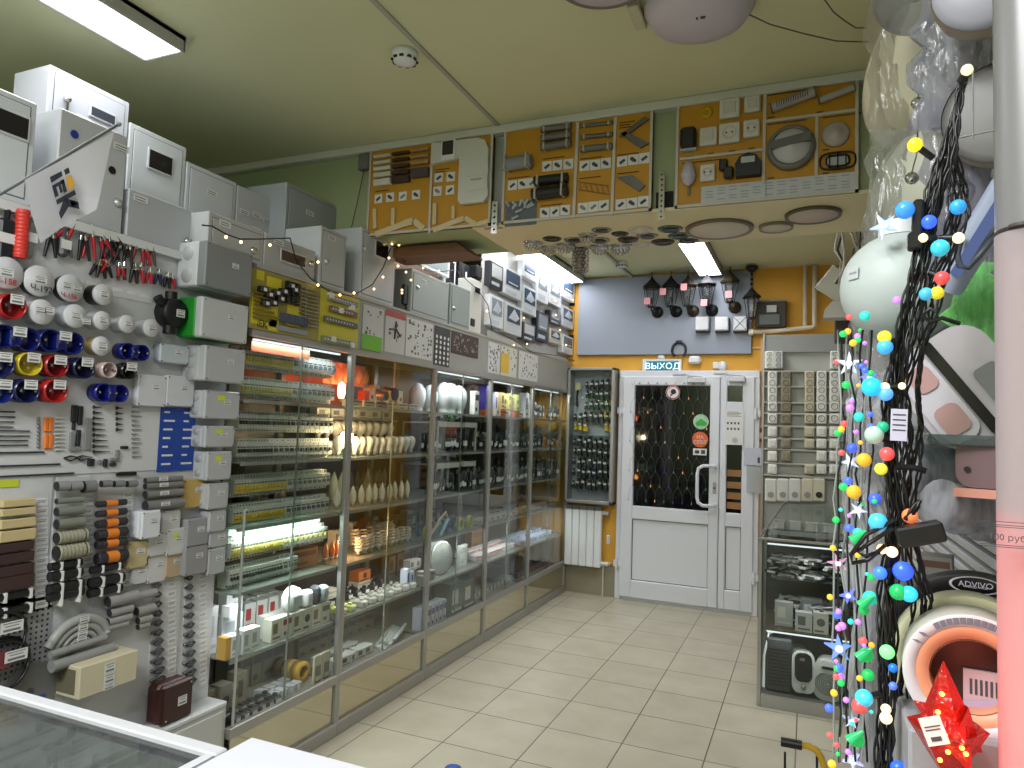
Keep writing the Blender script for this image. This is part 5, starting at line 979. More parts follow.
for k,(px,py,c,l,a) in enumerate(((52,241,K_,.09,0),(66,243,(90,90,92),.08,.1),(76,235,R_,.11,-.5),(83,243,K_,.1,.1),(91,240,R_,.11,0),(99,243,R_,.09,.5),(108,244,K_,.1,0),(113,244,K_,.09,.5),(122,253,K_,.09,-.5),(129,252,K_,.09,.0),(137,252,(120,40,36),.08,-.4),(143,253,R_,.08,.3),(151,253,(90,70,66),.08,.1),(100,268,K_,.06,-.3),(105,268,K_,.06,.3),(110,267,R_,.06,-.7),(120,270,R_,.06,.2),(124,270,K_,.06,-.1),(135,272,K_,.07,0),(141,272,R_,.07,0),(150,275,R_,.055,0),(159,276,(26,30,70),.055,0),(168,279,K_,.055,0),(172,280,R_,.055,.1))):
    cn={R_:'red',K_:'black'}.get(c,'grey-brown' if c[0]<100 else 'rust red'); clip(px,py,c,l,a,'%s crocodile clip in the %s of the white clip sheet'%(cn,'upper row' if k<13 else 'small lower row'))
m=MB(); 
for k in range(12): m.lathe([(.018,-.006),(.021,0),(.018,.006)],(0,-.03,.012*k),(0,0,1),14)
m.cyl((0,-.03,-.01),(0,-.03,.14),.018,n=14); yy,zz=L2(22,226,-2.24); one(m,'ribbed_red_grip',mat((214,60,50),.4),'ribbed red grip tube standing against the ledge edge beside the flag','grip',(BX,yy,zz-.09),LX)
for k,(px,py,w,h,c,lab) in enumerate(((8,240,.05,.13,(30,34,40),'black cased tool hanging below the ledge at the frame edge'),(28,238,.05,.12,(130,132,130),'grey tool hanging with a bright tag next to the red grip'),(66,246,.03,.07,(80,80,84),'small grey caliper with tag under the flag tip'))):
    yy,zz=L2(px,py,-2.24); m=B(-w/2,-.03,-h/2,w/2,0,h/2,0,b=.008); m.tube([(0,-.015,h/2),(0,-.02,h/2+.03)],.008,6,0); m.box(-w*.5,-.032,-.01,w*.6,-.03,.02,1); one(m,'hanging_tool',[mat(c,.4),PAPER],lab,'tool',(BX,yy,zz),LX)
# fastener board
t=lt('fastener_board','white board of small screws, plugs, ties and cable hooks under the coloured cups','sample board')
ya,za=L2(-40,404); yb,zb=L2(160,470); zt_=L2(160,407)[1]; part(B(ya,-.003,zb,yb,0,zt_,b=.001),'sheet',mat((204,206,208),.5),t)
def fb(px,py): return L2(px,py,-2.262)
DK=mat((50,50,54),.4,.4)
for k,(py,x1) in enumerate(((412,15),(417,15),(422,14),(427,13),(431,30),(436,30),(440.5,28),(445,28),(452,44),(464,60),(473,74))):
    (a,b_),(c,d_)=fb(-30,py-1),fb(x1,py); part(MB().tube([(a,-.008,d_),(c,-.008,d_)],.0022 if k<8 else .003,5),'cable_tie',mat((60,62,84),.4) if k not in (2,3) else GREYT,t)
m=MB()
for k in range(8):
    yy,zz=fb(38.5,419+k*3.9); m.lathe([(.004,-.002),(.007,0),(.004,.002)],(yy,-.008,zz),(0,1,0),8)
part(m,'ring_column',GREYT,t)
for k in range(2): 
    for j in range(2): (a,b_),(c,d_)=fb(44.5+4.5*j,417+17*k),fb(48+4.5*j,432+17*k); part(B(a,-.012,d_,c,-.003,b_,b=.003),'orange_plug',mat((226,120,40),.5),t)
for k in range(9):
    for j,(x,l,mm) in enumerate(((55,.035,OFFW),)): yy,zz=fb(x,418+k*4); part(MB().cyl((yy,-.008,zz),(yy+l,-.008,zz),.004,.001,6),'anchor',mm,t)
for k in range(9): yy,zz=fb(94,407+k*5.6); part(MB().cyl((yy,-.008,zz),(yy+.028+.004*k,-.008,zz),.0035,.001,6).cyl((yy-.002,-.008,zz),(yy,-.008,zz),.007,n=8),'screw',DK,t)
for k in range(5): yy,zz=fb(117,408+k*5.4); part(MB().cyl((yy,-.008,zz),(yy+.025,-.008,zz),.004,.001,6).cyl((yy-.002,-.008,zz),(yy,-.008,zz),.007,n=8),'screw',DK,t)
for k in range(12): yy,zz=fb(132,407+k*4.5); part(MB().cyl((yy,-.008,zz),(yy+.03+.006*(k%3),-.008,zz),.003,.001,6),'thin_screw',GREYT,t)
for (x0,y0,x1,y1) in ((72,405,77,422),(72.5,422,75,430),(79,406,82,425),(70,432,74,448),(77,430,80,446),(86,418,90,450),(69,447,81,451),(116,450,119,462),(121,446,128,449),(88,459,94,466),(98,460,102,464),(104,459,107,467),(110,458,117,461),(110,463,116,466)):
    (a,b_),(c,d_)=fb(x0,y0),fb(x1,y1); part(B(a,-.012,min(d_,b_-.004),c,-.003,b_,b=.002),'metal_fitting',DK if (x0+y0)%2 else GREYT,t)
m=MB(); yy,zz=fb(64,458); 
for s_ in (0,1): m.tube([(yy+s_*.04,-.008,zz-.0),(yy+.02+s_*.04,-.01,zz+.006),(yy+.06+s_*.04,-.01,zz),(yy+.02+s_*.04,-.01,zz-.01),(yy+s_*.04,-.008,zz)],.003,5)
part(m,'carabiner',DK,t)
yy,zz=fb(124,474); part(B(yy-.03,-.012,zz-.006,yy+.05,-.003,zz+.006,b=.002),'black_bar',BLACK,t)
t=lt('blue_card','tall blue product card with white printed figures below the thin square boxes','card'); (a,b_),(c,d_)=L2(161,407,-2.265),L2(192.5,470,-2.265); m=B(a,-.005,d_,c,-.001,b_); w=c-a;h=b_-d_
for j in range(2):
    for k in range(7): z=b_-h*(.06+.135*k); m.box(a+w*(.1+.55*j),-.006,z-h*.03,a+w*(.1+.55*j)+w*(.15+.05*((k*3+j)%4)),-.005,z,1)
part(m,'card',[mat((30,70,160),.4),PAPER],t)
# sample boards with tubes
ct=lambda x,y:(x/4.65,460+y/4.65)
def tb_(lab,x0,x1,y0,y1): 
    t=lt('tube_sample_board',lab,'sample board',grp='tube sample boards on the pegboard'); b_=L2(*ct(x0,y0))[1]; d_=L2(*ct(x1,y1))[1]; a=L2(*ct(x0,(y0+y1)/2))[0]; c=L2(*ct(x1,(y0+y1)/2))[0]; part(B(a,-.003,d_,c,0,b_,b=.001),'sheet',mat((200,202,204),.5),t); return t
def price_col(t,x,ys):
    m=MB()
    for y in ys: yy,zz=L2(*ct(x,y),X=-2.265); m.box(yy-.02,-.0045,zz-.012,yy+.02,-.003,zz+.012,0); m.box(yy-.015,-.005,zz-.002,yy+.012,-.0045,zz+.001,1); m.box(yy-.015,-.005,zz+.004,yy+.016,-.0045,zz+.006,1)
    part(m,'price_tags',[PAPER,mat((140,142,148),.7)],t)
t=tb_('white board with beige and brown duct samples at the frame edge',-60,225,85,690)
for k,(y0,y1) in enumerate(((195,222),(232,262),(282,318),(335,378))):
    (a,b_),(c,d_)=L2(*ct(15-4*k,y0),X=-2.24),L2(*ct(168,y1-18),X=-2.24); part(B(a,-.03,d_-.004,c,-.003,max(b_,d_+.018),b=.002),'duct_sample',mat((196,178,132),.5),t)
for k,(y0,y1) in enumerate(((398,425),(448,478),(505,535),(556,598))):
    (a,b_),(c,d_)=L2(*ct(-20,y0),X=-2.24),L2(*ct(160,y1-12),X=-2.24); part(B(a,-.03,d_,c,-.003,max(b_,d_+.02),b=.002),'duct_sample',mat((62,42,40),.5),t)
for y in (622,690):
    (a,b_)=L2(*ct(-20,y+15),X=-2.25);(c,d_)=L2(*ct(150,y-10),X=-2.25); m=MB(); m.cyl((a,-.02,d_),(c,-.02,d_),.012,n=12); part(m,'black_tube',BLACK,t); m=MB(); [m.box(a+(c-a)*u-.004,-.034,d_-.016,a+(c-a)*u+.004,-.003,d_+.014) for u in (.2,.9)]; part(m,'clip',PAPER,t)
price_col(t,195,(195,240,285,330,375,420,470,520,565,620,670))
(a,b_),(c,d_)=L2(*ct(0,95),X=-2.262),L2(*ct(90,125),X=-2.262); part(B(a,-.006,d_,c,-.003,b_,b=.001),'yellow_green_tag',mat((196,206,60),.5),t)
def rtube(t,x0,x1,y,r,c,corr=0,band=None,X=-2.235,nm='tube_sample'):
    (a,za),(b_,zb)=L2(*ct(x0,y),X=X),L2(*ct(x1,y),X=X); z=(za+zb)/2-.004; m=MB(); yc=-.035 if r<.03 else -.04
    if corr:
        pr=[]; n=int((b_-a)/.012)
        for k in range(n+1): h=(b_-a)*k/n; pr+=[(r*.88,h),(r,h+.003),(r,h+.007)]
        m.lathe(pr,(a,yc,z),(1,0,0),16)
    else: m.cyl((a,yc,z),(b_,yc,z),r,n=18,cap=False)
    m.cyl((a+.001,yc,z),(a+.002,yc,z),r*.82,n=16,m=1); m.cyl((b_-.003,yc,z),(b_-.001,yc,z),r*.98,n=16,m=1)
    part(m,nm,[mat(c,.5),mat((40,40,42),.6)],t)
    if band: part(MB().cyl((a+(b_-a)*.3,yc,z),(a+(b_-a)*.72,yc,z),r*1.04,n=18,cap=False),'orange_band',mat(band,.5),t)
t=tb_('white board with grey smooth and corrugated tube samples',240,398,80,650)
for x in (262,320): rtube(t,x,x+55,115,.016,(140,142,140))
rtube(t,385,440,118,.02,(120,122,120))
for (y,r,cr) in ((182,.010,0),(230,.015,0),(287,.017,0),(350,.022,1),(418,.027,1)): rtube(t,262,385,y,r,(122,126,116) if not cr else (150,148,128),cr)
def pair(t,x0,x1,y,r,n=1):
    for k in range(n): rtube(t,x0,x1,y+k*34,r,(20,20,22),nm='black_tube')
    (a,za),(b_,zb)=L2(*ct(x0,y),X=-2.235),L2(*ct(x1,y),X=-2.235); m=MB(); zz=(za+zb)/2-.004; [m.box(a+(b_-a)*u-.003,-.036-r*1.15,zz-r-(n-1)*.04,a+(b_-a)*u+.003,-.003,zz+r) for u in (.3,.85)]; part(m,'white_clip',PAPER,t)
pair(t,232,375,480,.013); pair(t,232,375,525,.016); pair(t,228,380,582,.017,2)
price_col(t,408,(150,195,240,285,330,375,420,465,520,560,600))
t=tb_('white board with orange-banded black tube samples',438,610,80,620)
for x in (470,530,590): rtube(t,x,x+45,105,.012,(120,122,122))
for (y,r) in ((196,.011),(240,.012),(287,.014),(336,.017),(382,.015),(445,.02)): rtube(t,450,575,y,r,(44,44,50),1,(226,130,40))
pair(t,425,565,495,.013); pair(t,420,570,552,.017); pair(t,415,560,600,.015)
price_col(t,597,(165,200,240,285,330,380,430,480,520,570))
t=lt('grey_tube_rack','stack of four grey tubes beside the wood-coloured box','tube samples')
for (y,r) in ((85,.010),(112,.012),(150,.015),(200,.019)): rtube(t,675,845,y,r,(120,120,118),nm='grey_tube'); ptag(t,L2(*ct(765,y-4),X=-2.22)[0],-.036-r*1.1,L2(*ct(765,y),X=-2.22)[1]-.002,.035,.014)
t=lt('grey_tube_rack','stack of grey tube ends under the white small boxes','tube samples')
for (x0,x1,y,r) in ((500,635,640,.02),(508,610,695,.015),(500,605,735,.014),(500,590,765,.012),(635,720,620,.015),(635,715,690,.016),(640,700,735,.014),(640,690,765,.012)): rtube(t,x0,x1,y,r,(150,150,148),nm='grey_tube')
# pegboard with holes and coils
t=lt('pegboard','grey perforated board behind the cable coils','pegboard'); (a,b_),(c,d_)=L2(-40,606),L2(47,676); m=B(a,-.003,d_-.05,c,0,b_-.012,0)
for i in range(22):
    for j in range(17):
        yy=c-.014-i*.017; zz=b_-.03-j*.017
        if yy>a+.01 and zz>d_-.045: m.poly([(yy-.0035,-.0034,zz-.0035),(yy+.0035,-.0034,zz-.0035),(yy+.0035,-.0034,zz+.0035),(yy-.0035,-.0034,zz+.0035)],1)
part(m,'perforated_sheet',[mat((150,152,152),.5),BLACK],t)
for k,(px,py,R) in enumerate(((3,640,.09),(8,668,.085))):
    yy,zz=L2(px,py,-2.22); t=thing('cable_coil',['upper','lower'][k]+' coil of black cable with paper tags hanging on the perforated board','cable coil',(BX,yy,zz),LX); m=MB()
    for q in range(3): m.tube([((R-.006*q)*math.cos(j*.35),-.015-.009*q,(R-.006*q)*math.sin(j*.35)) for j in range(19)],.005,5)
    part(m,'cable',BLACK,t); ptag(t,R*.3,-.045,R*.35,.06,.03)
    if k==0: part(B(-.05,-.04,-.09,.03,-.03,-.04),'red_card',mat((120,50,56),.5),t)
t=thing('saw_disc','round grey blade in a clear pack with a blue print, leaning behind the counter','saw blade',(BX,L2(38,694,-2.22)[0],L2(38,694,-2.22)[1]),LX); m=MB(); pts=[]
for k in range(72): r=.088 if k%3 else .096; pts.append((r*math.cos(k*math.pi/36),r*math.sin(k*math.pi/36)))
m.prism(pts,-.012,-.008); part(m,'blade',mat((120,122,122),.4,.3),t); part(MB().cyl((0,-.014,0),(0,-.012,0),.012,n=14),'hub',DGREY,t); part(B(-.03,-.0135,-.045,.05,-.012,-.02),'blue_print',mat((60,80,150),.5),t)
# elbows
for k in range(4):
    yy,zz=L2(83-0*k,634-k*-1,-2.22); R=(.112,.088,.066,.046)[k]; t=thing('pipe_elbow',['largest','second largest','third','smallest'][k]+' curved grey pipe elbow of the nested four','pipe elbow',(BX,yy+.005,L2(83,640,-2.22)[1]-.045),LX,group='nested pipe elbows')
    r=(.015,.011,.009,.0075)[k]; pts=[(R*math.cos(math.radians(a)),-.03,R*math.sin(math.radians(a))) for a in range(25,160,9)]; part(MB().tube(pts,r,12),'bent_tube',mat((158,160,158),.45),t)
    m=MB(); m.cyl(pts[-1],Vector(pts[-1])*1.0+Vector((-.01,0,-.012)),r*1.08,n=12); part(m,'collar',mat((130,132,130),.5),t); ptag(t,0,-.03-r-.002,R,.03,.02)
for k,(x0,y0,x1,y1,r) in enumerate(((50,655,106,637,.011),(51,667,113,647,.017))):
    (a,b_),(c,d_)=L2(x0,y0,-2.22),L2(x1,y1,-2.22); one(MB().cyl((a,-.05,b_),(c,-.05,d_),r,n=14).cyl((a,-.05,b_),(a+.05,-.05,b_+(d_-b_)*.15),r*1.12,n=14),'grey_pipe',mat((140,142,140),.45),['thinner','thicker'][k]+' straight grey pipe above the cream duct','pipe',(BX,0,0),LX)
t=lt('cream_duct','thick cream plastic duct sample with paper tags above the white cabinet','duct'); (a,b_),(c,d_)=L2(80,675,-2.15),L2(138,655,-2.15); z=L2(80,668,-2.15)[1]; z1=L2(80,700,-2.15)[1]
m=MB(); m.box(a,-.12,z1,c,-.0,z,0,b=.003); m.box(a-.001,-.10,z1+.012,a,-.01,z-.012,1); part(m,'duct_body',[mat((206,198,170),.5),mat((110,104,84),.6)],t); ptag(t,(a+c)/2,-.1215,z-.03,.035,.03); ptag(t,(a+c)/2,-.1215,z-.065,.035,.028); ptag(t,(a+c)/2,-.1215,z1+.012,.035,.018)
t=thing('brown_box','dark brown square junction box with tag standing on the white cabinet','junction box',(BX+.002,L2(161,690,-2.19)[0],.413),LX); h=.145; part(B(0,-.065,0,.14,0,h,b=.014),'body',mat((70,36,32),.35),t); part(B(.0,-.09,.002,.142,-.065,h+.002,b=.008),'lid',mat((56,28,26),.3),t); ptag(t,.09,-.0912,h*.5,.036,.03)
m=MB(); [m.cyl((q[0],-.092,q[1]),(q[0],-.09,q[1]),.004,n=8) for q in ((.018,.018),(.126,h-.015))]; part(m,'screw',CHROME,t)
# clip columns
def clipboard(lab,cols,ys,tagx):
    t=lt('clip_board',lab,'sample board',grp='clip sample boards'); 
    b_=L2(*ct(cols[0],ys[0]-25))[1]; d_=L2(*ct(tagx,ys[-1]+20))[1]; ym=(ys[0]+ys[-1])/2; a=L2(*ct(cols[0]-18,ym))[0]; c=L2(*ct(tagx+28,ym))[0]; part(B(a,-.003,max(.42,d_),c,0,b_,b=.001),'sheet',mat((202,204,206),.5),t)
    for k,y in enumerate(ys):
        yy,zz=L2(*ct(cols[0]+10,y),X=-2.255); s=.95+.7*k/len(ys); m=MB(); m.tube([(yy-.012*s,-.008,zz),(yy,-.012,zz+.004*s),(yy+.015*s,-.012,zz+.008*s),(yy+.026*s,-.012,zz),(yy+.016*s,-.01,zz-.009*s),(yy,-.01,zz-.004*s)],.0035*s+.001,6); part(m,'cable_clip',mat((80,82,84),.4),t)
    price_col(t,tagx,[y-6 for y in ys])
    return t
clipboard('board of small grey cable clips with tag column, next to the grey tube ends',(715,),[585+44*k for k in range(11)],800)
clipboard('board of grey cable clips with tag column at the edge of the first showcase',(865,),[550+44*k for k in range(12)],945)
# white cabinet
t=thing('white_cabinet','low shallow white cabinet along the foot of the pegboard','cabinet',(BX+.001,0,0),LX); part(B(.9,-.1,0,2.243,-.0,.395),'body',mat((196,198,196),.45),t); part(B(.9,-.105,.395,2.244,-.0,.412,b=.003),'top',mat((206,208,208),.4),t)
for a,c in ((1.2,1.63),(1.64,1.93),(1.94,2.225)): part(B(a,-.108,.03,c,-.1,.38,b=.003),'door',mat((196,198,194),.45),t)
# flag
t=thing('flag','white corner flag with black and yellow letters hanging from a grey rod above the clamps','flag',(0,0,0)); XFl=-1.95
a=at(119,124,0,XFl); b_=at(-30,212,0,XFl-.05); part(MB().cyl(a,b_,.0045,n=8),'rod',mat((110,112,116),.4,.4),t); part(MB().sph(a,.0075,0,10),'rod_tip',GREYP,t)
c0,c1,c2,c3=[at(x,y,0,XFl) for x,y in ((114,132),(25,180),(39,243),(94,210))]; m=MB(); n=10
def bil(u,v): 
    p=c0.lerp(c1,u).lerp(c3.lerp(c2,u),v); p.x+=.012*math.sin(u*5+v*2)*v; return p
g_=[[bil(i/n,j/n) for i in range(n+1)] for j in range(n+1)]; vs=[p for r_ in g_ for p in r_]; off=Vector((.002,0,0))
m.add(vs,[(j*(n+1)+i,j*(n+1)+i+1,(j+1)*(n+1)+i+1,(j+1)*(n+1)+i) for j in range(n) for i in range(n)],0,True); m.add([p-off for p in vs],[(j*(n+1)+i,j*(n+1)+i+1,(j+1)*(n+1)+i+1,(j+1)*(n+1)+i) for j in range(n) for i in range(n)],0,True); part(m,'cloth',mat((206,206,212),.7),t)
def logo(quads,m_,nm):
    m=MB(); 
    for q in quads:
        P_=[at(x,y,0,XFl+.016) for x,y in q]; m.add([p for p in P_]+[p+Vector((.001,0,0)) for p in P_],[list(range(len(q))),list(range(len(q),2*len(q)))])
    part(m,nm,m_,t)
K8=lambda *p:[(20+x/8.533,155+y/8.533) for x,y in p]
NV=mat((50,54,66),.6)
logo([K8((254,188),(352,138),(362,178),(268,238)),K8((374,128),(412,106),(426,150),(388,170)),K8((272,262),(372,206),(380,232),(284,290)),K8((372,206),(400,310),(374,324),(346,218)),K8((272,262),(300,250),(328,346),(300,364)),K8((324,250),(344,240),(364,316),(346,326)),K8((308,384),(464,298),(478,336),(316,424)),K8((372,380),(404,372),(414,440),(350,548),(332,496)),K8((396,372),(490,398),(506,460),(410,440)),K8((424,392),(496,402),(504,462),(440,440))],NV,'dark_letters')
logo([K8((392,190),(438,170),(462,270),(414,304))],mat((226,170,60),.6),'yellow_letter')
# yellow sample boards, posters on the case headers
XH=XF+.002
def hb(px,py): return L2(px,py,XH)
t=lt('yellow_sample_board','yellow board crowded with black and grey connectors above the breakers, lettered iEK','sample board',X=XH); a=hb(251,273); c=hb(317,345); part(B(a[0],-.004,1.935,c[0],0,2.19,b=.001),'sheet',mat((150,140,60),.5),t)
y0_,y1_,zb_,zt_=a[0],c[0],1.935,2.19
Q=lambda u,v:(y0_+(y1_-y0_)*u,zb_+(zt_-zb_)*v)
for k,(u,v,w,h) in enumerate(((.06,.9,.1,.08),(.2,.84,.2,.09),(.02,.3,.35,.22),(.5,.42,.2,.25),(.25,.12,.14,.1))): x,z=Q(u,v); part(B(x,-.006,z-.25*h,x+(y1_-y0_)*w,-.004,min(2.185,z+.25*h),b=.001),'yellow_patch',mat((212,196,30),.5),t)
for k,(u,v) in enumerate(((.12,.66),(.2,.6),(.3,.66),(.4,.72),(.16,.44),(.26,.48),(.36,.58),(.5,.85),(.55,.8))): x,z=Q(u,v); m=B(x-.02,-.03,z-.012,x+.025,-.004,z+.014,0,b=.003); m.box(x-.006,-.031,z-.006,x+.012,-.03,z+.008,1); part(m,'black_connector',[BLACK,PAPER],t)
for k in range(3):
    x,z=Q(.48+.07*k,.7); m=MB(); [m.box(x-.012,-.02,z-.04+.013*q,x+.012,-.004,z-.031+.013*q) for q in range(8)]; part(m,'toothed_strip',BLACK,t)
for k in range(11): x,z=Q(.66,.9-.066*k); m=MB(); m.cyl((x,-.012,z),(x+.14,-.012,z),.0035,n=6); m.box(x+.03,-.018,z-.005,x+.045,-.004,z+.005); part(m,'terminal_bar',mat((150,144,120),.4,.3),t)
for k in range(7): x,z=Q(.03,.6-.07*k); part(MB().cyl((x,-.012,z),(x+.1+.02*(k%3),-.012,z),.005,n=6),'brass_strip',mat((150,130,60),.4,.5),t)
x,z=Q(.4,.2); m=MB(); [m.box(x+.015*q,-.03,z,x+.015*q+.012,-.004,z+.04) for q in range(11)]; part(m,'blue_grey_terminal',mat((70,76,96),.4),t)
x,z=Q(.36,.1); part(B(x,-.01,z-.012,x+.2,-.004,z+.01),'grey_plate',GREYP,t); text('iEK',.045,t,(y0_+.075,-.006,1.96),BLACK)
t=lt('yellow_terminal_board','yellow board with grounding bars, beside the poster boards','sample board',X=XH); a=hb(320,292); c=hb(357,345); part(B(a[0],-.004,1.935,c[0],0,2.19,b=.001),'sheet',mat((200,190,40),.5),t); y0_,y1_=a[0],c[0]
for k,(u,v,w,mm) in enumerate(((.15,.86,.75,GREYT),(.2,.66,.7,mat((120,90,80),.4)),(.08,.44,.84,mat((90,96,80),.4)),(.05,.06,.85,mat((120,130,110),.4)))):
    x,z=Q(u,v); m=B(x,-.02,z-.014,x+(y1_-y0_)*w,-.004,z+.014,b=.002); [m.cyl((x+.015+q*.022,-.022,z),(x+.015+q*.022,-.02,z),.004,n=6,m=1) for q in range(int((y1_-y0_)*w/.022)-1)]; part(m,'terminal_bar',[mm,PAPER],t)
for k in range(5): x,z=Q((.2,.75,.45,.3,.8)[k],(.9,.78,.66,.08,.04)[k]); part(B(x-.015,-.022,z-.012,x+.018,-.004,z+.014),'paper_tag',PAPER,t)
def poster(x0,x1,lab,c,spots,c2=(90,90,94),low=1.95,cat='poster'):
    a=hb(x0,350)[0]; b_=hb(x1,350)[0]; t=lt('paper_poster',lab,cat,grp='posters on the showcase headers',X=XH); m=B(a,-.002,low,b_,0,2.175)
    w=b_-a; random.seed(int(x0)); 
    for k in range(spots): x=a+.015+random.random()*(w-.04); z=low+.015+random.random()*(2.14-low); m.box(x,-.003,z,x+random.uniform(.006,.022),-.002,z+random.uniform(.004,.02),1)
    part(m,'sheet',[mat(c,.6),mat(c2,.6)],t); return t
t=poster(361,382,'white poster whose lower part is bright green, beside the yellow terminal board',(198,198,194),16); a,b_=hb(361,350)[0],hb(381,350)[0]; part(B(a,-.004,1.94,b_,-.003,2.02),'green_part',mat((110,180,40),.5),t)
t=poster(384,404,'white poster with a red heading and a dark forked drawing',(196,194,190),8); a,b_=hb(384,350)[0],hb(404,350)[0]; part(B(a,-.004,2.15,b_,-.003,2.185),'red_heading',mat((170,60,44),.5),t); x=(a+b_)/2; part(MB().tube([(x-.06,-.006,2.08),(x,-.006,2.09),(x+.05,-.006,2.05)],.005,5).tube([(x,-.006,2.13),(x-.01,-.006,2.03)],.005,5),'drawing',DGREY,t)
poster(405,432,'widest white poster with scattered small grey pictures',(200,200,196),44)
poster(434,449.5,'dark narrow poster with rows of round white dots, hanging low',(60,62,64),0,low=1.93)
t=[o for o in COL.objects if o.name.startswith('paper_poster')][-1]; a,b_=hb(434,350)[0],hb(449.5,350)[0]; m=MB(); [m.cyl((a+(b_-a)*(q+.5)/4,-.004,1.95+.032*r_),(a+(b_-a)*(q+.5)/4,-.002,1.95+.032*r_),.011,n=10) for q in range(4) for r_ in range(6)]; part(m,'white_dot',PAPER,t)
poster(451,478,'dark brown poster with rows of pale bulbs',(70,56,52),40,(150,140,130),low=2.03)
poster(488,500,'white poster with dense dark figures, above the fourth showcase',(206,206,206),40)
t=poster(501,517,'white and yellow poster with an orange figure',(206,206,196),20); a,b_=hb(501,350)[0],hb(509,350)[0]; part(B(a,-.004,1.97,b_,-.003,2.12),'yellow_part',mat((214,180,60),.5),t)
poster(519,538,'white poster with a neat grid of small pictures, above the last showcases',(206,206,202),36)
# fairy lights over the enclosures
t=thing('fairy_light_string','dark wire of warm fairy lights draped along the enclosures over the showcases','string light',(0,0,0))
FP=[(202,225,-2.03),(212,226,-2.03),(226,234,-2.04),(240,239,-2.05),(262,239,-2.12),(290,238,-2.13),(296,260,-2.13),(310,278,-2.13),(330,292,-2.13),(352,296,-2.12),(372,285,-2.13),(383,268,-2.13),(391,247,-2.14),(396,246,-2.135),(404,262,-2.135),(413,258,-2.14),(425,270,-2.14),(436,272,-2.2),(456,270,-2.14),(478,290,-2.15),(488,305,-2.14),(492,330,-2.14),(510,338,-2.14),(532,352,-2.135),(560,356,-2.135),(578,362,-2.135)]
pts=[at(x,y,0,X) for x,y,X in FP]; part(MB().tube(pts,.003,5),'wire',BLACK,t)
wb=emit((255,205,130),7)
for k,(x,y,X) in enumerate(((226,237,-2.03),(241,242,-2.04),(270,245,-2.11),(318,285,-2.12),(318,262,-2.12),(340,295,-2.12),(354,293,-2.12),(374,289,-2.12),(389,258,-2.13),(383,277,-2.13),(392,244,-2.13),(399,245,-2.13),(398,266,-2.13),(406,272,-2.13),(413,260,-2.13),(423,268,-2.13),(439,271,-2.13),(411,280,-2.13),(402,290,-2.13),(454,262,-2.13),(402,293,-2.13),(487,311,-2.13),(527,344,-2.13),(524,318,-2.13),(514,345,-2.13),(566,345,-2.13),(556,315,-2.13),(573,300,-2.13),(577,341,-2.13),(556,301,-2.13),(577,362,-2.13),(560,330,-2.13))):
    p=at(x,y,0,X); part(MB().sph((p.x,p.y,p.z),.0058 if y<300 else .0068,0,8),'bulb',wb,t)
p=at(404,290,0,-2.2); one(B(-.03,-.02,-.07,.02,0,.05,b=.006).tube([(0,-.01,-.07),(.02,-.01,-.1),(.03,-.01,-.04)],.004,5),'light_controller',BLACK,'black controller box of the fairy lights beside the square grey-green enclosure','controller',(-2.2,p.y,p.z-.02),LX)
# ================================================================ stand of sockets and glass case by the door
SY=5.0
t=thing('socket_stand','tall grey slatted stand of sockets and switches beside the door','display stand',(0,0,0))
GS=mat((186,188,184),.5); part(B(-.285,SY+.03,0,.31,SY+.06,2.24),'back_panel',GS,t); part(B(-.285,SY-.0,2.12,.31,SY+.03,2.24,b=.003),'header',mat((150,152,152),.5),t)
m=MB(); m.box(-.292,SY-.01,0,-.28,SY+.06,2.25,b=.002); part(m,'side_post',ALU,t)
shp=(370.5,386,402,413,425.6,438,449,463,475)
for py in shp: z=at(790,py,1,SY).z; part(B(-.278,SY-.02,z-.012,.31,SY+.03,z,b=.002),'shelf',mat((176,176,168),.5),t)
z=at(790,480,1,SY).z; part(B(-.278,SY-.0,z-.004,.31,SY+.03,z+.004),'shelf',GS,t)
def sock(px,py,wpx,hpx,c,n,lab,grp,tag=False):
    p=at(px,py,1,SY-.02); w=wpx*.0071; h=hpx*.0073
    key=(n,c,w,h)
    if key in SK: return dup(SK[key],(p.x,SY+.0,p.z),label=lab,group=grp)
    t=thing('wall_socket' if n else 'light_switch',lab,'socket' if n else 'switch',(p.x,SY+.0,p.z),0,grp)
    hs=part(B(-w/2,-.03,-h/2,w/2,.028,h/2,b=.005),'housing',mat(c,.4),t)
    if n:
        m=MB(); st=h/n
        for k in range(n):
            z=h/2-st*(k+.5); r=min(w,st)*.36; m.lathe([(r,-.004),(r*.9,-.006),(r*.85,.0),(r*.8,.003),(0,.003)],(0,-.03,z),(0,1,0),14); m.cyl((-r*.4,-.028,z),(-r*.4,-.0295,z),.004,n=5,m=1); m.cyl((r*.4,-.028,z),(r*.4,-.0295,z),.004,n=5,m=1)
        part(m,'socket_face',[mat(tuple(int(v*.42) for v in c),.4),BLACK],hs)
    else: part(B(-w*.3,-.036,-h*.32,w*.3,-.03,h*.32,b=.003),'rocker',mat(tuple(int(v*.95) for v in c),.4),hs)
    SK[key]=t; return t
SK={}
Wc=(236,236,232); Cc=(206,198,174); Gc=(150,140,118)
colx=((772.5,Wc,'white','first'),(786,Gc,'taupe','second'),(809.5,Cc,'beige','fourth'),(821.5,Wc,'white','fifth'),(834.5,Wc,'white','last'))
for x,c,cn,o in ((769.5,Wc,'white','first'),(778.5,(200,202,206),'cool white','second'),(835,Wc,'white','last')): sock(x,360,8.2,16,c,3,'%s triple socket, %s of the top row on the grey stand'%(cn,o),'triple sockets')
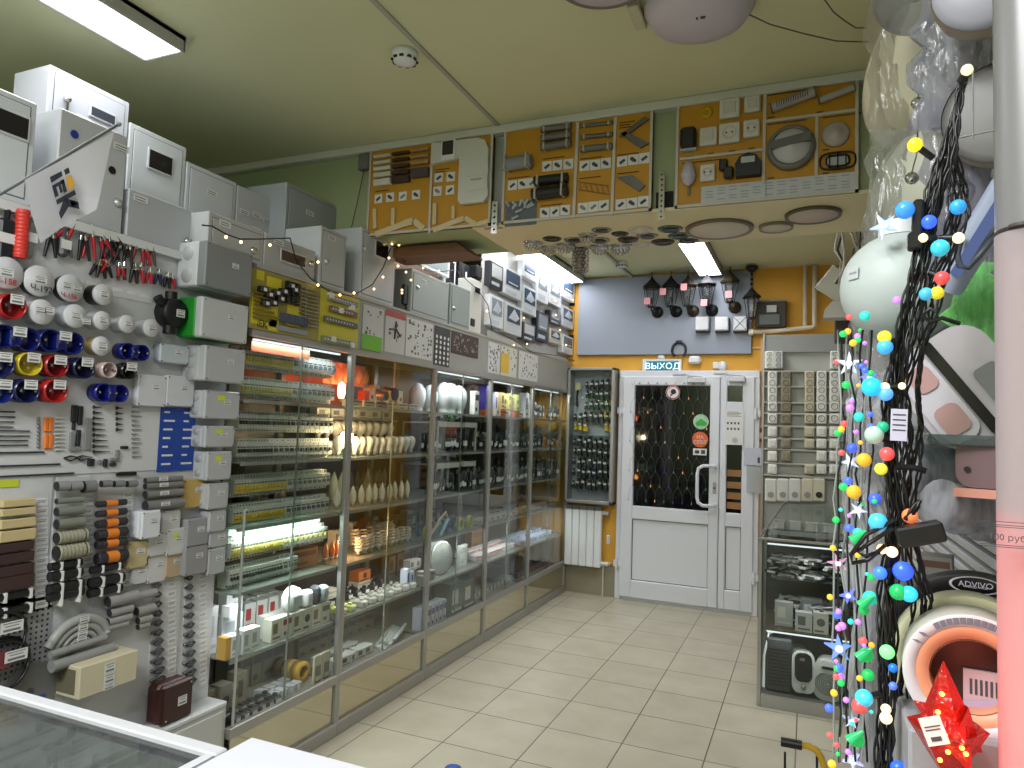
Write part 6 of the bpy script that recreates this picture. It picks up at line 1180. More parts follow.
rws=((379,14,2,'double socket','second row'),(394,14,2,'double socket','third row'),(406.5,9,1,'single socket','fourth row'),(418.5,9,1,'single socket','fifth row'),(431.5,9,0,'single switch','sixth row'),(443.5,8.5,0,'double switch','seventh row'),(456,9,0,'plain switch','eighth row'),(469,8.5,0,'flat switch','ninth row'))
for py,h,n,kn,rn in rws:
    for x,c,cn,o in colx:
        if (py>450 and o=='fourth' and py<460) or (py>465 and o=='second'): continue
        sock(x,py,8.3,h,c,n,'%s %s, %s column, %s of the grey stand'%(cn,kn,o,rn),'sockets and switches on the grey stand')
for k,x in enumerate((771,783,795,807.5,819)): 
    p=at(x,490,1,SY-.02); t=thing('tall_switch','%s tall outdoor switch over the glass case lid'%(['first white','second white','third white','cream','black-faced'][k]),'switch',(p.x,SY,p.z),0,'tall outdoor switches'); part(B(-.037,-.04,-.075,.037,.028,.075,b=.008),'housing',mat((214,214,210) if k<3 else (206,200,180),.4),t); part(MB().cyl((0,-.044,-.03),(0,-.04,-.03),.02,n=14),'dial',mat((150,150,146),.4) if k<4 else BLACK,t)
# glass case
CX0,CX1,CY0,CY1=-.268,.30,4.39,4.95
t=gcase=thing('glass_case','low aluminium glass case of household goods below the socket stand','showcase',(0,0,0)); m=MB()
for x in (CX0,CX1-.02):
    for y in (CY0,CY1-.02): m.box(x,y,0,x+.02,y+.02,.95,b=.002)
m.box(CX0+.021,CY0+.001,.0,CX1-.021,CY0+.019,.07); m.box(CX0,CY0-.001,.951,CX1,CY0+.025,.965,b=.002); m.box(CX0+.001,CY0+.026,.935,CX0+.019,CY1-.021,.949); m.box(CX0+.001,CY0+.021,0,CX0+.019,CY1-.021,.069); part(m,'frame',ALU,t)
part(B(CX0+.02,CY0+.02,.05,CX1-.02,CY1,.068),'base_board',mat((80,78,74),.5),t); part(B(CX0+.02,CY0+.004,.07,CX1-.02,CY0+.009,.935),'front_glass',GLASS,t); part(B(CX0+.004,CY0+.02,.07,CX0+.009,CY1-.02,.935),'side_glass',GLASS,t)
part(B(CX0+.025,CY0+.03,.43,CX1-.025,CY1-.03,.438),'glass_shelf',clear((190,205,200),milk=.4,mc=(150,130,110)),t); part(B(CX0+.02,CY1-.015,.07,CX1,CY1,.95),'back_panel',mat((96,96,96),.4),t)
m=MB(); m.add([(CX0,CY0,.955),(CX1,CY0,.955),(CX1,CY1,1.12),(CX0+.12,CY1,1.12),(CX0,CY0,.961),(CX1,CY0,.961),(CX1,CY1,1.126),(CX0+.12,CY1,1.126)],[(0,1,2,3),(4,5,6,7),(0,1,5,4),(1,2,6,5),(2,3,7,6),(3,0,4,7)]); part(m,'sloping_glass_lid',GLASS,t); part(MB().tube([(CX0+.005,CY0+.01,.965),(CX0+.125,CY1,1.13)],.006,6),'lid_edge',ALU,t); part(B(CX0+.05,CY0+.12,.97,CX1-.01,CY1-.01,.975),'inner_tray',mat((120,124,124),.5),t)
for k in range(5): one(B(-.04,-.03,0,.04,.03,.06,b=.006).box(-.03,-.031,.01,.03,-.03,.05,1),'boxed_switch',[mat((178,180,178),.4),PAPER],'%s boxed switch in the row beneath the sloping glass lid'%['first','second','third','fourth','fifth'][k],'switch',(-.17+.095*k,CY0+.36,.976))
def heap(n,x0,x1,y0,y1,z,lab,grp,cs,sz,name='blister_pack'):
    cl={}
    for k in range(n):
        c=cs[k%len(cs)]; loc=(random.uniform(x0,x1),random.uniform(y0,y1),z+.016*(k%8)); rz=random.uniform(-.6,.6)
        if c not in cl:
            m=B(-sz/2,-sz*.35,0,sz/2,sz*.35,sz*.16,0,b=.004); m.box(-sz*.3,-sz*.352,.002,sz*.2,-sz*.35,sz*.13,1); m.tube([(-sz*.4,0,sz*.17),(0,sz*.1,sz*.26),(sz*.4,0,sz*.17)],.005,5,1); cl[c]=one(m,name,[mat(c,.3),PAPER if sum(c)<300 else DGREY],lab%{60:'black'}.get(c[0],{26:'black',190:'pale',120:'grey',160:'silver'}.get(c[0],'mixed')),'packet',loc,rz,grp)
        else: dup(cl[c],loc,rz)
one(B(CX0+.06,CY0+.2,.70,CX1-.03,CY1-.04,.706),'clear_shelf',clear((190,205,200),milk=.3,mc=(150,150,145)),'upper clear shelf inside the low glass case','shelf')
heap(40,-.2,.24,CY0+.2,CY1-.06,.708,'%s packed accessory heaped on the upper clear shelf of the glass case','accessories on the upper clear shelf',[(26,26,28),(190,192,194),(120,122,122)],.11)
heap(24,-.2,.24,CY0+.09,CY1-.12,.44,'%s packed gadget heaped on the glass shelf above the heaters','gadgets on the glass shelf',[(160,162,164),(26,26,30),(190,186,180)],.12)
for k,(x,w,h,c,lab) in enumerate(((-.02,.09,.11,(196,198,200),'white boxed timer standing on the glass shelf over the heaters'),(.07,.08,.12,(206,206,200),'white boxed meter with square print on the glass shelf over the heaters'),(.19,.09,.07,(130,60,50),'dark red box on the glass shelf over the heaters'))): m,ms=g_carton(w,.06,h,c,(110,110,112),k); one(m,'boxed_gadget',ms,lab,'carton',(x,CY0+.06,.439))
t=thing('heater','dark grey upright fan heater with white side at the corner of the glass case','heater',(-.145,CY0+.14,.069)); t.scale=(.9,.8,1); part(B(-.09,-.07,0,.07,.1,.31,b=.012),'body',mat((52,54,56),.4),t); m=MB(); m.tube([(-.06,-.06,.31),(-.05,-.0,.36),(.04,0,.37),(.05,.0,.31)],.012,6); part(m,'handle',mat((60,62,64),.4),t); part(MB().tube([(-.1,-.08,.02),(-.1,-.075,.2),(-.07,-.05,.33),(-.0,-.05,.36)],.008,6),'white_strap',WHITE,t)
m=MB(); [m.box(-.07,-.072,.04+.02*k,.05,-.07,.048+.02*k) for k in range(11)]; part(m,'slots',BLACK,t)
def rrect(w,h,r,n=6):
    pts=[]
    for cx,cz,a0 in ((w-r,h-r,0),(-w+r,h-r,90),(-w+r,-h+r,180),(w-r,-h+r,270)):
        for k in range(n+1): a=math.radians(a0+90*k/n); pts.append((cx+r*math.cos(a),cz+r*math.sin(a)))
    return pts
t=thing('fan_heater','light grey fan heater with black oval front and dial, tilted back in the glass case','heater',(-.025,CY0+.13,.2),rz=.1,rx=-.12); t.scale=(.72,.8,.88); 
m=MB(); m.prism(rrect(.085,.13,.05),-.06,.06); part(m,'front_housing',mat((176,178,176),.35),t); part(MB().prism([(x,z+.03) for x,z in rrect(.065,.09,.045)],-.066,-.058),'black_grille',mat((26,26,28),.3),t); part(MB().lathe([(0,-.018),(.016,-.016),(.02,0),(0,0)],(0,-.06,-.092),(0,1,0),14),'dial',mat((120,122,122),.4),t); part(B(-.03,-.068,.07,.01,-.066,.09),'chrome_badge',CHROME,t)
m=MB(); m.prism(rrect(.05,.13,.03),.06,.3); part(m,'rear_body',mat((130,132,132),.4),t)
t=thing('round_fan_heater','pale fan heater with round ribbed grille at the far end of the glass case','heater',(.115,CY0+.12,.18),rz=-.15); t.scale=(.9,.9,.85); m=MB(); m.prism(rrect(.085,.13,.06),-.05,.1); part(m,'housing',mat((176,178,174),.4),t); m=MB(); [m.lathe([(r,-.003),(r+.004,-.006),(r+.006,0)],(0,-.05,-.02),(0,1,0),24) for r in (.012,.024,.036,.048,.06,.07)]; part(m,'round_grille',mat((110,112,110),.4),t); part(B(-.035,-.056,.075,.035,-.05,.095,b=.006),'handle_slot',BLACK,t)
# things high beside the door
t=thing('square_panel_lamp','pale square lamp panel hanging by one corner from wires beside the white pipes','lamp',(at(836,284,1,4.6).x,4.6,at(836,284,1,4.6).z),ry=.65); part(B(-.085,-.01,-.085,.085,.01,.085,b=.005),'panel',mat((176,176,164),.5),t); part(B(-.075,-.013,-.075,.075,-.01,.075,b=.003),'diffuser',mat((188,188,178),.5),t)
t=thing('hanging_shade_lamp','pale trapezoid lamp shade below the tilted square panel','lamp',at(841,311,1,4.6)); part(MB().prism([(-.10,-.05),(.06,-.05),(.06,.05),(-.05,.05),(-.09,0)],-.07,.05),'shade',mat((186,184,176),.5),t)
t=thing('dark_speaker','dark box on the wall below the pale lamp shade','box',at(842,326,1,4.75)); part(B(-.04,-.02,-.1,.05,.1,.08,b=.004),'body',mat((50,38,34),.5),t)
random.seed(3)
for k in range(8):
    x0=858+random.uniform(-14,8); pts=[]; 
    for j in range(8): pts.append(at(x0+random.uniform(-7,7)-j*.8,165+j*17,1,3.8+.035*k+random.uniform(-.012,.012)))
    one(MB().tube(pts,random.choice((.003,.005,.007)),5),'tangled_cable',mat(random.choice(((40,38,36),(180,176,164),(60,50,44))),.5),'one of the tangled cables hanging between the panel lamps and the wrapped lamps','cable',group='tangled cables under the ceiling')
# ================================================================ hanging goods close to the camera
def NP(px,py,y):
    p=at(px,py,1,y); return p,(p-CAM).dot(CF)/FOC
RW=XR
# slat wall
m=MB(); [m.box(.295,1.3,.72+.027*k,.318,2.5,.738+.027*k,0,b=.003) for k in range(31)]; m.box(.310,1.3,.72,.318,2.5,1.55,1); one(m,'slat_panel',[mat((196,196,202),.5),mat((60,60,66),.6)],'grey slatted wall panel above the tape rolls','panel')
z=NP(960,436,1.0)[0].z; one(B(.115,.85,z-.012,.318,2.2,z,b=.002),'glass_shelf',clear((190,205,200),milk=.4,mc=(130,140,140)),'grey-edged glass shelf under the big packed floodlight','shelf')
# cabinet under tapes
zc=NP(950,735,.74)[0].z
t=thing('side_cabinet','grey-white cabinet carrying the tape rolls at the corner of the photo','cabinet',(0,0,0)); part(B(.085,.745,0,.318,1.35,zc-.002,b=.003),'body',mat((150,150,154),.5),t); part(B(.185,.7425,0,.19,.745,zc-.03),'door_gap',BLACK,t)
RG_={}
def roll(px,py,y,R,ri,w,cs,lab,extra=None):
    p,s=NP(px,py,y); t=thing('tape_roll',lab,'tape roll',p,rz=-.10); a,b_,c=cs
    part(MB().lathe([(R*s,0),(R*s,w),(ri*s,w),(ri*s,0)],(0,0,0),(0,1,0),48),'tape_body',mat(a,.4),t); part(MB().lathe([(R*s,-.0006),(R*s*.985,-.0012),(R*s*.80,-.0012),(R*s*.80,0)],(0,0,0),(0,1,0),48),'outer_ring',mat(b_,.5),t); t_or=CH[t.name][-1]; RG_[t.name]=t_or; part(MB().lathe([(R*s*.80,-.0010),(ri*s,-.0010),(ri*s,w),(ri*s*.97,w),(ri*s*.97,-.0010)],(0,0,0),(0,1,0),48),'inner_ring',mat(c,.5),t)
    if extra: extra(t,R*s,ri*s)
    return t
def blk(t,R,ri):
    e=MB(); e.lathe([(.012,-.001),(.0135,-.0016),(.0135,0)],(.0,-.0012,R*.88),(0,1,0),24); e.v=[(x*1.9,y,R*.88+(z-R*.88)*.72) for x,y,z in e.v]; part(e,'emblem_ring',mat((176,176,180),.5),RG_[t.name]); text('ADVIVO',.009,t,(0,-.002,R*.885),mat((190,190,196),.5)); text('WORLD WIDE',.0035,t,(0,-.002,R*.86),mat((190,190,196),.5))
roll(976,664,.94,88,55,.03,((24,22,24),(24,22,24),(30,28,30)),'large black reel with an oval emblem behind the cream roll',blk)
roll(971,669,.86,71,50,.035,((196,196,160),(196,196,160),(190,188,150)),'cream-coloured roll between the black reel and the orange-lined roll')
def lab_(t,R,ri):
    m=MB()
    for k in range(34):
        if k in (5,): continue
        a=math.radians(56+k*2.1); w=.0005+.0004*(k*7%3); u=Vector((math.cos(a),0,math.sin(a))); v=Vector((-math.sin(a),0,math.cos(a))); P_=[u*R*.84-v*w,u*R*.84+v*w,u*R*.95+v*w,u*R*.95-v*w]; m.add([(q.x,-.0016,q.z) for q in P_],[(0,1,2,3)])
    for a0 in (140,150): a=math.radians(a0); u=Vector((math.cos(a),0,math.sin(a))); m.add([((u*R*f).x+dx,-.0016,(u*R*f).z+dz) for f,dx,dz in ((.85,-.002,0),(.85,.003,0),(.95,.003,0),(.95,-.002,0))],[(0,1,2,3)])
    part(m,'barcode_print',mat((110,112,124),.6),RG_[t.name])
    part(MB().cyl((.0,.03,-.0),(0,.034,0),ri*.99,n=36),'dark_hole_disc',mat((60,44,44),.3),t)  # dark disc paints the shade inside the hole of the roll
    m=B(-.005,.024,-.035,.05,.028,.0,0); [m.box(.0+.004*k,.0235,-.022,.002+.004*k,.024,-.008,1) for k in range(10)]; part(m,'inner_label',[mat((190,170,176),.6),INK],t)
    part(MB().prism([(-.03,-.042),(.03,-.05),(.044,-.02),(-.01,-.03)],.018,.022),'printed_film',mat((170,160,190),.4),t); text('чозл  йоти',.008,t,(.005,.017,-.038),INK) if 0 else None
    part(MB().lathe([(.01,-.001),(.013,-.002),(.013,0)],(.035,.02,.018),(0,1,0),16),'inner_circle',mat((150,120,120),.5),t)
roll(972,677,.76,61,37,.045,((214,208,190),(206,206,210),(222,156,120)),'orange-lined white tape roll with a barcode label, in front of the other rolls',lab_)
# red star lamp
p,s=NP(947,725,.70); t=thing('red_star_lamp','glowing red faceted star ornament with a white price tag','ornament',p)
RG=mat((176,18,14),.12,em=.07,emc=(255,50,20),trans=.3,bump=.6,vs=90); m=MB()
def spike(dx,dz,l,wd,dy=0):
    d=Vector((dx,dy,dz)).normalized(); m.cyl(Vector((0,0,0)),d*l,wd,0.0005,6,0,cap=False,sm=False)
for dx,dz,l,wd,dy in ((-.06,1,64*s,.021,-.1),(.8,-.55,36*s,.026,0),(-.8,.5,34*s,.017,.1),(.05,-1,60*s,.030,0),(.2,.0,.035,.02,-1),(.3,-.6,.04,.02,-.7)): spike(dx,dz,l,wd,dy)
m.sph((0,0,0),.019,0,8); part(m,'faceted_body',RG,t)
for a,b_ in ((942,694),(938,712),(962,748),(948,752),(957,738),(945,735),(966,754),(940,760)):
    q=NP(a,b_,.675)[0]-p; part(MB().sph(q,.0019,0,6),'tiny_bulb',emit((255,140,50),12),t)
q=NP(934,731,.665)[0]-p; o=part(B(-9.5*s,-.0005,-13*s,9.5*s,.0005,13*s).box(-7*s,-.0009,4*s,7*s,-.0005,5*s,1).box(-7*s,-.0009,1*s,6*s,-.0005,2*s,1).box(-5*s,-.0009,-9*s,4*s,-.0005,-5*s,1),'price_tag',[PAPER,INK],t); o.location=q; o.rotation_euler=(0,-.35,0)
d=bpy.data.lights.new('star_light','POINT'); d.energy=.14; d.color=(1,.1,.06); d.shadow_soft_size=.03; o=bpy.data.objects.new('star_light',d); COL.objects.link(o); o.location=p+Vector((.02,-.05,.02))
# pole
p,s=NP(1037,400,.70); t=thing('film_tube','upright rolled sheet, grey above and glowing pink-red below, at the very edge','tube',(p.x,p.y,0)); zt=NP(1010,236,.70)[0].z
part(MB().cyl((0,0,.60),(0,0,zt),34.5*s,n=40,cap=False),'lower_tube',clear((240,225,222),milk=.85,mc=(196,182,184),rough=.15),t); part(MB().cyl((0,0,.62),(0,0,1.50),.004,n=8),'added_red_glow',emit((255,40,30),11),t); part(MB().cyl((0,0,1.5),(0,0,zt-.02),.022,n=14),'core',mat((186,180,178),.6),t); part(MB().cyl((0,0,zt+.004),(0,0,2.2),34*s,n=40),'upper_tube',mat((118,117,118),.3),t); part(MB().cyl((-.012,-.018,zt+.002),(-.012,-.018,zt+.0045),13*s,n=24),'tube_end',mat((70,62,60),.5),t)  # red core added inside to make the lower tube glow
part(MB().cyl((0,0,0),(0,0,.60),30*s,n=20),'foot_tube',mat((150,120,118),.4),t); 
q=NP(1007,538,.66)[0]; text('100 руб.',.0068,t,(q.x-p.x+.001,q.y-p.y,q.z),INK,rot=(RX,0,-.2)); [part(B(-.018,-.0003,zz,.016,.0003,zz+.0005),'tag_line',INK,t,loc=(q.x-p.x,q.y-p.y,q.z)) for zz in (.008,.0095,.012,-.006,-.0075)]
# globes
def globe(px,py,y,R,lab,sz=1,c=(190,200,198)):
    p,s=NP(px,py,y); t=thing('globe_lamp',lab,'lamp',p); part(MB().sph((0,0,0),R*s,0,28,sz),'globe',mat(c,.5),t); return t,s
t,s=globe(900,288,1.2,55,'large milky globe lamp in clear film with a price tag','' or 1); o=part(B(-7*s,-.0006,-6*s,7*s,0,6*s).box(-5*s,-.001,-1*s,5*s,-.0006,1*s,1),'price_tag',[mat((196,202,204),.6),GREYP],t,loc=(-44*s,-34*s,10*s)); o.rotation_euler=(0,0,-.9)
part(MB().cyl((0,0,52*s),(0,0,66*s),.03,n=20),'neck',WHITE,t)
t,s=globe(950,300,1.38,44,'smaller grey-green globe lamp half hidden behind the large milky globe',1.15,(150,160,156)); part(MB().cyl((0,0,46*s),(0,0,60*s),.03,n=20),'neck',GREYP,t)
random.seed(11)
def film(x0,x1,y0,y1,Y,lab,milk=.2,c=(240,240,242),name='plastic_bag',amp=.012,wv=.8,ws=25,nx_=14,nz_=10,depth=.03,mc=(215,218,224)):
    "crumpled clear bag: front and back sheet joined at the rim"
    jl=[random.uniform(-.012,.012) for _ in range(nz_+1)]; jr=[random.uniform(-.012,.012) for _ in range(nz_+1)]
    cs=[NP(x,y,Y)[0] for x,y in ((x0,y0),(x1,y0),(x1,y1),(x0,y1))]; o=(cs[0]+cs[2])/2; m=MB()
    for sd in (-1,1):
        vs=[]
        for j in range(nz_+1):
            for i in range(nx_+1):
                u,v=i/nx_,j/nz_; p=(cs[0].lerp(cs[1],u)).lerp(cs[3].lerp(cs[2],u),v)-o; e=math.sin(math.pi*u)**.6*math.sin(math.pi*v)**.4; p.y+=sd*depth*e+random.uniform(-amp,amp)*e; p.x+=random.uniform(-amp,amp)*.5*e; p.z+=random.uniform(-amp,amp)*.4; p.x+=jl[j]*(1-u)+jr[j]*u; vs.append(p)
        m.add(vs,[(j*(nx_+1)+i,j*(nx_+1)+i+1,(j+1)*(nx_+1)+i+1,(j+1)*(nx_+1)+i) for j in range(nz_) for i in range(nx_)],0,True)
    return one(m,name,clear(c,milk=milk,wave=wv,ws=ws,rough=.12,mc=mc),lab,'plastic bag',o)
film(846,905,372,470,1.25,'crinkled clear bag hanging under the large milky globe',.38,ws=60,mc=(228,230,236))
film(852,930,305,400,1.3,'clear ribbed bag around the lower half of the large globe',.15,amp=.008)
film(868,925,-30,150,1.55,'creased clear bag over the upper cream lamp',.22,mc=(190,186,160)); film(866,935,130,290,1.5,'creased clear bag over the lower cream lamp',.3,mc=(186,188,176))
film(915,1000,-30,130,1.1,'wide clear bag high over the black light string',.35,mc=(170,172,184),depth=.02); film(925,1000,100,290,1.12,'long clear bag behind the black light string top',.35,mc=(150,150,170),depth=.02)
film(944,1000,262,372,1.02,'clear streaked bag with green light painted in, beside the pink tube',.6,c=(236,250,236),mc=(140,214,130),depth=.006,amp=.003,ws=90)  # green light on the film put into its colour
film(848,905,545,800,1.15,'long clear bag hanging down behind the black light string',.38,amp=.01,ws=60,mc=(232,234,238)); film(846,885,440,600,1.3,'narrow clear bag behind the coloured star lights',.38,ws=60,mc=(232,234,238))
film(905,960,380,432,1.05,'small clear bag with a red dot beside the packed floodlight',.35)
# cream lamps seen edge-on
def dome(px,py,y,R,lab,c,rz,ry=0,d=.35):
    p,s=NP(px,py,y); t=thing('dome_lamp',lab,'ceiling lamp',p,rz=rz,ry=ry); r=R*s; part(MB().lathe([(0,-r*d*1.2),(r*.5,-r*d*1.1),(r*.85,-r*d*.75),(r,-r*d*.3),(r,0),(0,0)],(0,0,0),(0,1,0),40),'shade',mat(c,.45),t); part(MB().lathe([(r*1.01,-.004),(r*1.03,.01),(r*.96,.03),(0,.03)],(0,0,0),(0,1,0),40),'rim',mat((146,132,110),.4),t); return t
dome(918,75,1.6,72,'upper cream dome lamp seen from its edge, wrapped in film',(190,184,160),-1.15,d=.45); dome(920,195,1.55,62,'lower pale dome lamp seen from its edge, below the cream one',(186,186,170),-1.2,d=.5)
dome(1002,112,1.06,52,'grey round flat lamp between light string top and the grey tube',(96,94,92),-.3,d=.1); dome(985,-14,1.0,46,'white round lamp at the top edge over the clear bags',(150,150,160),-.2,d=.3)
t=thing('glass_pendant','clear glass lamp with chrome centre at the top edge, before the cream domes','lamp',NP(915,-6,1.35)[0]); s=NP(915,-6,1.35)[1]; part(MB().sph((0,0,0),38*s,0,24),'glass',clear((225,228,232),milk=.3,mc=(170,168,170)),t); part(MB().sph((0,0,0),8*s,0,12),'chrome_centre',CHROME,t)
for k,(px,py) in enumerate(((918,103),(912,178))): p,s=NP(px,py,1.3); one(MB().lathe([(0,-.01),(.008,-.006),(.011,0),(.006,.006),(0,.008)],p,(0,1,0),10).tube([p+Vector((0,.0,.01)),p+Vector((.01,.02,.05)),p+Vector((.015,.05,.12))],.0015,4),'chrome_lamp_holder',CHROME,['upper','lower'][k]+' small chrome fitting beside the wrapped dome lamps','fitting')
# strip lamp
a,b_=NP(1010,185,.92)[0],NP(946,288,.98)[0]; m=MB(); d=(b_-a).normalized(); m.cyl(a,b_,.019,n=8); part_=thing('strip_lamp','long slanted strip lamp with a painted blue reflection, in clear wrap beside the grey tube','lamp',a); m2=MB().cyl(Vector(),b_-a,.019,n=8); part(m2,'body',mat((150,160,180),.3),part_); part(MB().tube([(b_-a)*.2+Vector((-.0,-.02,0)),(b_-a)*.9+Vector((0,-.02,0))],.006,6),'blue_reflection',emit((140,160,225),.4),part_)  # bluish reflection on the lamp painted as a glowing line
part(MB().tube([NP(x,y,.93)[0]-a for x,y in ((962,235),(957,255),(960,266),(968,268),(980,255),(998,232))],.0035,6),'rubber_loop',mat((66,72,80),.4),part_)
for (A_,B_2,nm) in (((958,138),(996,130),'upper'),((973,70),(973,138),'middle')):
    one(MB().tube([NP(A_[0],A_[1],.9)[0],NP(B_2[0],B_2[1],.9)[0]],.0012,4),'thin_wire',mat((190,190,196),.5),nm+' thin white cord crossing beside the grey tube','cord')
# packed floodlight
p,s=NP(960,388,.92); t=thing('packed_floodlight','big rounded white and grey floodlight with a black band in clear film','floodlight',p,rz=-.15,ry=.95)
m=MB(); m.prism([(x*s,z*s) for x,z in rrect(54,47,26)],-.02,.06); part(m,'housing',mat((176,172,176),.3),t); m=MB(); m.prism([(x*s,z*s) for x,z in rrect(53,5,4)],-.026,.062); 
part(m,'black_band',mat((22,20,22),.25),t); part(MB().prism([(x*s,(z-24)*s) for x,z in rrect(46,17,14)],-.024,-.018),'clear_lens',mat((190,186,194),.12),t); part(MB().prism([((x-24)*s,(z-22)*s) for x,z in rrect(13,11,8)],-.026,-.022).prism([((x+22)*s,(z-24)*s) for x,z in rrect(15,12,8)],-.026,-.022),'pinkish_patch',mat((176,140,138),.2),t); part(MB().prism([((x+14)*s,(z+26)*s) for x,z in rrect(20,11,5)],-.024,-.018),'grey_plate',mat((120,124,122),.3),t)
# wraps
def wrap(px0,py0,px1,py1,y,R,lab,c=(236,236,240)):
    a,s=NP(px0,py0,y); b_,_=NP(px1,py1,y+.06); n=12; m=MB(); d=b_-a; o=a; pr=[(0,0)]+[(R*s*(1+random.uniform(-.06,.06)),d.length*k/n) for k in range(n+1)]+[(0,d.length)]
    m.lathe(pr,(0,0,0),d,16); t=thing('wrapped_roll',lab,'roll',o); part(m,'film_wrap',clear(c,milk=.45,wave=1,ws=60,rough=.15,mc=(200,202,208)),t); part(MB().cyl(d*.05,d*.95,R*s*.6,n=16),'core',mat((150,150,156),.5),t); return t
wrap(896,468,975,466,1.02,29,'crinkly clear-wrapped roll lying under the glass shelf'); wrap(940,505,1005,520,.90,26,'second clear-wrapped bluish roll below the pinkish oval plate')
p,s=NP(984,464,.86); t=thing('oval_plate','pinkish brown oval plate with a black dot next to the wrapped roll','plate',p,rz=-.2); part(MB().prism([(x*s,z*s) for x,z in rrect(24,24,14)],-.004,.02),'plate',mat((110,88,92),.4),t); part(MB().cyl((-14*s,-.006,-6*s),(-14*s,-.004,-6*s),3*s,n=12),'black_dot',BLACK,t); part(B(-26*s,-.004,-34*s,20*s,.02,-25*s),'orange_tinted_bar',mat((196,140,124),.4),t)
p,s=NP(922,484,1.1); t=thing('metal_bracket','white metal bracket with dark round holes below the wrapped roll','bracket',p,rz=-.2); part(B(-16*s,-.004,-20*s,18*s,.02,20*s,b=.003),'plate',mat((176,176,178),.4),t); part(MB().cyl((6*s,-.006,8*s),(6*s,-.004,8*s),3*s,n=10).cyl((4*s,-.006,-10*s),(4*s,-.004,-10*s),3*s,n=10),'hole',BLACK,t)
zz=NP(935,580,1.2)[0].z; one(B(.12,1.13,zz-.01,.24,1.28,zz-.002),'goods_shelf',mat((120,120,124),.4),'grey shelf holding a small carton above the black reel','shelf')
p,s=NP(935,568,1.18); m,ms=g_carton(30*s,.05,26*s,(150,146,140),(110,80,70),2); one(m,'small_carton',ms,'small pale carton behind the black battery box','carton',(p.x,p.y,zz-.0015),-.2)
# ---- the black party-light string
CBL=mat((14,14,16),.4)
t=thing('party_light_string','thick bundle of black party light cable with coloured ball bulbs hanging in front','string light',(0,0,0))
PATH=[(963,78),(957,112),(948,150),(936,190),(926,230),(917,270),(909,310),(901,350),(894,390),(892,430),(894,470),(896,510),(893,550),(889,590),(888,640),(887,690),(885,740),(882,790)]
random.seed(5)
def pairtube(px_pts,Y,nm,amp=3,r=.0013,tw=.0019):
    pts=[NP(x+random.uniform(-amp,amp)*(.3 if y<120 else .6 if y<210 else 1),y,Y+random.uniform(-.01,.01))[0] for x,y in px_pts]; fine=[]
    for a,b_ in zip(pts,pts[1:]):
        for q in range(5): fine.append(a.lerp(b_,q/5))
    m=MB(); ph=random.random()*6
    for s_ in (0,math.pi): m.tube([p+Vector((math.cos(n*.95+ph+s_),math.sin(n*.95+ph+s_),0))*tw for n,p in enumerate(fine)],r,5)
    part(m,nm,CBL,t)
for k in range(7):
    off=(k-3)*2.4; pairtube([(x+off*(.35 if y<120 else 1.0 if 120<y<200 else 1),y) for x,y in PATH],.80,'cable_strand')
P2=[(950,150),(957,185),(958,215),(948,250),(935,285),(925,320),(918,350),(913,390),(914,430),(912,470),(906,510),(914,560),(924,600),(920,640),(905,690),(914,740),(908,790)]
for k in range(4): pairtube([(x+(k-1.5)*5,y) for x,y in P2],.83,'loose_strand',4)
for pp in (((895,520),(866,535),(851,555),(852,563),(868,560),(885,545)),((893,528),(870,543),(857,552),(865,556),(880,552)),((905,520),(915,505),(920,500),(912,515)),((910,545),(930,522),(937,530))): part(MB().tube([NP(x,y,.78)[0] for x,y in pp],.0022,5),'cable_loop',CBL,t)
def blob(px,py,r,c,e,y=.785,par=None,nm='ball_bulb',stem=None):
    p,s=NP(px,py,y); part(MB().sph(p,r*s,0,14),nm,mat(c,.3,em=e*.8),par); 
    if stem:
        q,_=NP(stem[0],stem[1],y+.008); part(MB().cyl(p+(q-p).normalized()*r*s*.8,q,.0035,n=8),'bulb_socket',CBL,par)
CYN=(60,180,235); WRM=(255,226,175)
for b_ in ((967,70,5.5,WRM,1.5,(960,82)),(915,145,7,(236,226,40),1.2,(933,158)),(905,210,9,(60,140,225),.9,(923,203)),(958,207,7.5,(50,150,225),.9,None),(929,222,7,(50,90,255),1.6,None),(923,238,4.5,WRM,1.5,(935,238)),(958.5,238,5.5,WRM,1.8,(940,238)),(940,248,8.5,(60,190,215),.8,None),(942,278,7,(225,80,80),.7,(930,273)),(937,293,6.5,(225,205,50),.8,None),(926,294,6.5,(70,170,210),.8,None),(884.5,337,6.5,(232,222,50),.9,(893,342)),(885,347,7.5,(70,170,235),.8,None),(871.5,387,9.5,(40,185,240),1.0,(884,388)),(885.5,394,7,(90,160,240),1.1,None),(885,387,4.5,WRM,1.6,(896,386)),(902,386,3.5,WRM,1.8,None),(874,435,9,(176,206,190),.35,(888,440)),(883,427,5.5,(40,170,130),.6,None),(887,454,7,(225,85,85),.7,None),(881,469,6,(226,216,60),.8,None),(878,522,9,(70,180,225),.8,(892,520)),(910,516,7.5,(240,130,80),.8,(917,505)),(882,549,5,WRM,1.8,(892,550)),(892,552,5.5,WRM,1.9,None),(880,573,6.5,(60,120,240),1.2,(892,570)),(903,571,9.5,(50,90,250),1.3,None),(898,592,8,(30,170,90),.8,(890,588)),(909,594,8,(50,190,225),1,None),(887,652,7,(120,240,130),1.6,(887,664)),(864,698,8.5,(70,195,225),.7,(880,694)),(859.5,706,7.5,(225,85,85),.7,None),(886,709,4.8,WRM,1.6,(892,712)),(886,718,5.8,WRM,1.9,None),(919,731,7,(60,80,245),1,(905,726)),(898,768,7,(40,90,235),1.1,None),(893,668,4.5,(30,110,210),.8,None),(893,686,4,(90,120,235),.8,None),(948,700,5,(240,110,50),1,None)):
    blob(b_[0],b_[1],b_[2],b_[3],b_[4],par=t,stem=b_[5])
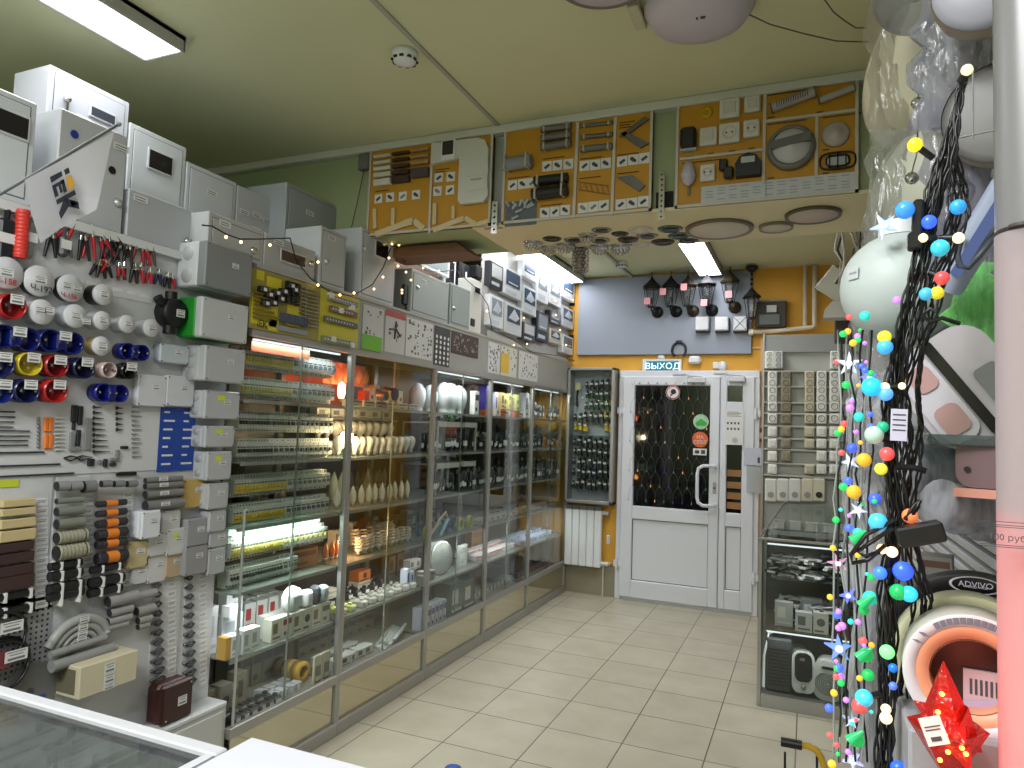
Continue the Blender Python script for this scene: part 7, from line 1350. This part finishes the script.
def nbox(px,py,w,h,y,d,c,nm,par,ry=0,lines=0):
    p,s=NP(px,py,y); m=B(-w*s/2,-d/2,-h*s/2,w*s/2,d/2,h*s/2,0,b=min(.002,d*.3)); [m.box(-w*s*.38,-d/2-.0004,h*s*(.3-.16*q),w*s*.38,-d/2,h*s*(.34-.16*q),1) for q in range(lines)]; o=part(m,nm,[mat(c,.4),INK],par); o.location=p; o.rotation_euler=(0,ry,0); return o
nbox(917,225,9,50,.79,.012,(12,12,14),'connector_block',t,.05); nbox(912,242,8,18,.79,.012,(12,12,14),'connector_block',t); nbox(920,534,42,20,.77,.022,(16,16,18),'battery_box',t,-.28); nbox(899,425,15,32,.772,.001,(196,194,214),'price_tag',t,.03,4)
part(MB().tube([NP(x,y,.785)[0] for x,y in ((936,312),(930,308),(922,316),(930,322),(942,318),(960,324))],.0022,5),'cable_loop',CBL,t); part(MB().tube([NP(x,y,.785)[0] for x,y in ((896,467),(912,467),(926,471))],.003,5),'cable_loop',CBL,t)
# ---- string of stars further back
t=thing('star_light_string','string of small coloured lights and clear stars hanging beside the glass case','string light',(0,0,0)); Y=1.06
for k in range(8):
    pts=[NP(846+k*4.5-6+random.uniform(-3,3)-(j>5)*3-.2*j,330+j*24,Y+random.uniform(-.01,.01))[0] for j in range(19)]; part(MB().tube(pts,.0018,4),'wire',mat((24,26,26),.5) if k%2 else mat((150,156,150),.4),t)
def star(px,py,r,c,e,y=Y,rot=0,par=t,ri=.34):
    p,s=NP(px,py,y); pts=[]; 
    for k in range(10): rr=r*s*(1 if k%2==0 else ri); a=math.radians(90+36*k)+rot; pts.append((rr*math.cos(a),rr*math.sin(a)))
    o=part(MB().prism(pts,-.004,.004),'star',mat(c,.15,em=e),par); o.location=p; part(MB().sph((0,-.006,0),r*s*.25,0,8),'star_bulb',emit((230,240,255),2),o)
star(849,364,13,(200,214,235),.8); star(839,648,14,(120,150,235),.55,rot=.1); star(850,462,10,(190,205,235),.7,rot=.4); star(858,510,9,(206,206,235),.7,rot=.8); star(848,595,9,(110,120,235),.7,rot=.5); star(884,208+18,13,(170,190,250),.8,1.1,.5); star(869,378,9,(110,130,250),.8,rot=.2); star(838,563,10,(214,150,190),.45,rot=.3); star(851,720,8,(190,200,235),.6); star(853,760,10,(206,206,250),.6,rot=.6)
random.seed(9)
CLX=1
cl=[((40,190,90),.9),((70,100,245),1.1),((235,90,90),.8),((235,180,50),.9),((200,130,235),.8),((60,220,200),.8)]
for (x,y,k,r) in ((849,317,2,3),(843,334,0,3.5),(853,343,3,3.5),(858,340,0,3),(846,385,0,4),(850,408,4,4),(859,417,5,5),(838,433,0,3.5),(852,448,1,5),(864,460,3,7),(843,487,0,4),(848,481,1,4),(854,492,3,7),(875,499,1,6),(836,520,0,3.5),(849,528,1,4),(858,533,5,5),(833,548,3,3),(837,615,1,4),(830,597,3,3),(870,598,5,7),(864,610,0,5),(874,600,0,4),(842,626,4,4),(858,622,4,3),(866,655,0,7),(868,675,0,6),(840,668,1,4),(836,677,2,3),(841,683,0,3.5),(834,693,3,3.5),(830,735,2,3),(829,708,1,4),(846,700,4,3),(857,740,0,7),(832,764,3,4),(848,752,4,3),(863,641,2,4),(897,300,4,4),(865,316,5,5),(980,272,0,4),(975,268,5,3),(953,390+30,2,3)):
    blob(x,y,r,cl[k][0],cl[k][1]*(1.4 if r<5 else .8),Y-.02,t,'small_bulb')
for q in range(46):
    k=random.randrange(6); x=random.uniform(836,876); y=random.uniform(325,765); blob(x,y,random.uniform(1.8,3.6),cl[k][0],cl[k][1]*1.3,Y-random.uniform(0,.04),t,'small_bulb')
for k,(x,y) in enumerate(((868,600),(866,652),(857,735),(860,535))): p,s=NP(x,y,Y-.03); part(MB().cyl((p.x-.009,p.y,p.z-.009),(p.x+.007,p.y,p.z+.006),.008,.002,8),'green_cone',mat((50,190,110),.2,em=.5),t)
# yellow handle
t=thing('trolley_handle','yellow bent metal handle with a black grip near the floor tiles','handle',(0,0,0)); pts=[NP(x,y,2.6)[0] for x,y in ((800,745),(808,746),(816,750),(821,757),(824,766),(827,800))]; part(MB().tube(pts+[Vector((pts[-1].x,2.6,0.02))],.011,10),'yellow_tube',mat((200,160,50),.35),t); part(MB().cyl(NP(781,741.5,2.6)[0],NP(802,745.5,2.6)[0],.015,n=12),'black_grip',BLACK,t)
for x in (785,817):
    p=NP(x,752,2.6)[0]; part(MB().cyl((p.x,2.6,0.02),p,.004,n=6),'black_rod',BLACK,t)
one(MB().lathe([(0,.0),(.04,0),(.045,.008),(.035,.02),(0,.022)],(0,0,0),n=24),'bottle_cap',mat((40,80,170),.4),'small blue lid lying on the floor tiles, cut by the lower edge','lid',tuple(at(453,770,2,0.01)[:2])+(.001,))
# ================================================================ counter
t=thing('glass_counter','white-framed glass counter at the lower corner, reflecting the display wall','counter',(0,0,0)); x0,x1,y0,y1,zt=-2.12,-.985,.45,1.03,.95
FW=mat((206,208,212),.4); m=MB(); m.box(x0,y1-.03,zt-.03,x1,y1,zt,b=.003); m.box(x0,y0,zt-.03,x1,y0+.03,zt,b=.003); m.box(x1-.02,y0+.031,zt-.03,x1-.001,y1-.031,zt-.001); 
for x in (x0,x1-.025):
    for y in (y0,y1-.025): m.box(x,y,0,x+.025,y+.025,zt-.03)
part(m,'frame',FW,t); part(B(x0+.03,y1-.045,zt-.022,x1-.04,y1-.03,zt-.012),'rubber_strip',mat((66,62,60),.5),t)
part(B(x0+.02,y0+.03,zt-.016,x1-.02,y1-.03,zt-.01),'glass_top',clear((200,206,204),milk=.08,rough=.03),t); part(B(x0,y1-.012,.42,x1,y1-.006,zt-.03),'front_glass',GLASS,t); part(B(x0,y0,.0,x1,y1-.02,.42),'base_cabinet',mat((120,120,118),.5),t)
part(B(x0+.02,y0+.03,.66,x1-.03,y1-.05,.666),'glass_shelf',clear((190,200,198),milk=.2),t)
fill(.50,.98,-1.9,-1.08,.667,16,g_carton(.12,.09,.06,(150,150,146),k=0)[0],'boxed_device',[mat((130,132,130),.4),PAPER],'grey boxed device on the glass shelf inside the counter','carton','devices inside the counter')
fill(.50,.98,-1.9,-1.08,.421,12,g_carton(.12,.1,.1,(90,90,92),k=0)[0],'dark_device',[mat((84,84,88),.4),PAPER],'dark boxed device on the floor of the counter','carton','devices on the counter floor')
t=thing('desk','white desk top meeting the glass counter','desk',(0,0,0)); part(B(-.98,.3,.925,-.25,1.085,.95,b=.003),'desk_top',mat((214,216,226),.4),t); part(B(-.96,.3,0,-.94,1.07,.925),'side_panel',FW,t); part(B(-.96,1.03,.0,-.27,1.05,.925),'front_panel',FW,t)

for z_,e_ in ((.928,.9),(.425,.8)):
    part(B(-.22,CY0+.03,z_-.004,.25,CY0+.042,z_+.004),'led_fill_strip',emit((235,245,250),1.2),gcase); area((0,CY0+.036,z_-.006),.45,.012,e_)  # strips and areas added as fill inside the glass case

for (x,y,w,h,c,lab) in ((-.13,4.52,.1,.14,(170,172,172),'silver box standing on the glass shelf behind the boxed timer'),(.02,4.6,.12,.16,(120,122,124),'grey box at the back of the glass shelf over the heaters'),(.17,4.6,.11,.17,(90,92,90),'dark grey box with tag at the back of the glass shelf')):
    m,ms=g_carton(w,.06,h,c,PAPER and (200,200,196),0); one(m,'boxed_gadget',ms,lab,'carton',(x,y,.439))
SC.view_settings.view_transform='Standard'; SC.view_settings.look='None'; SC.view_settings.exposure=0; SC.view_settings.gamma=1
wd=bpy.data.worlds.new('world'); SC.world=wd; wd.use_nodes=True; wd.node_tree.nodes['Background'].inputs[0].default_value=(.01,.01,.012,1); wd.node_tree.nodes['Background'].inputs[1].default_value=.2
SC.cycles.use_denoising=True; SC.cycles.max_bounces=7; SC.cycles.diffuse_bounces=3; SC.cycles.glossy_bounces=3; SC.cycles.transparent_max_bounces=24; SC.cycles.sample_clamp_indirect=4; SC.cycles.caustics_reflective=False; SC.cycles.caustics_refractive=False
